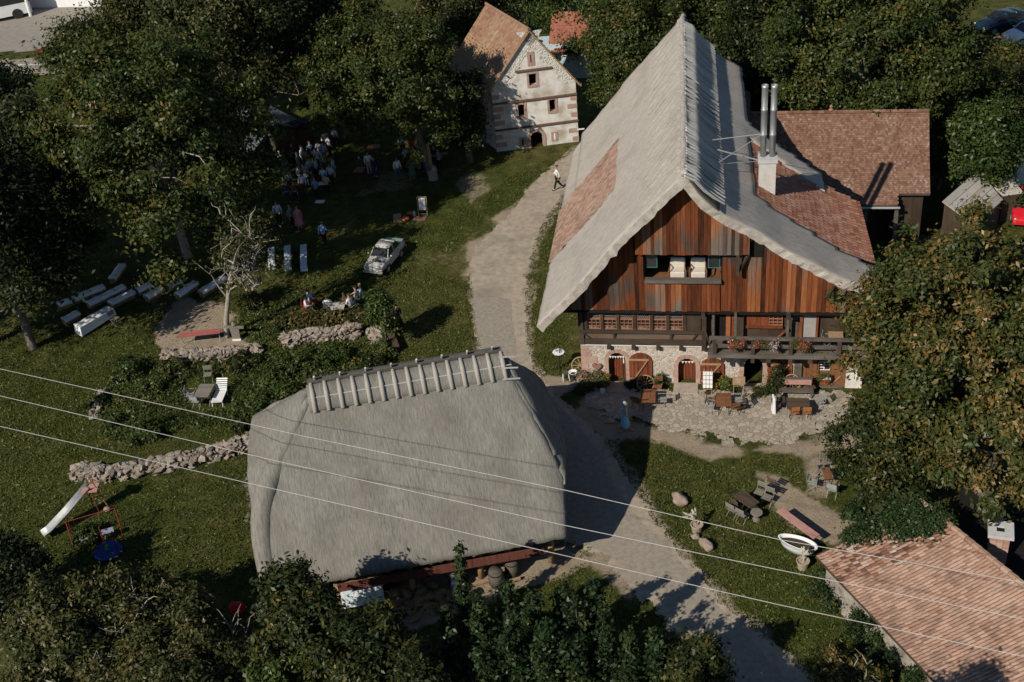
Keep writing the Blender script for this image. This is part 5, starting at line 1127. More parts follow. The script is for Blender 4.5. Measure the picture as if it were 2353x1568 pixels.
# rough undergrowth in the garden and short tufts all over the lawns
def scatter(name, polys, n, size, m, hmax, seed, excl=(), orient=(0, 1.0), elong=1.8):
    r = np.random.RandomState(seed); pts = []
    for P, share in polys:
        P = poly_w(P); lo, hi = P.min(0), P.max(0); k = 0; want = int(n * share)
        while k < want:
            q = lo + r.rand(want * 2, 2) * (hi - lo); d = sdist(q[:, 0], q[:, 1], P) + (fbm(q[:, 0], q[:, 1], 2.0, seed) - .5) * 2.5; q = q[d > 0]
            if len(q) == 0: break
            pts.append(q[:want - k]); k += len(q)
    q = np.concatenate(pts)
    for E_, mg in excl: q = q[sdist(q[:, 0], q[:, 1], poly_w(E_)) < mg]
    z = r.rand(len(q)) ** 2 * hmax * (.3 + fbm(q[:, 0], q[:, 1], 1.2, seed + 2)); C_ = np.stack([q[:, 0], q[:, 1], z], 1)
    nn = r.normal(size=(len(q), 3)) * .8 + np.array([0, 0, orient[1]]); nn /= np.linalg.norm(nn, axis=1, keepdims=True)
    a = np.cross(nn, r.normal(size=nn.shape)); a /= np.linalg.norm(a, axis=1, keepdims=True); b = np.cross(nn, a); s = size * (.5 + r.rand(len(q)))[:, None]
    V = np.stack([C_ - a * s * .5 * elong, C_ + b * s * .3, C_ + a * s * .5 * elong, C_ - b * s * .3], 1).reshape(-1, 3)
    val = np.clip(.55 * fbm(q[:, 0], q[:, 1], 3.0, seed + 5) + .5 * r.rand(len(q)), 0, 1)
    o = np_mesh(name, V, np.arange(4 * len(q)).reshape(-1, 4), m, None, attrs={'rnd': val}); o['kind'] = 'stuff'; return o
BARN_P = [(720, 900), (1160, 850), (1290, 1080), (1290, 1240), (740, 1345), (590, 1330), (590, 1000)]
scatter('undergrowth', [([(620, 800), (760, 790), (900, 790), (915, 850), (800, 870), (700, 900), (640, 920), (560, 960), (480, 960), (330, 1010), (210, 1010), (200, 900), (330, 840), (560, 830)], .7),
                        ([(560, 690), (690, 690), (700, 740), (650, 780), (590, 790), (560, 740)], .2), ([(590, 900), (700, 890), (640, 980), (570, 1000)], .1)], 44000, .11, LV['weeds'], .30, 401, excl=(([(425, 880), (445, 870), (535, 860), (530, 940), (440, 950)], -.1),))
TUFT = leaf_mat('grass_blade', [C(.020, .033, .007, 0), C(.052, .068, .015, .4), C(.10, .108, .026, .7), C(.14, .13, .04, .9), C(.19, .16, .065, 1)], .15)
scatter('grass_tufts', [([(-40, 760), (560, 700), (900, 560), (1200, 400), (1340, 330), (1360, 480), (1320, 800), (1330, 900), (1500, 1000), (1900, 1020), (1960, 1180), (1890, 1320), (2120, 1600), (1300, 1600), (1250, 1300), (560, 1360), (-40, 1330)], 1.0)],
        210000, .07, TUFT, .08, 402, excl=((PATH_UP, .12), (PATIO, .1), (BARN_P, .0)) + tuple((P, -.2) for P, k in dirt_polys()), orient=(0, .6), elong=2.2)

iv = []; r = random.Random(15)
for k in range(120):
    f_ = r.random(); b_ = ce.lerp(cE, f_); 
    if .12 < f_ < .2 or .42 < f_ < .47: continue
    o_ = Vector((-ud2.y, ud2.x, 0)); o_ = o_ if o_.dot(cn - ce) < 0 else -o_
    iv.append(tuple(b_ + o_ * r.uniform(-.25, .3) + Vector((0, 0, -2.0 + r.uniform(0, 1.75) * (.4 + .6 * abs(math.sin(f_ * 17)))))))
iv = np.array(iv); o = leaves('ivy_cover', iv, np.full(len(iv), .32), 16000, .12, LV['ivy'], None, .9, 89, orient=(0, .6), elong=1.1)
tag(o, 'ivy and weeds climbing the flaking eave wall of the cottage', 'ivy')

# ------------------------------------------------------------------ small things: helpers
def K(x, y): return (x * .29294, 488.3 + y * .29294)
def gp(x, y, z=0): p = at(x, y, z); return Vector((p.x, p.y, 0))
def dirz(x0, y0, x1, y1, z=0): a, b = at(x0, y0, z), at(x1, y1, z); return math.atan2(b.y - a.y, b.x - a.x), (b - a).length
BRW = MATS['brown_wood']
ORW = mat('orange_slat', [C(.24, .09, .03), C(.34, .14, .05)], scale=5, island=.4, bump=.1, rough=.6)
DKW = mat('dark_slat', [C(.045, .032, .022), C(.09, .065, .048)], scale=4, island=.5, bump=.15)
PINKB = mat('faded_pink_board', [C(.32, .13, .11), C(.42, .21, .18), C(.40, .30, .27)], scale=3, island=.3, bump=.1, blotch=((.3, .27, .24), 2.5, .7))
REDT = mat('faded_red_board', [C(.27, .07, .06), C(.37, .13, .11)], scale=3, island=.4, bump=.08)
PALEM = mat('pale_metal', [C(.22, .23, .22), C(.32, .34, .33)], scale=3, rough=.4, bump=0)
GREYT = mat('grey_slat', [C(.13, .115, .095), C(.22, .20, .17)], scale=4, island=.5, bump=.15)

def make_chair(m, frame, label='x', loc=(0, 0, 0), rz=0, group=None, name='folding_chair', arms=False):
    t = empty(name, loc, rz, label, 'chair', group)
    mb = MB()
    for k in range(6): mb.bb(-.21, .21, -.2 + k * .068, -.145 + k * .068, .44, .46)
    mb.build('seat', m, t); mb = MB()
    for k in range(3): mb.bb(-.21, .21, .215 + k * .01, .235 + k * .01, .62 + k * .09, .69 + k * .09)
    mb.build('backrest', m, t)
    for s in (-1, 1):
        mb = MB(); mb.tube([(s * .22, -.22, 0), (s * .22, .22, .5), (s * .22, .26, .9)], .010, 5); mb.build('leg', frame, t)
        mb = MB(); mb.tube([(s * .2, .24, 0), (s * .2, -.2, .45)], .010, 5); mb.build('leg', frame, t)
    if arms:
        for s in (-1, 1): mb = MB(); mb.tube([(s * .23, .23, .66), (s * .24, -.2, .66), (s * .23, -.2, .45)], .014, 5); mb.build('armrest', frame, t)
    return t
CH = {'brown': make_chair(BRW, IRON, 'folding chair with brown slats at the left of the brown square patio table', gp(1634, 935), 1.4, 'folding chairs on the patio and lawn')}
def chair(kind, px, py, rz, label, group='folding chairs on the patio and lawn'):
    p = gp(px, py)
    if kind not in CH:
        m, f = {'pale': (PALEM, PALEM), 'dark': (DKW, IRON), 'orange': (ORW, IRON), 'grey': (GREYT, PALEM)}[kind]
        CH[kind] = make_chair(m, f, label, p, rz, group, arms=(kind == 'pale')); return CH[kind]
    return copy_tree(CH[kind], None, p, rz, label, group)

def table(name, label, corners, z, m, frame, th=.04, xlegs=True, group=None, slats=0, cat='table'):
    q = [at(x, y, z) for x, y in corners]; c = (q[0] + q[1] + q[2] + q[3]) / 4
    ex = ((q[1] - q[0]) + (q[2] - q[3])) / 2; ey = ((q[3] - q[0]) + (q[2] - q[1])) / 2; L_, W_ = ex.length, abs(ey.dot(Vector((-ex.y, ex.x, 0)).normalized()))
    t = empty(name, (c.x, c.y, 0), math.atan2(ex.y, ex.x), label, cat, group); mb = MB(); n = slats or 1
    for k in range(n): w = W_ / n; mb.bb(-L_ / 2, L_ / 2, -W_ / 2 + k * w, -W_ / 2 + k * w + w - (.012 if n > 1 else 0), z - th, z)
    mb.build('table_top', m, t)
    for sx in (-1, 1):
        for sy in (-1, 1):
            mb = MB(); x = sx * (L_ / 2 - .12)
            if xlegs: mb.tube([(x, sy * (W_ / 2 - .06), 0), (x, -sy * (W_ / 2 - .1), z - th)], .018, 5)
            else: mb.bb(x - .025, x + .025, sy * (W_ / 2 - .06) - .025, sy * (W_ / 2 - .06) + .025, 0, z - th)
            mb.build('leg', frame, t)
    return t

# ------------------------------------------------------------------ patio in front of the farmhouse
for x, y, w, d, lb in ((1.84, -.5, 1.15, .95, 'pink stone doorstep slab in front of the leftmost arched door'), (5.35, -.5, 1.25, .95, 'stone doorstep slab in front of the middle arched door'), (8.75, -.35, 1.25, .8, 'stone doorstep slab in front of the open archway')):
    mb = MB(); mb.bb(-w / 2, w / 2, -d / 2, d / 2, -.02, .09); o = mb.build('doorstep', mat('doorstep_stone', [C(.28, .23, .19), C(.40, .34, .29)], scale=4, bump=.2), None, bevel=.015); o.location = floc(x, y); o.rotation_euler = (0, 0, FY); tag(o, lb, 'doorstep')
sq = lambda x0, y0, x1, y1, sk=1.5: [(x0, y1), (x1, y1), (x1 - sk, y0), (x0 - sk, y0)]
table('square_table', 'brown square folding table in the sun in the middle of the patio', sq(1646, 903, 1681, 933), .74, BRW, IRON, slats=10)
table('square_table', 'brown square folding table lying in the barn shadow near the cart wheel', sq(1473, 894, 1507, 924), .74, BRW, IRON, slats=10)
table('long_table', 'dark slatted table before the pink-backed bench', [(1811, 940), (1863, 941), (1857, 915), (1804, 913)], .74, DKW, PALEM, slats=7)
chair('brown', 1687, 952, 3.3, 'brown folding chair in front of the right corner of the sunny square table')
chair('pale', 1632, 950, 1.2, 'pale metal folding chair front left of the sunny square table')
chair('pale', 1696, 935, -1.6, 'pale metal armchair right of the sunny square table'); chair('dark', 1700, 948, -1.4, 'dark folding chair beside the pale armchair at the sunny table')
chair('pale', 1522, 935, -1.7, 'pale bent metal chair standing on the shadow edge of the patio'); chair('brown', 1463, 938, 2.6, 'brown folding chair in shade left of the shaded square table'); chair('brown', 1512, 903, -.3, 'brown folding chair behind the shaded square table')
chair('dark', 1794, 935, 1.4, 'dark folding chair at the left end of the dark slatted table'); chair('dark', 1784, 944, 1.3, 'dark folding chair under the white cloth left of the slatted table')
chair('orange', 1824, 962, 3.14, 'left one of the two orange slatted chairs at the front of the patio'); chair('orange', 1852, 962, 3.0, 'right one of the two orange slatted chairs at the front of the patio')
chair('pale', 1882, 938, -1.5, 'pale folding chair at the right end of the dark slatted table'); chair('dark', 1862, 905, .1, 'dark slatted chair at the right end of the pink-backed bench')
p = gp(1784, 948); t = MB(); pts = []
t.hexa([(-.09, -.22, .05), (.09, -.22, .02), (.08, .22, .02), (-.09, .2, .06), (-.05, -.2, 1.02), (.05, -.2, .98), (.05, .2, 1.0), (-.05, .2, 1.05)])
o = t.build('white_cloth', CLOTHW, None, loc=(p.x - .15, p.y, 0), bevel=.03); tag(o, 'long white cloth hanging beside the dark chair left of the slatted table', 'cloth')
b0 = gp(1828, 905); bn = empty('slatted_bench', b0, FY, 'long bench with pink board back and grey seat against the cart wheel', 'bench'); mb = MB(); mb.bb(-.85, .85, -.5, -.12, .42, .47); mb.build('seat', GREYW, bn)
mb = MB()
for k in range(3): mb.bb(-.85, .75, -.02 + .01 * k, .02 + .01 * k, .58 + k * .12, .68 + k * .12)
mb.build('backrest', PINKB, bn); mb = MB(); mb.bb(-.87, .78, -.06, .12, .93, .97); mb.build('top_rail', GREYW, bn)
for x in (-.75, .75):
    mb = MB(); mb.bb(x - .04, x + .04, -.45, -.37, 0, .42); mb.build('leg', GREYW, bn); mb = MB(); mb.bb(x - .04, x + .04, .04, .11, 0, .93); mb.build('leg', GREYW, bn)
def wheel(px, py, label, tilt=.25):
    w = empty('cart_wheel', gp(px, py), FY, label, 'wheel', 'wooden cart wheels leaning at the wall'); M_ = Matrix.Translation((0, 0, .45)) @ Matrix.Rotation(-tilt, 4, 'X'); R_ = .44
    mb = MB(); mb.M = M_; mb.tube([(R_ * math.cos(a), 0, R_ * math.sin(a)) for a in [2 * math.pi * k / 24 for k in range(25)]], .035, 6, cap=False); mb.build('rim', LIGHTW, w)
    mb = MB(); mb.M = M_; mb.tube([(0, -.09, 0), (0, .09, 0)], .07, 8); mb.build('hub', LIGHTW, w)
    mb = MB(); mb.M = M_
    for k in range(10): a = 2 * math.pi * k / 10; mb.tube([(.06 * math.cos(a), 0, .06 * math.sin(a)), (R_ * math.cos(a), 0, R_ * math.sin(a))], .017, 5)
    mb.build('spokes', LIGHTW, w)
wheel(1484, 897, 'wooden cart wheel among plants before the first open door leaf'); wheel(1818, 896, 'wooden cart wheel behind the pink-backed bench'); wheel(1334, 856, 'pale wooden wheel leaning round the left house corner', .5)
for px, py, r_, lb in ((1809, 886, .10, 'left silvery glass ball beside the right cart wheel'), (1822, 888, .08, 'right silvery glass ball beside the right cart wheel')):
    mb = MB(); mb.ball((0, 0, r_ + .5), r_, sub=3); tag(mb.build('glass_ball', STEEL, None, smooth=True, loc=floc(*( 10.85 if px < 1815 else 11.15, -.25))), lb, 'garden ball')
# seating plan board and sign board on easels
def easel(px, py, label, w, h, z0, m, lean=.2, rz=FY, cards=None, name='easel_board', script=False):
    e = empty(name, gp(px, py), rz, label, 'sign'); mb = MB()
    for s in (-1, 1): mb.tube([(s * w * .42, -.02, 0), (s * w * .36, .12, z0 + h + .12)], .022, 5)
    mb.tube([(0, .5, 0), (0, .14, z0 + h)], .02, 5); mb.tube([(-w * .42, .03, z0 - .12), (w * .42, .03, z0 - .12)], .018, 5); mb.build('easel', LIGHTW, e)
    M_ = Matrix.Translation((0, 0, z0)) @ Matrix.Rotation(-.14, 4, 'X'); mb = MB(); mb.M = M_; mb.bb(-w / 2, w / 2, -.03, -.005, 0, h); bd = mb.build('board', m, e)
    if cards:
        for j in range(4):
            for i in range(3):
                cw = w / 3; mb = MB(); mb.M = M_; mb.bb(-w / 2 + i * cw + .012, -w / 2 + (i + 1) * cw - .012, -.04, -.032, j * h / 4 + .015, (j + 1) * h / 4 - .02); mb.build('card', WHITEP, bd)
    if script:
        for (z, x0, x1, s) in ((.31, -.17, .14, 1), (.22, -.07, .10, 2), (.13, -.10, .12, 3)):
            r = random.Random(s); mb = MB(); mb.M = M_; pts = [(x0 + (x1 - x0) * k / 16, -.037, z + .018 * math.sin(k * 1.9) + r.uniform(-.006, .006)) for k in range(17)]; mb.tube(pts, .0045, 3); mb.build('script_line', WHITEP, bd)
    return e
easel(1626, 907, 'wooden easel holding a board of white cards before the second open door leaf', .5, .98, .42, GREYW, cards=True)
e = easel(1697, 911, 'small orange-brown wooden sign with white script on a tripod easel', .62, .42, .75, LIGHTW, rz=FY + .15, script=True)
# planting
def pot(px, py, r0, h, label, m, plant=None, pr=.3, n=900, ph=.3, name='flower_pot', z=0, size=.08, cat='pot', loc=None):
    p = gp(px, py) if loc is None else Vector(loc); t = empty(name, (p.x, p.y, z if loc is None else p.z), 0, label, cat)
    mb = MB(); mb.lathe([(r0 * .72, 0), (r0, h), (r0 * 1.08, h), (r0 * 1.08, h + .03), (r0 * .9, h + .03), (r0 * .85, h - .04), (0, h - .04)], 14); mb.build('pot', m, t, smooth=False)
    if plant:
        r = np.random.RandomState(int(px * 7 + py)); Cn = np.stack([r.normal(size=12) * pr * .5, r.normal(size=12) * pr * .5, h + ph * (.2 + .8 * r.rand(12))], 1); leaves('plant', Cn, np.full(12, pr * .45), n, size, plant if not isinstance(plant, str) else LV[plant], t, .8, int(px))
    return t
TERRA = mat('terracotta', [C(.30, .13, .08), C(.40, .2, .13)], scale=5, bump=.05)
FLW = leaf_mat('flower_mix', [C(.03, .06, .02, 0), C(.06, .10, .03, .5), C(.45, .02, .03, .62), C(.55, .03, .05, .75), C(.6, .35, .4, .86), C(.7, .65, .62, 1)], .1)
HYD = leaf_mat('hydrangea', [C(.04, .06, .02, 0), C(.10, .11, .04, .45), C(.28, .16, .12, .75), C(.35, .22, .18, 1)], .1)
GER = leaf_mat('geranium', [C(.03, .07, .02, 0), C(.05, .12, .03, .62), C(.6, .02, .02, .72), C(.7, .04, .03, 1)], .1)
YFL = leaf_mat('yellow_flower_bush', [C(.03, .06, .015, 0), C(.10, .13, .03, .55), C(.35, .22, .04, .8), C(.45, .25, .05, 1)], .15)
pot(1354, 884, .2, .25, 'fading pink hydrangea in a pot at the left corner of the house', TERRA, HYD, .6, 3400, .55); pot(1388, 888, .13, .22, 'green and yellow potted plant left of the pink doorstep', TERRA, YFL, .34, 1300, .35)
pot(1369, 893, .11, .18, 'small terracotta pot plant below the hydrangea', TERRA, 'green', .2, 600, .2); pot(1385, 905, .12, .24, 'white enamel bucket in front of the pot plants', WHITEP, None, name='bucket', cat='bucket')
b = pot(1330, 884, .10, .4, 'grey milk can beside the rock at the house corner', GALV, None, name='milk_can', cat='milk can')
def rock(px, py, r, label, seed, name='boulder', m=GRANITE, group=None): mb = MB(); mb.ball((0, 0, r[2] * .6), r, seed, .5, 3); o = mb.build(name, m, None, smooth=True, loc=gp(px, py)); o.rotation_euler = (0, 0, seed); tag(o, label, 'rock', group); return o
rock(1319, 892, (.32, .2, .2), 'rounded pale stone below the milk can', 1); rock(1563, 1153, (.42, .30, .28), 'pale boulder on the lawn above the pampas grass pot', 2.2); rock(1623, 1258, (.22, .42, .25), 'oblong boulder on the lawn below the pampas grass pot', .5); rock(1598, 1236, (.18, .18, .14), 'small stone right under the pampas grass pot', 3)
rock(1945, 925, (.3, .25, .15), 'flat stones by the right end of the patio', 5)
mb = MB(); mb.bb(-.17, .17, -.13, .13, .48, .53); st = empty('stool', gp(1301, 874), .1, 'small weathered stool left of the enamel basin', 'stool'); mb.build('seat', GREYW, st)
for sx in (-1, 1):
    for sy in (-1, 1): mb = MB(); mb.tube([(sx * .18, sy * .13, 0), (sx * .13, sy * .09, .48)], .018, 5); mb.build('leg', WHITEP, st)
bs = empty('wash_basin', gp(1318, 876), 0, 'white enamel basin on a dark stand by the house corner', 'basin'); mb = MB(); mb.lathe([(.12, .5), (.22, .6), (.24, .6), (.24, .585), (.12, .48)], 18); mb.build('basin', WHITEP, bs, smooth=True)
mb = MB(); mb.lathe([(.14, 0), (.1, .25), (.13, .5)], 8); mb.build('stand', IRON, bs)
ht = empty('high_table', gp(1286, 848), 0, 'white-topped high table on a single dark leg on the lawn left of the house', 'table'); mb = MB(); mb.lathe([(.0, 1.06), (.30, 1.06), (.33, 1.09), (.33, 1.1), (0, 1.1)], 8); mb.build('table_top', CLOTHW, ht)
mb = MB(); mb.tube([(0, 0, 0), (0, 0, 1.06)], .06, 8); mb.bb(-.2, .2, -.03, .03, 0, .03); mb.bb(-.03, .03, -.2, .2, .031, .06); mb.build('leg', IRON, ht)
for k, (x, y, m_) in enumerate(((-.12, .05, MATS['glass_bits']), (.1, .1, IRON), (.05, -.1, MATS['teal_frame']))):
    mb = MB(); mb.lathe([(.03, 0), (.035, .12), (.012, .17), (.012, .22)], 8); o = mb.build('bottle', m_, None, loc=gp(1286, 848) + Vector((x, y, 1.1))); tag(o, ['clear bottle on the left of the high table', 'black bottle at the back right of the high table', 'teal bottle at the front of the high table'][k], 'bottle')
mb = MB(); hp = [(.0, -.24), (.2, -.02), (.25, .12), (.16, .21), (.06, .19), (0, .11), (-.06, .19), (-.16, .21), (-.25, .12), (-.2, -.02)]; mb.prism(hp, -.03, .03, 'y'); o = mb.build('heart_ornament', mat('rusty_heart', [C(.2, .09, .07), C(.3, .16, .12)]), None, loc=floc(.78, -.12, 1.05)); o.rotation_euler = (0, 0, FY); tag(o, 'rust-red metal heart hung at the left corner of the stone wall', 'heart ornament')
mb = MB(); mb.tube([(0, 0, 0), (.03, .1, .75)], [.09, .07], 8); tag(mb.build('log', BARK, None, loc=floc(.75, -.35)), 'short upright log leaning under the rusty heart', 'log')
shrubs2 = [((1455, 890), .45, .35, 1400, 'poplar', 'blue-green herb clump left of the shaded cart wheel'), ((1516, 885), .55, .65, 1900, 'green', 'round green bush between the shaded wheel and the middle door'), ((1657, 890), .62, .55, 2600, YFL, 'yellow-flowering bush behind the sunny square table'),
           ((1694, 905), .35, .3, 800, 'poplar', 'grey-leaved herbs below the sign easel'), ((1345, 902), .4, .25, 900, 'green', 'low green weeds beside the pots'), ((1490, 890), .4, .4, 1000, 'green', 'green plant growing through the shaded cart wheel'), ((1912, 868), .5, .9, 2400, 'ivy', 'silver-green shrub against the white corner wall'),
           ((1745, 905), .5, .3, 1300, 'mixed', 'yellow-green plants at the foot of the grape vine')]
for k, ((x, y), r_, h_, n, kd, lb) in enumerate(shrubs2):
    p = gp(x, y); root = empty('bush', p, 0, lb, 'bush', 'plants along the farmhouse wall'); r = np.random.RandomState(k + 60); Cn = np.stack([r.normal(size=10) * r_ * .4, r.normal(size=10) * r_ * .3, h_ * (.25 + .75 * r.rand(10))], 1)
    leaves('foliage', Cn, np.full(10, r_ * .42), n, .07, kd if not isinstance(kd, str) else LV[kd], root, .9, k + 500)
v = empty('grape_vine', gp(1782, 902), 0, 'tall grape vine on a post before the third open door leaf', 'plant', 'plants along the farmhouse wall'); r = np.random.RandomState(9); Cn = np.stack([r.normal(size=22) * .14 - .1 * np.linspace(1, 0, 22), r.normal(size=22) * .1, np.linspace(.1, 1.55, 22)], 1)
leaves('foliage', Cn, np.linspace(.36, .2, 22), 4200, .075, LV['mixed'], v, 1, 70); mb = MB(); mb.tube([(.1, 0, 0), (.1, 0, 1.4)], .05, 7); mb.build('post', GREYW, v)
def basket(u, v_, z, w, h, n, m, label, name='flower_basket', box=True):
    t = empty(name, floc(u, v_, z), FY, label, 'flowers', 'flower boxes on the farmhouse'); r = np.random.RandomState(int(u * 10))
    mb = MB(); mb.bb(-w * .35, w * .35, -.11, .11, 0, .16); mb.build('box', WHITEP if 'window' in label else BRW, t)
    Cn = np.stack([r.uniform(-w / 2, w / 2, 16), r.normal(size=16) * .08 - .08, r.uniform(-.1, h, 16)], 1); leaves('flowers', Cn, np.full(16, .14), n, .06, m, t, 1, int(u * 10))
basket(7.85, -1.5, 3.5, .75, .38, 1500, FLW, 'red and white hanging flowers at the left end of the balcony rail'); basket(9.0, -1.5, 3.45, .6, .35, 1200, FLW, 'red and green flower basket in the middle of the balcony rail')
basket(9.55, -1.5, 3.45, .45, .4, 900, leaf_mat('pink_white_flower', [C(.03, .06, .02, 0), C(.08, .12, .04, .4), C(.5, .3, .38, .6), C(.7, .6, .62, .85), C(.3, .5, .6, 1)], .1), 'pale pink and white flowers right of the middle basket'); basket(10.9, -1.5, 3.4, .8, .42, 1600, FLW, 'red flowers with pink tips on the right part of the balcony rail')
basket(12.28, -.32, .72, .75, .28, 1500, GER, 'bright red geraniums in the window box by the small ground floor window')
for u, lb in ((11.3, 'folding chair on the balcony right of the grey door'), (13.0, 'folding chair at the far right of the balcony')): c_ = copy_tree(CH['pale'], None, floc(u + .9, -.7, 2.87), 1.2, lb, 'chairs on the balcony')
t = empty('balcony_table', floc(12.6, -.65, 2.87), FY, 'small wooden table on the right part of the balcony', 'table'); mb = MB(); mb.bb(-.35, .35, -.3, .3, .7, .74); mb.build('table_top', LIGHTW, t); mb = MB(); mb.tube([(0, 0, 0), (0, 0, .7)], .04, 6); mb.build('leg', IRON, t)
CREAM = mat('cream_cloth', [C(.5, .44, .38), C(.6, .54, .47)], scale=5, bump=.1)
for u, lb in ((4.95, 'left cream-covered armchair in the gable opening'), (5.95, 'right cream-covered armchair in the gable opening')):
    a_ = empty('covered_armchair', floc(u, .1, 6.4), FY, lb, 'chair'); mb = MB(); mb.bb(-.36, .36, -.3, .3, .0, .42); mb.build('seat', CREAM, a_, bevel=.04); mb = MB(); mb.bb(-.36, .36, .2, .36, .4, .95); mb.build('backrest', CREAM, a_, bevel=.04)
    for s in (-1, 1): mb = MB(); mb.tube([(s * .4, -.34, 0), (s * .42, -.34, .5), (s * .36, -.1, .62), (s * .36, .3, .6)], .03, 6); mb.build('armrest', BRW, a_)
pot(0, 0, .14, .5, 'tall dark vase between the two cream armchairs', IRON, None, name='vase', cat='vase', loc=floc(5.45, .0, 6.4))
mb = MB(); mb.tube([(0, 0, 0), (.05, 0, .5), (.0, 0, .75)], [.24, .2, .13], 9); tag(mb.build('stump', LIGHTW, None, loc=gp(1935, 988)), 'split pale tree stump at the lower right end of the patio', 'stump')
# ------------------------------------------------------------------ lawn in front of the cottage
table('long_table', 'dark slatted table on the lawn left of the pink board table', [(1683, 1137), (1721, 1167), (1747, 1154), (1708, 1126)], .74, DKW, PALEM, slats=6)
table('beer_table', 'long faded pink board table pointing at the cottage roof', [(1783, 1174), (1868, 1238), (1886, 1229), (1800, 1168)], .76, PINKB, IRON, slats=2)
chair('grey', 1684, 1186, 2.3, 'grey folding chair left front of the dark lawn table'); chair('grey', 1706, 1198, 2.3, 'grey folding chair at the front of the dark lawn table'); chair('grey', 1745, 1148, -.7, 'grey folding chair behind the dark lawn table'); chair('grey', 1762, 1160, -.7, 'grey folding chair at the upper right of the dark lawn table'); chair('dark', 1765, 1140, -.8, 'dark folding chair at the head of the bare path above the lawn table')
chair('dark', 1695, 1178, 2.2, 'dark folding chair tucked under the front of the dark lawn table')
mb = MB(); mb.lathe([(0, .42), (.26, .42), (.28, .45), (.26, .47), (0, .47)], 14); st = empty('round_stool', gp(1738, 1195), 0, 'round brown wicker stool beside the dark lawn table', 'stool'); mb.build('seat', GREYT, st); mb = MB(); mb.lathe([(.2, 0), (.12, .2), (.18, .42)], 10); mb.build('base', GREYT, st)
# bathtub planter
bt = empty('bathtub', gp(1832, 1268), -.62, 'old white bathtub planter below the pink board table', 'bathtub'); n = 28; L_, W_ = .85, .36
ring = lambda r_, z, k: [((L_ * r_) * math.cos(2 * math.pi * q / n) * (1 + .0 * k), (W_ * r_) * math.sin(2 * math.pi * q / n) * (1 + .12 * math.cos(2 * math.pi * q / n)), z) for q in range(n)]
P = [ring(.72, .06, 0), ring(.9, .3, 0), ring(1.0, .56, 0), ring(1.06, .58, 0), ring(1.03, .60, 0), ring(.94, .58, 0), ring(.86, .44, 0)]
mb = MB(); vs = [q for rg in P for q in rg]; fs = [(i * n + k, i * n + (k + 1) % n, (i + 1) * n + (k + 1) % n, (i + 1) * n + k) for i in range(len(P) - 1) for k in range(n)]; mb.add(vs, fs + [tuple(range(n - 1, -1, -1))]); mb.build('tub', mat('enamel', [C(.62, .63, .63), C(.72, .73, .73)], rough=.25, bump=0), bt, smooth=True)
mb = MB(); mb.add(P[6], [tuple(range(n))]); mb.build('soil', mat('soil', [C(.03, .022, .015), C(.06, .045, .03)], scale=9, bump=.3), bt)
for x in (-.5, .5):
    for y in (-.18, .18): mb = MB(); mb.bb(x - .04, x + .04, y - .03, y + .03, 0, .08); mb.build('foot', IRON, bt)
WICK = mat('wicker', [C(.28, .22, .16), C(.42, .35, .27)], scale=20, bump=.2)
def pampas(px, py, label, seed, lean, n=14, h=.9):
    t = pot(px, py, .27, .42, label, WICK, None, name='planter', cat='planter'); mb = MB(); r = random.Random(seed)
    for k in range(n):
        a = r.uniform(-.5, .5) + lean; e = Vector((-math.sin(a) * h * .7 + r.uniform(-.15, .15), r.uniform(-.2, .3), .42 + h * r.uniform(.6, 1))); m_ = Vector((r.uniform(-.08, .08), r.uniform(-.08, .08), .42))
        q = m_.lerp(e, .5) + Vector((0, 0, .12)); mb.tube([m_, q], .008, 3); mb.tube([q, q.lerp(e, .4) + Vector((0, 0, .03)), e], [.02, .06, .012], 6)
    mb.build('plumes', mat('dry_plume', [C(.4, .36, .29), C(.55, .51, .43)], scale=30, bump=.2), t)
pampas(1601, 1222, 'wicker planter with cream pampas plumes on the lawn by the road', 1, .6); pampas(1844, 1306, 'wicker planter with dry grass in front of the bathtub', 2, -.1, 8, .7)
table('square_table', 'rust-brown square table half under the autumn tree', [(1893, 1101), (1911, 1099), (1908, 1073), (1889, 1074)], .74, BRW, IRON, slats=8)
chair('grey', 1884, 1093, 1.6, 'grey folding chair left of the rust-brown table under the tree'); chair('grey', 1897, 1078, .2, 'grey folding chair behind the rust-brown table under the tree'); chair('pale', 1866, 1125, 1.2, 'pale folding chair on the grass below the rust-brown table'); chair('pale', 1912, 1140, 2.6, 'pale folding chair by the creeper under the tree')

# ------------------------------------------------------------------ dry stone walls
def drywall(label, line, h, w, n, seed, size=.19):
    r = random.Random(seed); P = [gp(x, y) for x, y in line]; L_ = [0]
    for i in range(len(P) - 1): L_.append(L_[-1] + (P[i + 1] - P[i]).length)
    mb = MB()
    for k in range(n):
        s = r.uniform(0, L_[-1]); i = max(j for j in range(len(L_)) if L_[j] <= s); i = min(i, len(P) - 2); t = (s - L_[i]) / max(1e-6, L_[i + 1] - L_[i]); p = P[i].lerp(P[i + 1], t); d = (P[i + 1] - P[i]).normalized(); nn = Vector((-d.y, d.x, 0))
        z = r.uniform(0, 1) ** .8 * h * (1 + .25 * noise.noise(Vector((s * .5, seed, 0)))); o_ = r.uniform(-.5, .5) * w * (1 - .3 * z / h); a = size * r.uniform(.55, 1.35)
        mb.ball(p + nn * o_ + Vector((0, 0, z)) - P[0], (a, a * r.uniform(.55, .9), a * r.uniform(.35, .6)), k + seed * 100, 1.3, 1, r.uniform(0, 3.1))
    o = mb.build('dry_stone_wall', GRANITE, None, loc=P[0]); tag(o, label, 'stone wall', 'dry stone walls in the garden')
drywall('long lowest dry stone wall running from the slide to the barn roof', [(172, 1095), (240, 1098), (330, 1085), (450, 1062), (540, 1036), (610, 1008)], .55, .95, 900, 1)
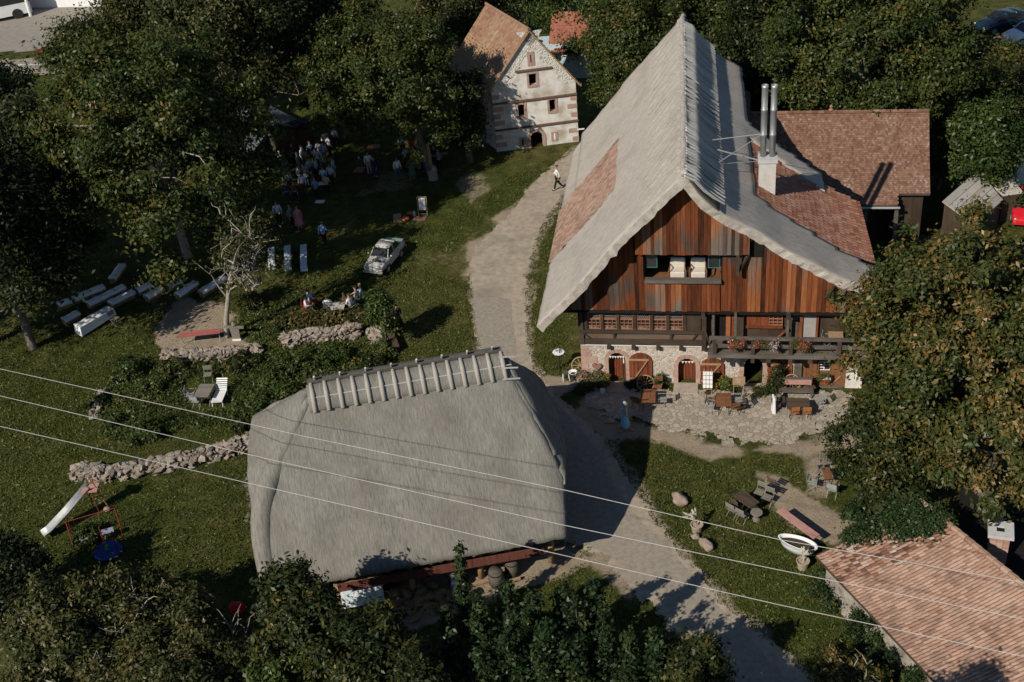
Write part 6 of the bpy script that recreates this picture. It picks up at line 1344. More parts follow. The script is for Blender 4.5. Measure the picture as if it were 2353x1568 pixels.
drywall('dry stone wall under the red bench', [(378, 824), (430, 825), (480, 825), (540, 818), (602, 808)], .5, .8, 420, 2); drywall('dry stone wall below the seated guests', [(650, 792), (700, 785), (760, 778), (830, 768)], .65, .8, 430, 3)
drywall('short crumbling wall end beside the dark wooden bench', [(858, 762), (866, 780), (876, 793)], .5, .6, 120, 4); drywall('loose heap of pale stones on the left slope', [(238, 905), (232, 930), (215, 965)], .3, .5, 60, 5, .2)
drywall('few pale stones among the shrubs near the barn ridge', [(655, 935), (668, 940)], .15, .3, 12, 6, .13)

# ------------------------------------------------------------------ ceremony benches on straw bales
STRAW = mat('straw', [C(.13, .08, .04), C(.25, .165, .08), C(.36, .26, .14)], scale=12, bump=.4, bscale=40, bdist=.05)
RUN = [((450, 712), (812, 566), 'rear long white-draped straw bench at the far left'), ((682, 704), (972, 566), 'second long white-draped straw bench from the left'), ((852, 700), (1045, 606), 'sunlit white-draped straw bench right of the second row'),
       ((1068, 596), (1182, 550), 'short white-draped bench under the walnut branches'), ((1138, 650), (1272, 578), 'white-draped bench left of the bare apple tree, front'), ((1308, 566), (1412, 516), 'short white-draped bench behind the front middle one'), ((1380, 636), (1535, 535), 'white-draped bench just left of the apple tree crown'),
       ((1568, 612), (1762, 492), 'white-draped bench seen through the apple tree branches'), ((488, 830), (614, 770), 'short white-draped bench at the left end of the front row'), ((868, 512), (955, 398), 'steeply set white-draped bench under the walnut tree')]
for a, b, lb in RUN:
    a, b = K(*a), K(*b); rz, L_ = dirz(a[0], a[1], b[0], b[1], .5); c = (at(*a, .5) + at(*b, .5)) / 2; t = empty('straw_bench', (c.x, c.y, 0), rz, lb, 'bench', 'white-draped straw benches for the ceremony'); n = max(1, round(L_ / 1.0))
    for k in range(n): mb = MB(); mb.bb(-L_ / 2 + k * L_ / n, -L_ / 2 + (k + 1) * L_ / n - .04, -.2, .2, 0, .44); mb.build('straw_bale', STRAW, t, bevel=.04)
    P = [[(x, y * .25 + .02 * math.sin(x * 3), (.46 if abs(y) < .95 else .27) + .01 * math.sin(x * 9)) for y in (-1.05, -.9, 0, .9, 1.05)] for x in lin(-L_ / 2, L_ / 2, max(6, int(L_ * 5)))]; shell('cloth', P, CLOTHW, t, t=.015, rounded=.0, noise_amp=.02, ns=.3)
a, b = K(600, 890), K(868, 742); rz, L_ = dirz(a[0], a[1], b[0], b[1], .74); c = (at(*a, .74) + at(*b, .74)) / 2; t = empty('draped_table', (c.x, c.y, 0), rz, 'long table under a white cloth reaching down at its near end', 'table'); mb = MB()
mb.hexa([(-L_ / 2 - .05, -.36, .12), (L_ / 2 + .05, -.36, .3), (L_ / 2 + .05, .36, .3), (-L_ / 2 - .05, .36, .12), (-L_ / 2, -.33, .74), (L_ / 2, -.33, .74), (L_ / 2, .33, .74), (-L_ / 2, .33, .74)]); mb.build('cloth', CLOTHW, t, bevel=.02)
for x in (-L_ / 2 + .3, L_ / 2 - .3): mb = MB(); mb.tube([(x, 0, 0), (x, 0, .3)], .03, 6); mb.build('leg', GALV, t)
BLUEW = mat('blue_white_cloth', [C(.25, .4, .55), C(.55, .62, .68), C(.7, .72, .74)], scale=5, bump=.1)
for x, y0, y1, lb in ((587, 568, 585, 'leftmost of four narrow blue-white chair covers, half hidden by the apple tree'), (623, 569, 607, 'second of the four narrow blue-white covered benches'), (660, 564, 609, 'third blue-white covered bench, next to the last'), (697, 562, 611, 'rightmost and brightest blue-white covered bench')):
    rz, L_ = dirz(x, y1, x, y0, .5); c = (at(x, y0, .5) + at(x, y1, .5)) / 2; t = empty('covered_bench', (c.x, c.y, 0), rz, lb, 'bench', 'four blue-white covered benches'); mb = MB(); mb.bb(-L_ / 2, L_ / 2, -.2, .2, .42, .5); mb.bb(-L_ / 2, -L_ / 2 + .05, -.22, .22, .1, .42); mb.build('cover', BLUEW, t)
    mb = MB(); mb.bb(-L_ / 2 + .1, L_ / 2, -.17, .17, 0, .42); mb.build('straw_bale', STRAW, t)
table('bench_table', 'long faded red slatted table beside the apple tree trunk', [K(1395, 982), K(1722, 945), K(1732, 905), K(1408, 942)], .74, REDT, PALEM, slats=3)
s_ = empty('wooden_figure', gp(545, 782), -.1, 'grey weathered wooden scarecrow-like figure right of the apple tree', 'figure'); mb = MB(); mb.hexa([(-.22, -.05, .1), (.22, -.05, .1), (.22, .05, .1), (-.22, .05, .1), (-.26, -.05, .85), (.26, -.05, .85), (.26, .05, .85), (-.26, .05, .85)]); mb.build('body', GREYT, s_)
mb = MB(); mb.bar((-.55, 0, .95), (.55, 0, .85), .1, .14); mb.build('arms', GREYT, s_); mb = MB(); mb.ball((0, 0, 1.08), (.12, .1, .16), 3, .3, 2); mb.build('head', GREYT, s_); mb = MB(); mb.bb(-.25, .25, -.08, .08, 0, .12); mb.build('base', WHITEP, s_)
for x, y, rz, lb in ((1245, 790, .5, 'dark folding chair alone on the bare patch'), (1335, 800, 1.8, 'dark folding chair fallen on the bare patch'), (915, 880, 1.0, 'pale folding chair on the grass below the draped table')): q = K(x, y); chair('dark' if 'dark' in lb else 'grey', q[0], q[1], rz, lb)
table('garden_table', 'grey weathered square table between the shrubs left of the white lounger', [(449, 912), (482, 912), (490, 882), (455, 882)], .72, GREYT, PALEM, slats=6)
chair('pale', 441, 922, 1.5, 'pale folding chair left of the grey garden table'); chair('pale', 455, 936, 2.8, 'pale folding chair in front of the grey garden table'); chair('grey', 481, 876, 0, 'grey folding chair behind the grey garden table')
rz, L_ = dirz(497, 918, 514, 878, .4); lo = empty('lounger', gp(507, 922), rz, 'white slatted sun lounger with raised back right of the grey garden table', 'lounger'); mb = MB()
for k in range(9): mb.bb(-.6 + k * .12, -.6 + k * .12 + .09, -.3, .3, .36, .39)
mb.build('seat', WHITEP, lo); mb = MB()
for k in range(6): x = .5 + k * .09; mb.box((x, 0, .42 + k * .075), (.03, .6, .075), ry=.8)
mb.build('backrest', WHITEP, lo)
for sx in (-.55, .45):
    for sy in (-.28, .28): mb = MB(); mb.tube([(sx, sy, 0), (sx + .1, sy, .37)], .02, 5); mb.build('leg', WHITEP, lo)
# ------------------------------------------------------------------ playground
R1 = mat('red_tube', [C(.16, .03, .02), C(.22, .045, .03)], bump=0, rough=.4); OR1 = mat('orange_tube', [C(.35, .16, .06), C(.45, .22, .09)], bump=0)
tp = at(203, 1120, 1.55); bp = gp(103, 1240); sl_ = empty('slide', (bp.x, bp.y, 0), 0, 'steel playground slide with orange ladder in the lower left', 'slide'); T_ = Vector((tp.x, tp.y, 1.55)) - bp; mb = MB()
d = T_.copy(); d.z = 0; sd = Vector((-d.y, d.x, 0)).normalized(); pts = [Vector((0, 0, .25)), T_ * .12 + Vector((0, 0, .12)), T_ * .5 + Vector((0, 0, .02)), T_]
P = [[tuple(p + sd * y * .26 + Vector((0, 0, .16 if abs(y) > .9 else 0))) for y in (-1, -.95, -.5, 0, .5, .95, 1)] for p in pts]; shell('chute', P, GALV, sl_, t=.02, rounded=0, noise_amp=0)
mb = MB(); mb.bb(T_.x - .3, T_.x + .45, T_.y - .3, T_.y + .3, 1.45, 1.52); mb.build('platform', PINKB, sl_)
lb0 = gp(246, 1162) - bp; mb = MB()
for s in (-.2, .2): mb.tube([lb0 + sd * s, T_ + sd * s + Vector((.2, 0, .5))], .025, 6)
for k in range(5): q = lb0.lerp(T_ + Vector((.2, 0, 0)), (k + 1) / 6); mb.tube([q - sd * .2, q + sd * .2], .02, 5)
mb.build('ladder', OR1, sl_)
for s in (-.25, .25): mb = MB(); mb.tube([Vector((T_.x, T_.y, 0)) + sd * s * 1.4, T_ + sd * s], .025, 6); mb.build('leg', R1, sl_)
for s in (-.2, .2): mb = MB(); mb.tube([T_ * .45 + sd * s + Vector((0, 0, -T_.z * .45)), T_ * .45 + sd * s], .02, 5); mb.build('leg', R1, sl_)
sw = empty('swing_frame', gp(235, 1245), .3, 'dark-red tubular swing frame with blue-grey cloth seats beside the slide', 'swing'); mb = MB(); mb.tube([(-1.2, 0, 1.7), (1.0, 0, 1.7)], .02, 6); mb.build('crossbar', R1, sw)
for x, y in ((-1.2, -.6), (-1.2, .6), (1.0, -.6), (1.0, .6)): mb = MB(); mb.tube([(x, y, 0), (x, 0, 1.7)], .028, 6); mb.build('leg', R1, sw)
for x in (-.6, .35):
    mb = MB(); mb.bb(x - .3, x + .3, -.16, .16, .5, .55); st_ = mb.build('seat', mat('lilac_cloth', [C(.2, .2, .3), C(.32, .32, .42)], scale=6), sw); mb = MB()
    for s in (-.28, .28): mb.tube([(x + s, 0, .55), (x + s, 0, 1.7)], .01, 4)
    mb.build('rope', IRON, st_)
mg = empty('merry_go_round', gp(251, 1272), 0, 'blue round playground roundabout with red poles under the bushes', 'roundabout'); mb = MB(); mb.lathe([(.05, .12), (.62, .12), (.66, .18), (.62, .24), (0, .24)], 20); mb.build('disc', mat('blue_plastic', [C(.008, .025, .14), C(.012, .04, .2)], rough=.4, bump=0), mg)
mb = MB(); mb.lathe([(.1, 0), (.1, .5)], 8); mb.build('hub', mat('green_plastic', [C(.02, .2, .1), C(.03, .25, .12)], bump=0), mg)
for k in range(3): a = 2.1 * k; mb = MB(); mb.tube([(.4 * math.cos(a), .4 * math.sin(a), .24), (.45 * math.cos(a), .45 * math.sin(a), 1.3)], .03, 6); mb.build('handle_pole', R1, mg)
mb = MB(); mb.ball((0, 0, .15), (.18, .15, .13), 3, .4, 2); tag(mb.build('boulder', GRANITE, None, smooth=True, loc=gp(248, 1175)), 'small round stone at the foot of the slide ladder', 'rock')
p = gp(548, 1410); mb = MB(); mb.box((0, 0, .35), (.6, .4, .6), rx=.3); tag(mb.build('red_cover', mat('red_plastic', [C(.45, .01, .02), C(.6, .02, .03)], bump=.05, rough=.5), None, loc=p, bevel=.12), 'bright red plastic cover glimpsed behind the dead shrub', 'cover')

# ------------------------------------------------------------------ lawn with the crowd
table('low_table', 'low orange-brown table with flowers beside the couple', [(812, 396), (834, 396), (838, 384), (818, 383)], .7, MATS['orange_slat'], IRON)
pot(828, 386, .06, .15, 'small vase of flowers on the low orange table', WHITEP, HYD, .14, 120, .2, size=.06, z=.7, name='vase', cat='vase')
table('low_table', 'orange wooden table behind the couple under the maple', [(844, 342), (872, 340), (873, 331), (845, 333)], .7, MATS['orange_slat'], IRON); table('low_table', 'orange wooden table by the lit tree trunk at right', [(1008, 358), (1028, 354), (1030, 349), (1010, 351)], .7, MATS['orange_slat'], IRON)
table('buffet_table', 'teal-shaded white table in the middle of the crowd', [(730, 425), (747, 424), (748, 418), (733, 418)], .9, CLOTHW, IRON); table('buffet_table', 'white table with plates at the lower end of the crowd', [(724, 466), (745, 466), (745, 460), (726, 460)], .9, CLOTHW, IRON)
rz, L_ = dirz(960, 496, 982, 496); dc = empty('deck_chair', gp(972, 496), rz, 'upright wooden deck-chair frame with pale canvas on the dark lawn', 'deck chair'); mb = MB()
for s in (-.3, .3): mb.bar((s, 0, 0), (s, .25, 1.25), .04, .05)
mb.bar((-.3, .25, 1.25), (.3, .25, 1.25), .04, .04); mb.bar((-.3, .02, .12), (.3, .02, .12), .04, .04)
for s in (-.26, .26): mb.bar((s, .55, 0), (s, .15, .75), .035, .04)
mb.build('frame', LIGHTW, dc); mb = MB(); mb.hexa([(-.22, .04, .4), (.22, .04, .4), (.22, .055, .4), (-.22, .055, .4), (-.22, .2, 1.2), (.22, .2, 1.2), (.22, .215, 1.2), (-.22, .215, 1.2)]); mb.build('canvas', CLOTHW, dc)
mb = MB(); mb.bb(-.25, .25, -.22, .22, 0, .42)
for k in range(4): mb.bb(-.27, .27, -.235, -.222, .03 + k * .1, .1 + k * .1)
tag(mb.build('crate', LIGHTW, None, loc=gp(914, 508)), 'small light wooden crate on the dark lawn left of the deck chair', 'crate')
for x, y, s, lb in ((932, 507, .3, 'larger orange floor cushion beside the crate'), (943, 494, .24, 'smaller orange cushion behind the larger one')): mb = MB(); mb.ball((0, 0, s * .5), (s, s * .9, s * .55), 2, .15, 2); tag(mb.build('cushion', mat('orange_fabric', [C(.35, .09, .03), C(.45, .13, .05)], bump=.1), None, smooth=True, loc=gp(x, y)), lb, 'cushion')
q = [gp(948, 509), gp(976, 508), gp(982, 498), gp(954, 497)]; mb = MB(); c0 = q[0]; mb.hexa([p - c0 + Vector((0, 0, .03)) for p in q] + [p - c0 + Vector((0, 0, .05)) for p in q]); tag(mb.build('rug', mat('dark_rug', [C(.12, .05, .04), C(.2, .11, .08)], scale=4), None, loc=c0), 'dark reddish rug at the foot of the deck chair', 'rug')
mb = MB(); mb.lathe([(.09, 0), (.1, .25), (.04, .35), (.05, .4)], 8); tag(mb.build('lantern', GALV, None, loc=gp(953, 497)), 'small glass lantern between the cushions and the deck chair', 'lantern')
table('picnic_table', 'table with a pale crumpled cloth among the seated guests', [(757, 712), (790, 710), (794, 694), (762, 695)], .72, mat('crumpled_cloth', [C(.3, .27, .24), C(.5, .47, .43)], scale=3, bump=.4), IRON)
rz, L_ = dirz(897, 766, 913, 808, .45); c = gp(904, 792); bn = empty('dark_bench', c, rz, 'dark backless plank bench on the grass below the woman in black', 'bench'); mb = MB(); mb.bb(-L_ / 2, L_ / 2, -.2, .2, .4, .47); mb.build('seat', DKW, bn)
for x in (-L_ / 2 + .25, L_ / 2 - .25): mb = MB(); mb.bb(x - .05, x + .05, -.18, .18, 0, .4); mb.build('leg', DKW, bn)
# tree stump post in the light
mb = MB(); mb.tube([(0, 0, 0), (0, 0, .8), (-.05, 0, .82)], [.34, .33, .3], 12); tag(mb.build('barrel_stump', BARKP, None, loc=gp(996, 412)), 'thick pale stump standing in front of the lit maple trunk', 'stump')
mb = MB(); mb.tube([(0, 0, 0), (-.08, 0, 2.4)], [.13, .11], 8); tag(mb.build('wooden_post', LIGHTW, None, loc=gp(994, 403)), 'sunlit leaning post right behind the thick stump', 'post')
mb = MB()
for s in (-.2, .2): mb.bar((s, 0, 0), (s, .9, 3.2), .06, .06)
for k in range(9): mb.bar((-.2, .1 * k, .3 + .34 * k), (.2, .1 * k, .3 + .34 * k), .04, .04)
o = mb.build('ladder', GREYT, None, loc=gp(1118, 330)); tag(o, 'wooden ladder leaning in shade at the left wall of the white granary', 'ladder')
mb = MB(); mb.bb(-.02, .5, -.04, .0, -.04, .05); o = mb.build('signpost_board', WHITEP, None, loc=W0 + Vector((5.8, .2, 1.05))); tag(o, 'small white board sticking out at the right corner of the granary', 'sign')

# ------------------------------------------------------------------ cars
def car(name, label, px, py, rz, paint, kind='sedan', scale=1.0, plate=True):
    r = empty(name, gp(px, py), rz, label, 'car'); 
    if kind == 'old': L_, W_, H_, sec = 3.5, 1.45, 1.38, [(-1.75, .42, .74), (-1.72, .34, .82), (-1.2, .28, .90), (-.72, .28, .93), (.0, .28, .95), (.75, .28, .95), (1.15, .28, .93), (1.7, .36, .90), (1.75, .42, .84)]; roof = [(-.70, .93), (-.30, 1.36), (.45, 1.40), (.85, 1.30), (1.12, .93)]
    else: L_, W_, H_, sec = 4.3, 1.78, 1.5, [(-2.15, .4, .62), (-2.1, .3, .72), (-1.5, .26, .92), (-.95, .26, 1.0), (0, .26, 1.02), (1.2, .26, 1.04), (1.95, .28, 1.02), (2.12, .34, .95), (2.15, .4, .8)]; roof = [(-.95, 1.0), (-.35, 1.44), (.6, 1.5), (1.5, 1.42), (2.0, 1.0)]
    mb = MB(); vs = []; n = 8
    for (x, z0, z1) in sec:
        tp_ = 1 - .10 * (abs(x) / (L_ / 2)) ** 4; w = W_ / 2 * tp_; vs += [(x, -w * .92, z0), (x, -w, (z0 + z1) / 2), (x, -w * .97, z1 - .06), (x, -w * .82, z1), (x, w * .82, z1), (x, w * .97, z1 - .06), (x, w, (z0 + z1) / 2), (x, w * .92, z0)]
    fs = [(i * n + k, i * n + (k + 1) % n, (i + 1) * n + (k + 1) % n, (i + 1) * n + k) for i in range(len(sec) - 1) for k in range(n)] + [tuple(range(n)), tuple((len(sec) - 1) * n + k for k in range(n - 1, -1, -1))]
    mb.add(vs, fs); body = mb.build('body', paint, r, smooth=True); sb = body.modifiers.new('s', 'SUBSURF'); sb.levels = sb.render_levels = 2
    mb = MB(); vs = []
    for (x, z) in roof: w = W_ / 2 * (.84 if z < 1.1 else .70); vs += [(x, -w, z), (x, w, z)]
    (xa, za), (xb, zb_) = roof[0], roof[-1]; vs += [(xa, -W_ * .42, za - .02), (xb, -W_ * .42, zb_ - .02)]
    m_ = len(roof); mb.add([(x, s * W_ / 2 * (.82 if z < 1.1 else .69), z - .02) for s in (-1, 1) for (x, z) in roof], [tuple(range(m_)), tuple(range(2 * m_ - 1, m_ - 1, -1))] + [(i, i + 1, m_ + i + 1, m_ + i) for i in range(m_ - 1)]); mb.build('windows', GLASS, r)
    mb = MB()
    rp = [q for q in roof if q[1] > 1.2]
    for i in range(len(rp) - 1):
        (x0, z0), (x1, z1) = rp[i], rp[i + 1]; w = W_ / 2 * .71; mb.hexa([(x0, -w, z0 - .03), (x1, -w, z1 - .03), (x1, w, z1 - .03), (x0, w, z0 - .03), (x0, -w * .93, z0 + .03), (x1, -w * .93, z1 + .03), (x1, w * .93, z1 + .03), (x0, w * .93, z0 + .03)])
    rf_ = mb.build('roof', paint, r, smooth=True)
    for (i, j) in ((0, 1), (m_ - 1, m_ - 2)):
        for s in (-1, 1): mb = MB(); mb.bar((roof[i][0], s * W_ * .415, roof[i][1]), (roof[j][0], s * W_ * .352, roof[j][1]), .05, .05); mb.build('pillar', paint, r)
    for s in (-1, 1):
        mb = MB(); mb.bar((roof[0][0] * 0 + .2, s * W_ * .41, .98), (.2, s * W_ * .352, 1.36), .05, .04); mb.build('pillar', paint, r)
        mb = MB(); mb.bb(-.65 if kind == 'old' else -.9, .62 if kind == 'old' else .2, s * W_ * .495 - .006, s * W_ * .495 + .006, .4, .88); dr = mb.build('door', paint, r); mb = MB(); mb.bb(.4 if kind == 'old' else 0, .52 if kind == 'old' else .12, s * W_ * .505 - .012, s * W_ * .505 + .012, .74, .78); mb.build('handle', STEEL, dr)
        mb = MB(); mb.ball((sec[0][0] + .06, s * W_ * .36, .66), (.06, .11, .11), 0, 0, 2); mb.build('headlight', STEEL, r, smooth=True); mb = MB(); mb.bb(sec[0][0] - .02, sec[0][0] + .04, s * W_ * .38 - .06, s * W_ * .38 + .06, .46, .54); mb.build('indicator', MATS['orange_fabric'], r)
        mb = MB(); mb.bb(sec[-1][0] - .05, sec[-1][0] + .015, s * W_ * .4 - .08, s * W_ * .4 + .08, .62, .82); mb.build('tail_light', MATS['red_plastic'], r); mb = MB(); mb.ball((-.62 if kind == 'old' else -.8, s * (W_ / 2 + .09), 1.02), (.04, .09, .07), 0, 0, 2); mb.build('mirror', STEEL if kind == 'old' else paint, r, smooth=True)
    for x in (-L_ * .29, L_ * .27):
        for s in (-1, 1):
            R_ = .29 if kind == 'old' else .33; mb = MB(); mb.tube([(x, s * (W_ / 2 - .20), R_), (x, s * (W_ / 2 - .01), R_)], R_, 18); w_ = mb.build('wheel', IRON, r); mb = MB(); mb.tube([(x, s * (W_ / 2 - .02), R_), (x, s * (W_ / 2 + .005), R_)], R_ * .6, 14); mb.build('rim', GALV, w_)
    for x, nm in ((sec[0][0] - .04, 'bumper'), (sec[-1][0] + .04, 'bumper')): mb = MB(); mb.bb(x - .05, x + .05, -W_ * .47, W_ * .47, .36, .46); mb.build(nm, GALV if kind == 'old' else paint, r)
    r.scale = (scale,) * 3; return r
RUSTP = mat('mottled_white_paint', [C(.36, .345, .31), C(.46, .45, .42), C(.54, .53, .51)], scale=2.2, det=12, rough=.5, bump=.03, blotch=((.22, .20, .17), 3.5, .3), spec=.4)
rzc, _ = dirz(889, 630, 932, 579)
tr = car('old_car', 'small old mottled white saloon car parked on the shaded lawn', 887, 606, rzc, RUSTP, 'old', .96)
cw = MB(); tag(tr, None)
for s in (-.16, .1): mb = MB(); mb.tube([(-1.2 + .13 * math.cos(a), s + .12 * math.sin(a), .93) for a in [6.283 * k / 10 for k in range(11)]], .04, 6); mb.build('hood_wreath', mat('olive_wreath', [C(.08, .075, .04), C(.16, .15, .09)], bump=.2), tr)
mb = MB(); mb.hexa([(.92, -.62, .962), (1.72, -.58, .93), (1.72, .58, .93), (1.16, .62, .95), (.92, -.62, .972), (1.72, -.58, .94), (1.72, .58, .94), (1.16, .62, .96)]); mb.build('trunk_lid', mat('teal_shade_tint', [C(.16, .27, .255), C(.2, .32, .30)], bump=0, rough=.4), tr)  # teal shade and reflection on the trunk, put into the colour
car('parked_car', 'dark blue-black estate car parked on the meadow at the top right', 2302, 68, math.radians(12), mat('dark_blue_paint', [C(.008, .02, .03), C(.012, .028, .04)], rough=.2, bump=0, spec=.6), 'suv', 1.0)
car('parked_car', 'white hatchback cut by the right edge next to the dark estate', 2362, 92, math.radians(15), mat('car_white', [C(.6, .6, .62), C(.7, .7, .71)], rough=.25, bump=0, spec=.5), 'suv', .95)
car('parked_car', 'red car half hidden at the right edge beside the plank-roofed sheds', 2352, 492, math.radians(70), MATS['red_plastic'], 'suv', .9)
# camper van in the shade behind the granary
cv = empty('camper_van', gp(1298, 168), math.radians(-3), 'pale camper van with roof hatches in blue shade behind the granary', 'camper van'); CAMP = mat('camper_white_shade_tint', [C(.45, .55, .58), C(.52, .62, .65)], rough=.4, bump=0)  # white body coloured teal for the shade it stands in
mb = MB(); mb.bb(-3.0, 2.0, -1.1, 1.1, .45, 2.75); mb.hexa([(2.0, -1.05, .45), (3.3, -1.0, .45), (3.3, 1.0, .45), (2.0, 1.05, .45), (2.0, -1.05, 2.0), (2.7, -1.0, 1.5), (2.7, 1.0, 1.5), (2.0, 1.05, 2.0)]); mb.build('body', CAMP, cv)
for x in (-1.9, -.4, 1.2): mb = MB(); mb.ball((x, 0, 2.76), (.35, .3, .14), 0, 0, 2); mb.build('roof_hatch', IRON, cv)
for x in (-2.0, -.6, .9): mb = MB(); mb.bb(x - .35, x + .35, -1.13, -1.102, 1.5, 2.1); mb.build('window', GLASS, cv)
for x in (-1.8, 2.3):
    for s in (-1, 1): mb = MB(); mb.tube([(x, s * .85, .35), (x, s * 1.08, .35)], .35, 14); mb.build('wheel', IRON, cv)
# bus, white hall wall, bollard and pole in the upper left corner
bu = empty('coach', gp(-2, 44), math.radians(20), 'blue and white coach cut by the upper left corner', 'bus'); mb = MB(); mb.bb(-7, 3.2, -1.25, 1.25, .4, 1.5); mb.build('body', WHITEP, bu); mb = MB(); mb.bb(-7, 3.25, -1.27, 1.27, 1.5, 2.6); mb.build('windows', GLASS, bu); mb = MB(); mb.bb(-7, 3.15, -1.22, 1.22, 2.6, 3.1); mb.build('roof', mat('bus_blue', [C(.12, .25, .32), C(.16, .3, .38)], bump=0, rough=.4), bu)
for x in (-4, 1.8):
    for s in (-1, 1): mb = MB(); mb.tube([(x, s * .95, .5), (x, s * 1.29, .5)], .5, 14); mb.build('wheel', IRON, bu)
a, b = gp(-60, 22), gp(300, 14); rz = math.atan2(b.y - a.y, b.x - a.x); hl = empty('white_hall', a, rz, 'long plain white building wall along the top left edge', 'hall'); L_ = (b - a).length; mb = MB(); mb.bb(0, L_, 0, 8, 0, 6); mb.build('wall', WHITEP, hl); mb = MB(); mb.bb(-.3, L_ + .3, -.3, 8.3, 6.002, 6.2); mb.build('roof', GALV, hl)
mb = MB(); mb.tube([(0, 0, 0), (0, 0, 2.2)], .16, 8); tag(mb.build('bollard', WHITEP, None, loc=gp(71, 38)), 'white concrete post on the sunny yard beside the coach', 'post')
mb = MB(); mb.tube([(0, 0, 0), (-.3, 0, 7)], .1, 6); tag(mb.build('lamp_pole', GALV, None, loc=gp(251, 22)), 'grey pole before the white hall', 'pole')
mb = MB(); mb.bb(-2, 2, -.05, .05, 0, .35); o = mb.build('red_fence', mat('red_rail', [C(.2, .03, .03), C(.28, .05, .05)], bump=0), None, loc=gp(135, 112)); o.rotation_euler = (0, 0, .35); tag(o, 'low red railing below the road at the upper left', 'railing')
# utility pole, tent, red bucket
up_ = empty('utility_pole', gp(2352, 300), .1, 'concrete utility pole crossarm among bushes at the right edge', 'utility pole'); mb = MB(); mb.tube([(0, 0, 0), (0, 0, 4.0)], .1, 7); mb.build('pole', GREYW, up_); mb = MB(); mb.bb(-1.0, 1.0, -.05, .05, 3.5, 3.62); mb.build('crossarm', GALV, up_)
for (x0, y0, x1, y1), lb in (((2238, 112, 2332, 210), 'thin overhead wire from the bushes to the crossarm at upper right'), ((2290, 100, 2353, 160), 'thin overhead wire above the side path at upper right')):
    a, b = at(x0, y0, 5), at(x1, y1, 4.2); mb = MB(); mb.tube([Vector((0, 0, 0)), (b - a) * .5 + Vector((0, 0, -.25)), b - a], .02, 4); tag(mb.build('overhead_wire', GALV, None, loc=a), lb, 'wire')
te = empty('white_tent', gp(2352, 410), 0, 'small white tent at the right edge above the plank-roofed sheds', 'tent'); mb = MB(); mb.lathe([(1.2, 0), (1.2, 1.2), (.0, 1.9)], 8); mb.build('canvas', CLOTHW, te)
pot(1811, 175, .35, .6, 'bright red bin under the trees behind the farmhouse', MATS['red_plastic'], None, name='bin', cat='bin')
# things under the tiled wing
cab = empty('storage_shelf', floc(13.0, 12.6), FY, 'shelf with pale tubs on the terrace under the tiled barn eave', 'shelf'); mb = MB()
for z in (.5, 1.0, 1.5): mb.bb(-.8, .8, -.25, .25, z, z + .05)
mb.build('board', DKW, cab)
for k, (x, z, m_) in enumerate(((-.5, .55, WHITEP), (.1, 1.05, PINKB), (.5, .55, GALV))): mb = MB(); mb.bb(-.22, .22, -.2, .2, 0, .28); o = mb.build('tub', m_, None, loc=floc(13.0 + x, 12.55, z)); tag(o, ['white tub on the lower shelf under the tiled barn eave', 'pink tub on the middle shelf under the tiled barn eave', 'grey tub on the lower shelf under the tiled barn eave'][k], 'tub')
# ------------------------------------------------------------------ inside the barn
for px, py, lb, s in ((1142, 1345, 'grey wooden barrel between the right barn posts', 1.0), (1178, 1322, 'second barrel further back under the right part of the barn', .9)):
    b_ = empty('barrel', gp(px, py), 0, lb, 'barrel'); mb = MB(); mb.lathe([(.28 * s, 0), (.36 * s, .45), (.28 * s, .9), (0, .9)], 14); mb.build('staves', GREYW, b_, smooth=True); mb = MB()
    for z in (.15, .75): mb.lathe([(.325 * s, z - .03), (.33 * s, z + .03)], 14)
    build_each(mb, 'hoop', IRON, b_)
b_ = empty('water_tank', gp(1054, 1345), 0, 'pale round tank with white base at the middle barn post', 'tank'); mb = MB(); mb.ball((0, 0, .75), .32, sub=3); mb.build('tank', GALV, b_, smooth=True); mb = MB(); mb.bb(-.3, .3, -.3, .3, 0, .45); mb.build('base', WHITEP, b_, bevel=.05)
mb = MB(); 
for k in range(60): mb.ball((NP.normal() * .8, NP.normal() * .5, abs(NP.normal()) * .22), (.3, .22, .12), k, .6, 1, k)
tag(mb.build('straw_heap', STRAW, None, loc=gp(985, 1385)), 'heap of loose golden straw under the barn beside the light post', 'straw')
mb = MB(); mb.hexa([(-.9, -.1, .1), (.9, -.1, .3), (.9, .1, .3), (-.9, .1, .1), (-.9, 0, .9), (.9, 0, 1.1), (.9, .12, 1.1), (-.9, .12, .9)]); tag(mb.build('banner', BLUEW, None, loc=gp(838, 1395)), 'blue and white striped sheet under the left end of the barn', 'sheet')
for k, (x, y) in enumerate(((1105, 1350), (1160, 1350), (905, 1395))): mb = MB(); mb.bar((-.7, 0, .1), (.7, .3, .16), .12, .1); tag(mb.build('loose_beam', LIGHTW, None, loc=gp(x, y)), ['loose beam on the dirt left of the barrel', 'loose beam on the dirt right of the barrel', 'loose beam beside the blue and white sheet'][k], 'beam')
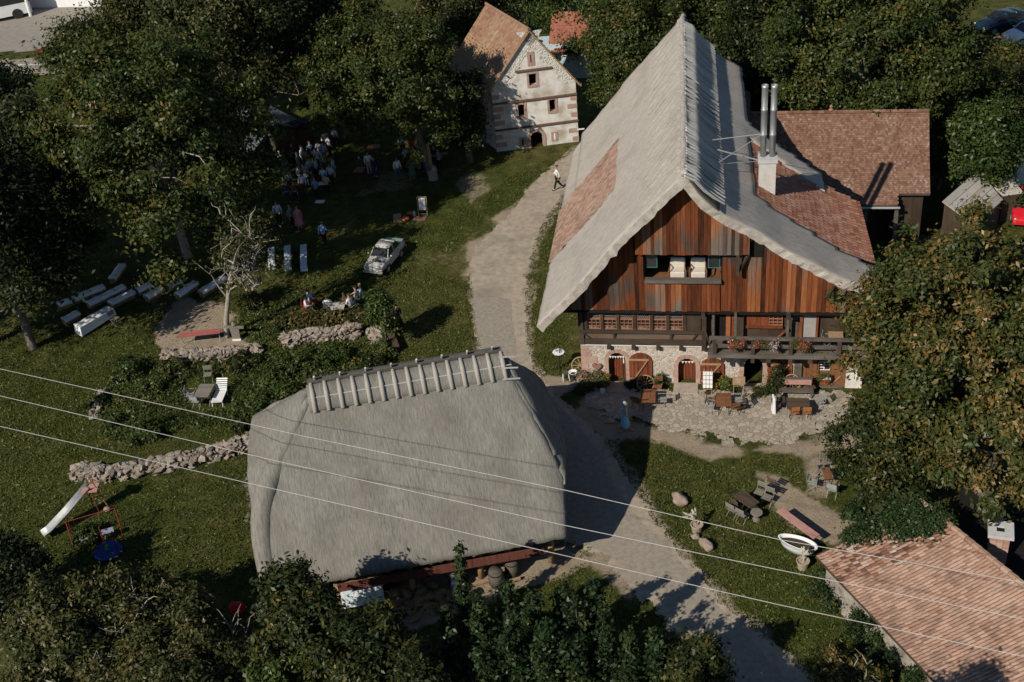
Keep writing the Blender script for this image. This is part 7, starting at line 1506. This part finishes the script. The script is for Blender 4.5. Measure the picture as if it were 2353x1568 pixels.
# ------------------------------------------------------------------ the three power lines
WIRE = mat('bright_wire', [C(.34, .33, .31), C(.46, .45, .43)], rough=.4, bump=0)
for pts, lb in (([(-30, 841), (0, 848), (700, 1003), (1300, 1127), (1790, 1240), (2353, 1339), (2390, 1346)], 'uppermost of the three power lines crossing the picture'), ([(-30, 903), (0, 910), (650, 1063), (1300, 1208), (1790, 1310), (2353, 1423), (2390, 1431)], 'middle one of the three power lines crossing the picture'),
                ([(-30, 973), (0, 980), (700, 1140), (1245, 1265), (1790, 1390), (2353, 1509), (2390, 1517)], 'lowest of the three power lines crossing the picture')):
    P = [at(x, y, 10.3) for x, y in pts]; P = [P[0] + (P[1] - P[2]).normalized() * 45 + Vector((0, 0, 2.5))] + P + [P[-1] + (P[-1] - P[-3]).normalized() * 45 + Vector((0, 0, 2.5))]; mb = MB(); mb.tube([p - P[0] for p in P], .0115, 5); tag(mb.build('power_line', WIRE, None, loc=P[0]), lb, 'power line', 'three parallel power lines')

# ------------------------------------------------------------------ people
def skin(name, verts, edges, radii, m, parent, sub=1):
    me = bpy.data.meshes.new(name); me.from_pydata([tuple(v) for v in verts], edges, []); o = bpy.data.objects.new(name, me); COL.objects.link(o)
    md = o.modifiers.new('s', 'SKIN'); md.use_smooth_shade = True; sv = me.skin_vertices[0].data
    for i, r in enumerate(radii): sv[i].radius = (r, r) if not isinstance(r, tuple) else r
    sv[0].use_root = True
    s2 = o.modifiers.new('d', 'SUBSURF'); s2.levels = sub; s2.render_levels = sub
    dg = bpy.context.evaluated_depsgraph_get(); m2 = bpy.data.meshes.new_from_object(o.evaluated_get(dg)); bpy.data.objects.remove(o); m2.name = name
    m2.materials.clear(); m2.materials.append(m); o = bpy.data.objects.new(name, m2); COL.objects.link(o)
    if parent is not None: o.parent = parent
    return o
SKINM = mat('skin', [C(.36, .20, .14), C(.44, .26, .19)], scale=4, rough=.6, bump=0)
# poses: pelvis, knees, feet, elbows, hands  (x right, y forward = -y in local is front)
POSE = {
 'stand': dict(k=((.10, -.01, .48), (-.10, -.01, .48)), f=((.11, 0, .07), (-.11, .02, .07)), e=((.25, .03, 1.12), (-.25, .03, 1.12)), h=((.25, -.10, .88), (-.25, -.08, .88)), pz=.92, lean=0),
 'hold': dict(k=((.10, -.02, .48), (-.10, .0, .48)), f=((.12, 0, .07), (-.10, .03, .07)), e=((.25, .0, 1.12), (-.25, .02, 1.12)), h=((.14, -.27, 1.12), (-.22, -.22, 1.0)), pz=.92, lean=0),
 'hips': dict(k=((.10, -.01, .48), (-.10, -.01, .48)), f=((.14, 0, .07), (-.13, .02, .07)), e=((.38, .08, 1.14), (-.38, .08, 1.14)), h=((.2, -.02, .98), (-.2, -.02, .98)), pz=.92, lean=0),
 'walk': dict(k=((.09, -.16, .50), (-.09, .06, .47)), f=((.10, -.26, .08), (-.10, .30, .12)), e=((.24, .10, 1.12), (-.24, -.08, 1.12)), h=((.24, .02, .90), (-.24, -.26, .98)), pz=.92, lean=-.03),
 'sit': dict(k=((.12, -.42, .50), (-.12, -.42, .50)), f=((.12, -.42, .07), (-.12, -.45, .07)), e=((.26, -.06, .72), (-.26, -.06, .72)), h=((.16, -.30, .68), (-.16, -.30, .68)), pz=.50, lean=0),
}
BODY = {}
def body_parts(pose):
    """(body data, torso data, legs data, dress data, hair data, shoes) shared between people of one pose"""
    if pose in BODY: return BODY[pose]
    q = POSE[pose]; pz = q['pz']; L = q['lean']; Y = lambda z: L * (z - pz) * 2
    V = [(0, 0, pz), (0, Y(pz + .22), pz + .22), (0, Y(pz + .45), pz + .45), (0, Y(pz + .56), pz + .57), (0, -.02 + Y(pz + .66), pz + .68), (0, -.01 + Y(pz + .78), pz + .79)]; E = [(0, 1), (1, 2), (2, 3), (3, 4), (4, 5)]; R = [(.15, .11), (.13, .10), (.15, .10), .055, (.075, .092), (.072, .085)]
    for s, i in ((1, 0), (-1, 1)):
        b = len(V); V += [(s * .17, Y(pz + .48), pz + .49), q['e'][i], q['h'][i]]; E += [(2, b), (b, b + 1), (b + 1, b + 2)]; R += [.052, .04, .028]
        h = Vector(q['h'][i]); d = (h - Vector(q['e'][i])).normalized(); sd = d.cross(Vector((1, 0, 0)) if abs(d.x) < .8 else Vector((0, 1, 0))).normalized(); b2 = len(V)
        V += [h + d * .06]; E += [(b + 2, b2)]; R += [(.032, .02)]
        for k, (o_, l_) in enumerate(((-.03, .065), (-.011, .08), (.009, .075), (.028, .055))): V += [h + d * (.075) + sd * o_, h + d * (.085 + l_ * .9) + sd * o_ * 1.1 + Vector((-s * .012, 0, -.005))]; E += [(b2, len(V) - 2), (len(V) - 2, len(V) - 1)]; R += [.009, .008]
        V += [h + d * .055 - sd * .045 + Vector((-s * .01, -.02, 0))]; E += [(b + 2, len(V) - 1)]; R += [.010]
        b = len(V); V += [(s * .09, 0, pz - .06), q['k'][i], q['f'][i], (q['f'][i][0], q['f'][i][1] - .16, .035)]; E += [(0, b), (b, b + 1), (b + 1, b + 2), (b + 2, b + 3)]; R += [.085, .056, .042, (.042, .03)]
    body = skin('body', V, E, R, SKINM, None)
    mb = MB(); hz = pz + .71; yy = Y(pz + .7)
    mb.lathe([(.0, -.02), (.012, -.01), (.0, .012)], 6, c=(0, yy - .105, hz)); mb.tube([(0, yy - .098, hz + .03), (0, yy - .125, hz - .005)], [.008, .016], 6)
    for s in (-1, 1): mb.ball((s * .078, yy, hz), (.012, .02, .03), 0, 0, 1)
    face = mb.build('nose_and_ears', SKINM, None)
    mb = MB()
    for s in (-1, 1): mb.ball((s * .03, yy - .09, hz + .02), (.012, .008, .008), 0, 0, 1)
    eyes = mb.build('eyes', BLACK, None); mb = MB(); mb.ball((0, yy - .098, hz - .045), (.025, .008, .008), 0, 0, 1); mouth = mb.build('mouth', mat('lips', [C(.3, .08, .07), C(.35, .1, .09)], bump=0), None)
    tv = [(0, 0, pz - .02), (0, Y(pz + .22), pz + .22), (0, Y(pz + .45), pz + .46), (0, Y(pz + .5), pz + .535)]; te = [(0, 1), (1, 2), (2, 3)]; tr_ = [(.175, .135), (.155, .125), (.172, .122), (.07, .065)]
    for s, i in ((1, 0), (-1, 1)):
        b = len(tv); e = Vector(q['e'][i]); h = Vector(q['h'][i]); tv += [(s * .175, Y(pz + .48), pz + .49), e, e.lerp(h, .75)]; te += [(2, b), (b, b + 1), (b + 1, b + 2)]; tr_ += [.068, .055, .043]
    torso = skin('shirt', tv, te, tr_, CLOTHW, None)
    lv = [(0, 0, pz)]; le = []; lr = [(.17, .13)]
    for s, i in ((1, 0), (-1, 1)): b = len(lv); f = Vector(q['f'][i]); lv += [(s * .095, 0, pz - .08), q['k'][i], f + Vector((0, 0, .03))]; le += [(0, b), (b, b + 1), (b + 1, b + 2)]; lr += [.105, .075, .062]
    legs = skin('trousers', lv, le, lr, CLOTHW, None)
    mb = MB()
    if pose == 'sit': P = [[(x * .2, y, z + .0) for x in (-1, -.5, 0, .5, 1)] for (y, z) in ((.12, .56), (-.1, .60), (-.3, .60), (-.48, .56), (-.5, .2))]; dress = shell('dress', P, CLOTHW, None, t=.12, rounded=.03, noise_amp=.01)
    else: n = 18; mb.lathe([(.30, .32), (.27, .5), (.22, .75), (.175, pz + .02), (.15, pz + .2), (.17, pz + .34), (.16, pz + .46), (.07, pz + .52)], n, sy=.78); dress = mb.build('dress', CLOTHW, None, smooth=True)
    mb = MB(); mb.ball((0, yy + .02, hz + .045), (.088, .098, .085), 1, .1, 2); hair = mb.build('hair', IRON, None, smooth=True)
    mb = MB(); mb.ball((0, yy + .02, hz + .045), (.092, .10, .088), 1, .1, 2); mb.ball((0, yy + .075, hz - .12), (.085, .045, .15), 2, .2, 2); lhair = mb.build('long_hair', IRON, None, smooth=True)
    mb = MB()
    for i in (0, 1): f = q['f'][i]; mb.ball((f[0], f[1] - .06, .045), (.05, .13, .045), 0, 0, 2)
    shoes = mb.build('shoes', IRON, None, smooth=True)
    D = {k: o.data for k, o in dict(body=body, nose_and_ears=face, eyes=eyes, mouth=mouth, shirt=torso, trousers=legs, dress=dress, hair=hair, long_hair=lhair, shoes=shoes).items()}
    for o in (body, face, eyes, mouth, torso, legs, dress, hair, lhair, shoes): bpy.data.objects.remove(o)
    BODY[pose] = D; return D
def cloth(name, c): return mat('cloth_' + name, [tuple(v * .8 for v in c), c], scale=8, rough=.9, bump=.1, bscale=20)
COLR = {'paleturq': (.30, .60, .68), 'white': (.74, .75, .77), 'navy': (.015, .03, .07), 'blue': (.10, .24, .5), 'lightblue': (.42, .58, .70), 'teal': (.08, .22, .22), 'green': (.06, .12, .08), 'black': (.012, .012, .014), 'red': (.35, .04, .03), 'olive': (.16, .15, .07), 'beige': (.42, .36, .28), 'pink': (.5, .2, .22), 'grey': (.2, .25, .25), 'brown': (.10, .055, .03), 'jeans': (.03, .09, .16), 'sky': (.42, .60, .68), 'blonde': (.3, .2, .09), 'ginger': (.32, .10, .03), 'bluegrey': (.12, .2, .21), 'skyscarf': (.25, .36, .38)}
def cm(n): return cloth(n, COLR[n])
def person(px, py, rz, label, pose='stand', top='white', bottom='jeans', dress=False, hair='brown', long=False, h=1.0, group='guests standing on the shaded lawn', z=0, scarf=False, sleeveless=False):
    D = body_parts(pose); p = gp(px, py); p.z = z; r = empty('person', p, rz, label, 'person', group); r.scale = (h, h, h)
    def put(nm, data, m=None):
        o = bpy.data.objects.new(nm, data); COL.objects.link(o); o.parent = r
        if m is not None: o.material_slots[0].link = 'OBJECT'; o.material_slots[0].material = m
        return o
    put('body', D['body']); 
    for k in ('nose_and_ears', 'eyes', 'mouth'): put(k, D[k])
    if dress: put('dress', D['dress'], cm(top))
    if not dress or not sleeveless: put('shirt', D['shirt'], cm(top))
    if not dress: put('trousers', D['trousers'], cm(bottom))
    put('hair', D['long_hair' if long else 'hair'], cm(hair)); put('shoes', D['shoes'], cm('black' if not sleeveless else 'beige'))
    return r
A180 = math.pi
person(1437, 991, math.radians(75), 'woman in a long pale blue sleeveless dress and headscarf walking in the barn shadow', 'walk', 'paleturq', dress=True, hair='skyscarf', long=True, h=1.05, sleeveless=True, group='people walking alone')
person(1283, 436, math.radians(-85), 'man in white T-shirt and black trousers walking on the gravel track', 'walk', 'white', 'black', h=1.05, group='people walking alone')
person(918, 758, .3, 'woman in a long black dress standing alone on the sunny grass', 'hold', 'black', dress=True, hair='black', long=True, h=.97, group='people walking alone')
person(851, 402, .1, 'man in a bright white shirt and beige trousers beside the low orange table', 'stand', 'white', 'beige', h=1.03); person(864, 409, -.6, 'woman in a long navy dress next to the man in bright white', 'stand', 'navy', dress=True, h=.95, hair='brown', long=True)
person(917, 414, .5, 'man in a loose white and blue shirt and jeans before the bench group', 'stand', 'white', 'jeans', h=1.0); person(949, 413, A180, 'woman in a green patterned dress seen from behind, hands on hips', 'hips', 'green', dress=True, h=.97, hair='brown')
person(936, 385, A180, 'guest in a light blue shirt just behind the green dress', 'hold', 'lightblue', 'black', h=.9); person(928, 358, .2, 'guest in a teal shirt at the back under the maple', 'hold', 'teal', 'black'); person(949, 355, .4, 'guest in a dark red dress at the back under the maple', 'stand', 'red', dress=True, long=True, h=.95)
person(971, 396, A180, 'guest in a striped blue top sitting left of the lit stump', 'hold', 'blue', 'navy', h=.9); person(987, 390, A180, 'guest in a white shirt right behind the lit post', 'hold', 'white', 'navy', h=.9); person(1011, 392, 2.8, 'guest in a teal-green blouse right of the lit stump', 'hold', 'teal', 'black', h=.92, hair='blonde'); person(1001, 383, 0, 'pale-hatted guest behind the lit stump', 'hold', 'black', 'black', h=.9, hair='blonde')
CR = [(752, 349, 'stand', 'white', 'bluegrey', 'sunlit guest in a white shirt at the far end of the crowd', .2), (773, 341, 'stand', 'white', 'black', 'second sunlit white-shirted guest right at the crowd edge', 2.6), (748, 376, 'hold', 'lightblue', 'bluegrey', 'guest in a light blue shirt with raised elbow, right rear of the crowd', 3.0), (735, 391, 'stand', 'lightblue', 'black', 'guest in a round-shouldered light blue shirt in the crowd centre', 3.1),
      (700, 386, 'stand', 'lightblue', 'navy', 'slim guest in light blue at the rear left of the crowd', 1.2), (711, 398, 'stand', 'olive', 'olive', 'guest in an olive dress in the crowd middle', 0), (732, 413, 'stand', 'sky', 'black', 'guest turned sideways in sky blue at the crowd middle', 1.5), (707, 428, 'stand', 'bluegrey', 'bluegrey', 'broad guest in grey-green seen from behind', 3.1), (662, 413, 'hold', 'bluegrey', 'bluegrey', 'tall guest in grey-green at the left of the crowd', .9), (650, 398, 'stand', 'sky', 'navy', 'guest in sky blue at the far left of the crowd', .6),
      (764, 429, 'hold', 'lightblue', 'black', 'ginger-haired guest in light blue at the right edge of the crowd', 2.8), (748, 434, 'hold', 'sky', 'black', 'guest in pale blue beside the ginger-haired one', 3.0), (755, 450, 'hold', 'beige', 'black', 'guest in a pale cream shirt seen from behind at the crowd front', 3.1), (730, 460, 'hold', 'blue', 'black', 'guest in a strong blue shirt at the crowd front', 3.1), (664, 467, 'stand', 'navy', 'navy', 'guest in dark navy at the lower left of the crowd', .2), (682, 467, 'stand', 'brown', 'black', 'guest in a brown patterned top at the lower crowd edge', -.3),
      (719, 376, 'stand', 'jeans', 'black', 'guest in dim blue at the rear centre of the crowd', .4), (644, 518, 'stand', 'sky', 'black', 'guest in sky blue alone below the crowd at left', .2), (673, 524, 'stand', 'bluegrey', 'black', 'dim guest in slate behind the pink dress', 1.0), (748, 566, 'walk', 'blue', 'black', 'guest in a blue shirt walking toward the covered benches', 2.9),
      (690, 400, 'stand', 'grey', 'black', 'guest in grey left of the olive dress', 2.0), (722, 440, 'stand', 'brown', 'brown', 'guest in brown behind the blue shirt', 2.5), (742, 405, 'stand', 'bluegrey', 'black', 'guest in slate at the right of the crowd', -1.5), (677, 380, 'stand', 'navy', 'black', 'guest in navy at the back of the crowd', 1.0)]
CR += [(760, 362, 'stand', 'white', 'black', 'guest in a white top just below the two sunlit ones', 2.2), (692, 430, 'hold', 'white', 'navy', 'guest in a white shirt left of the broad grey-green guest', 1.3), (716, 412, 'stand', 'lightblue', 'jeans', 'short guest in light blue right behind the broad grey-green guest', .8),
       (770, 410, 'stand', 'sky', 'beige', 'guest in sky blue and beige trousers at the right rim of the crowd', -1.8), (668, 440, 'stand', 'lightblue', 'black', 'guest in light blue at the left rim of the crowd below the tall one', .7), (738, 372, 'hold', 'white', 'bluegrey', 'guest in white between the rear light blue shirts', 2.9), (700, 448, 'stand', 'white', 'brown', 'guest in white with brown skirt in the lower middle of the crowd', .1), (657, 430, 'stand', 'teal', 'teal', 'guest in a teal outfit near the left rim of the crowd', 1.9)]
for x, y, ps, a, b, lb, rz in CR:
    hr = 'ginger' if 'ginger' in lb else random.Random(x).choice(['brown', 'black', 'blonde', 'brown']); person(x, y, rz, lb, ps, a, b, dress='dress' in lb and 'pink' not in lb, hair=hr, h=.94 + .09 * random.Random(y).random())
person(690, 526, .2, 'woman in a pink skirt and red top below the crowd', 'stand', 'pink', dress=True, long=True, h=.95, hair='blonde')
ST = [(707, 722, 1.6, 'seated guest in white on a red chair at the left of the picnic table', 'white', 'navy'), (716, 708, 2.2, 'seated guest in pale blue behind the red chair', 'lightblue', 'red'), (757, 722, A180, 'seated guest in a white shirt with its back to the camera', 'white', 'navy'), (808, 718, -2.2, 'seated guest in white at the right of the picnic table', 'white', 'black'),
      (822, 700, -1.6, 'seated guest in beige at the far right of the picnic table', 'beige', 'black'), (832, 694, -1.4, 'seated blonde guest in light blue behind the beige one', 'lightblue', 'beige'), (796, 716, 2.9, 'seated brown-clad guest beside the white one', 'brown', 'black')]
for k, (x, y, rz, lb, a, b) in enumerate(ST):
    person(x, y, rz, lb, 'sit', a, b, hair='blonde' if 'blonde' in lb else 'brown', h=.97, group='guests seated above the stone wall')
RCH = make_chair(MATS['red_plastic'], MATS['red_tube'], 'bright red folding chair under the left seated guest', gp(707, 722), 1.6, 'chairs of the seated guests')
for x, y, rz, lb in ((757, 722, A180, 'pale folding chair under the guest with its back to the camera'), (808, 718, -2.2, 'pale folding chair under the right seated guest in white'), (822, 700, -1.6, 'pale folding chair under the seated guest in beige')): copy_tree(CH['pale'], None, gp(x, y), rz, lb, 'chairs of the seated guests')
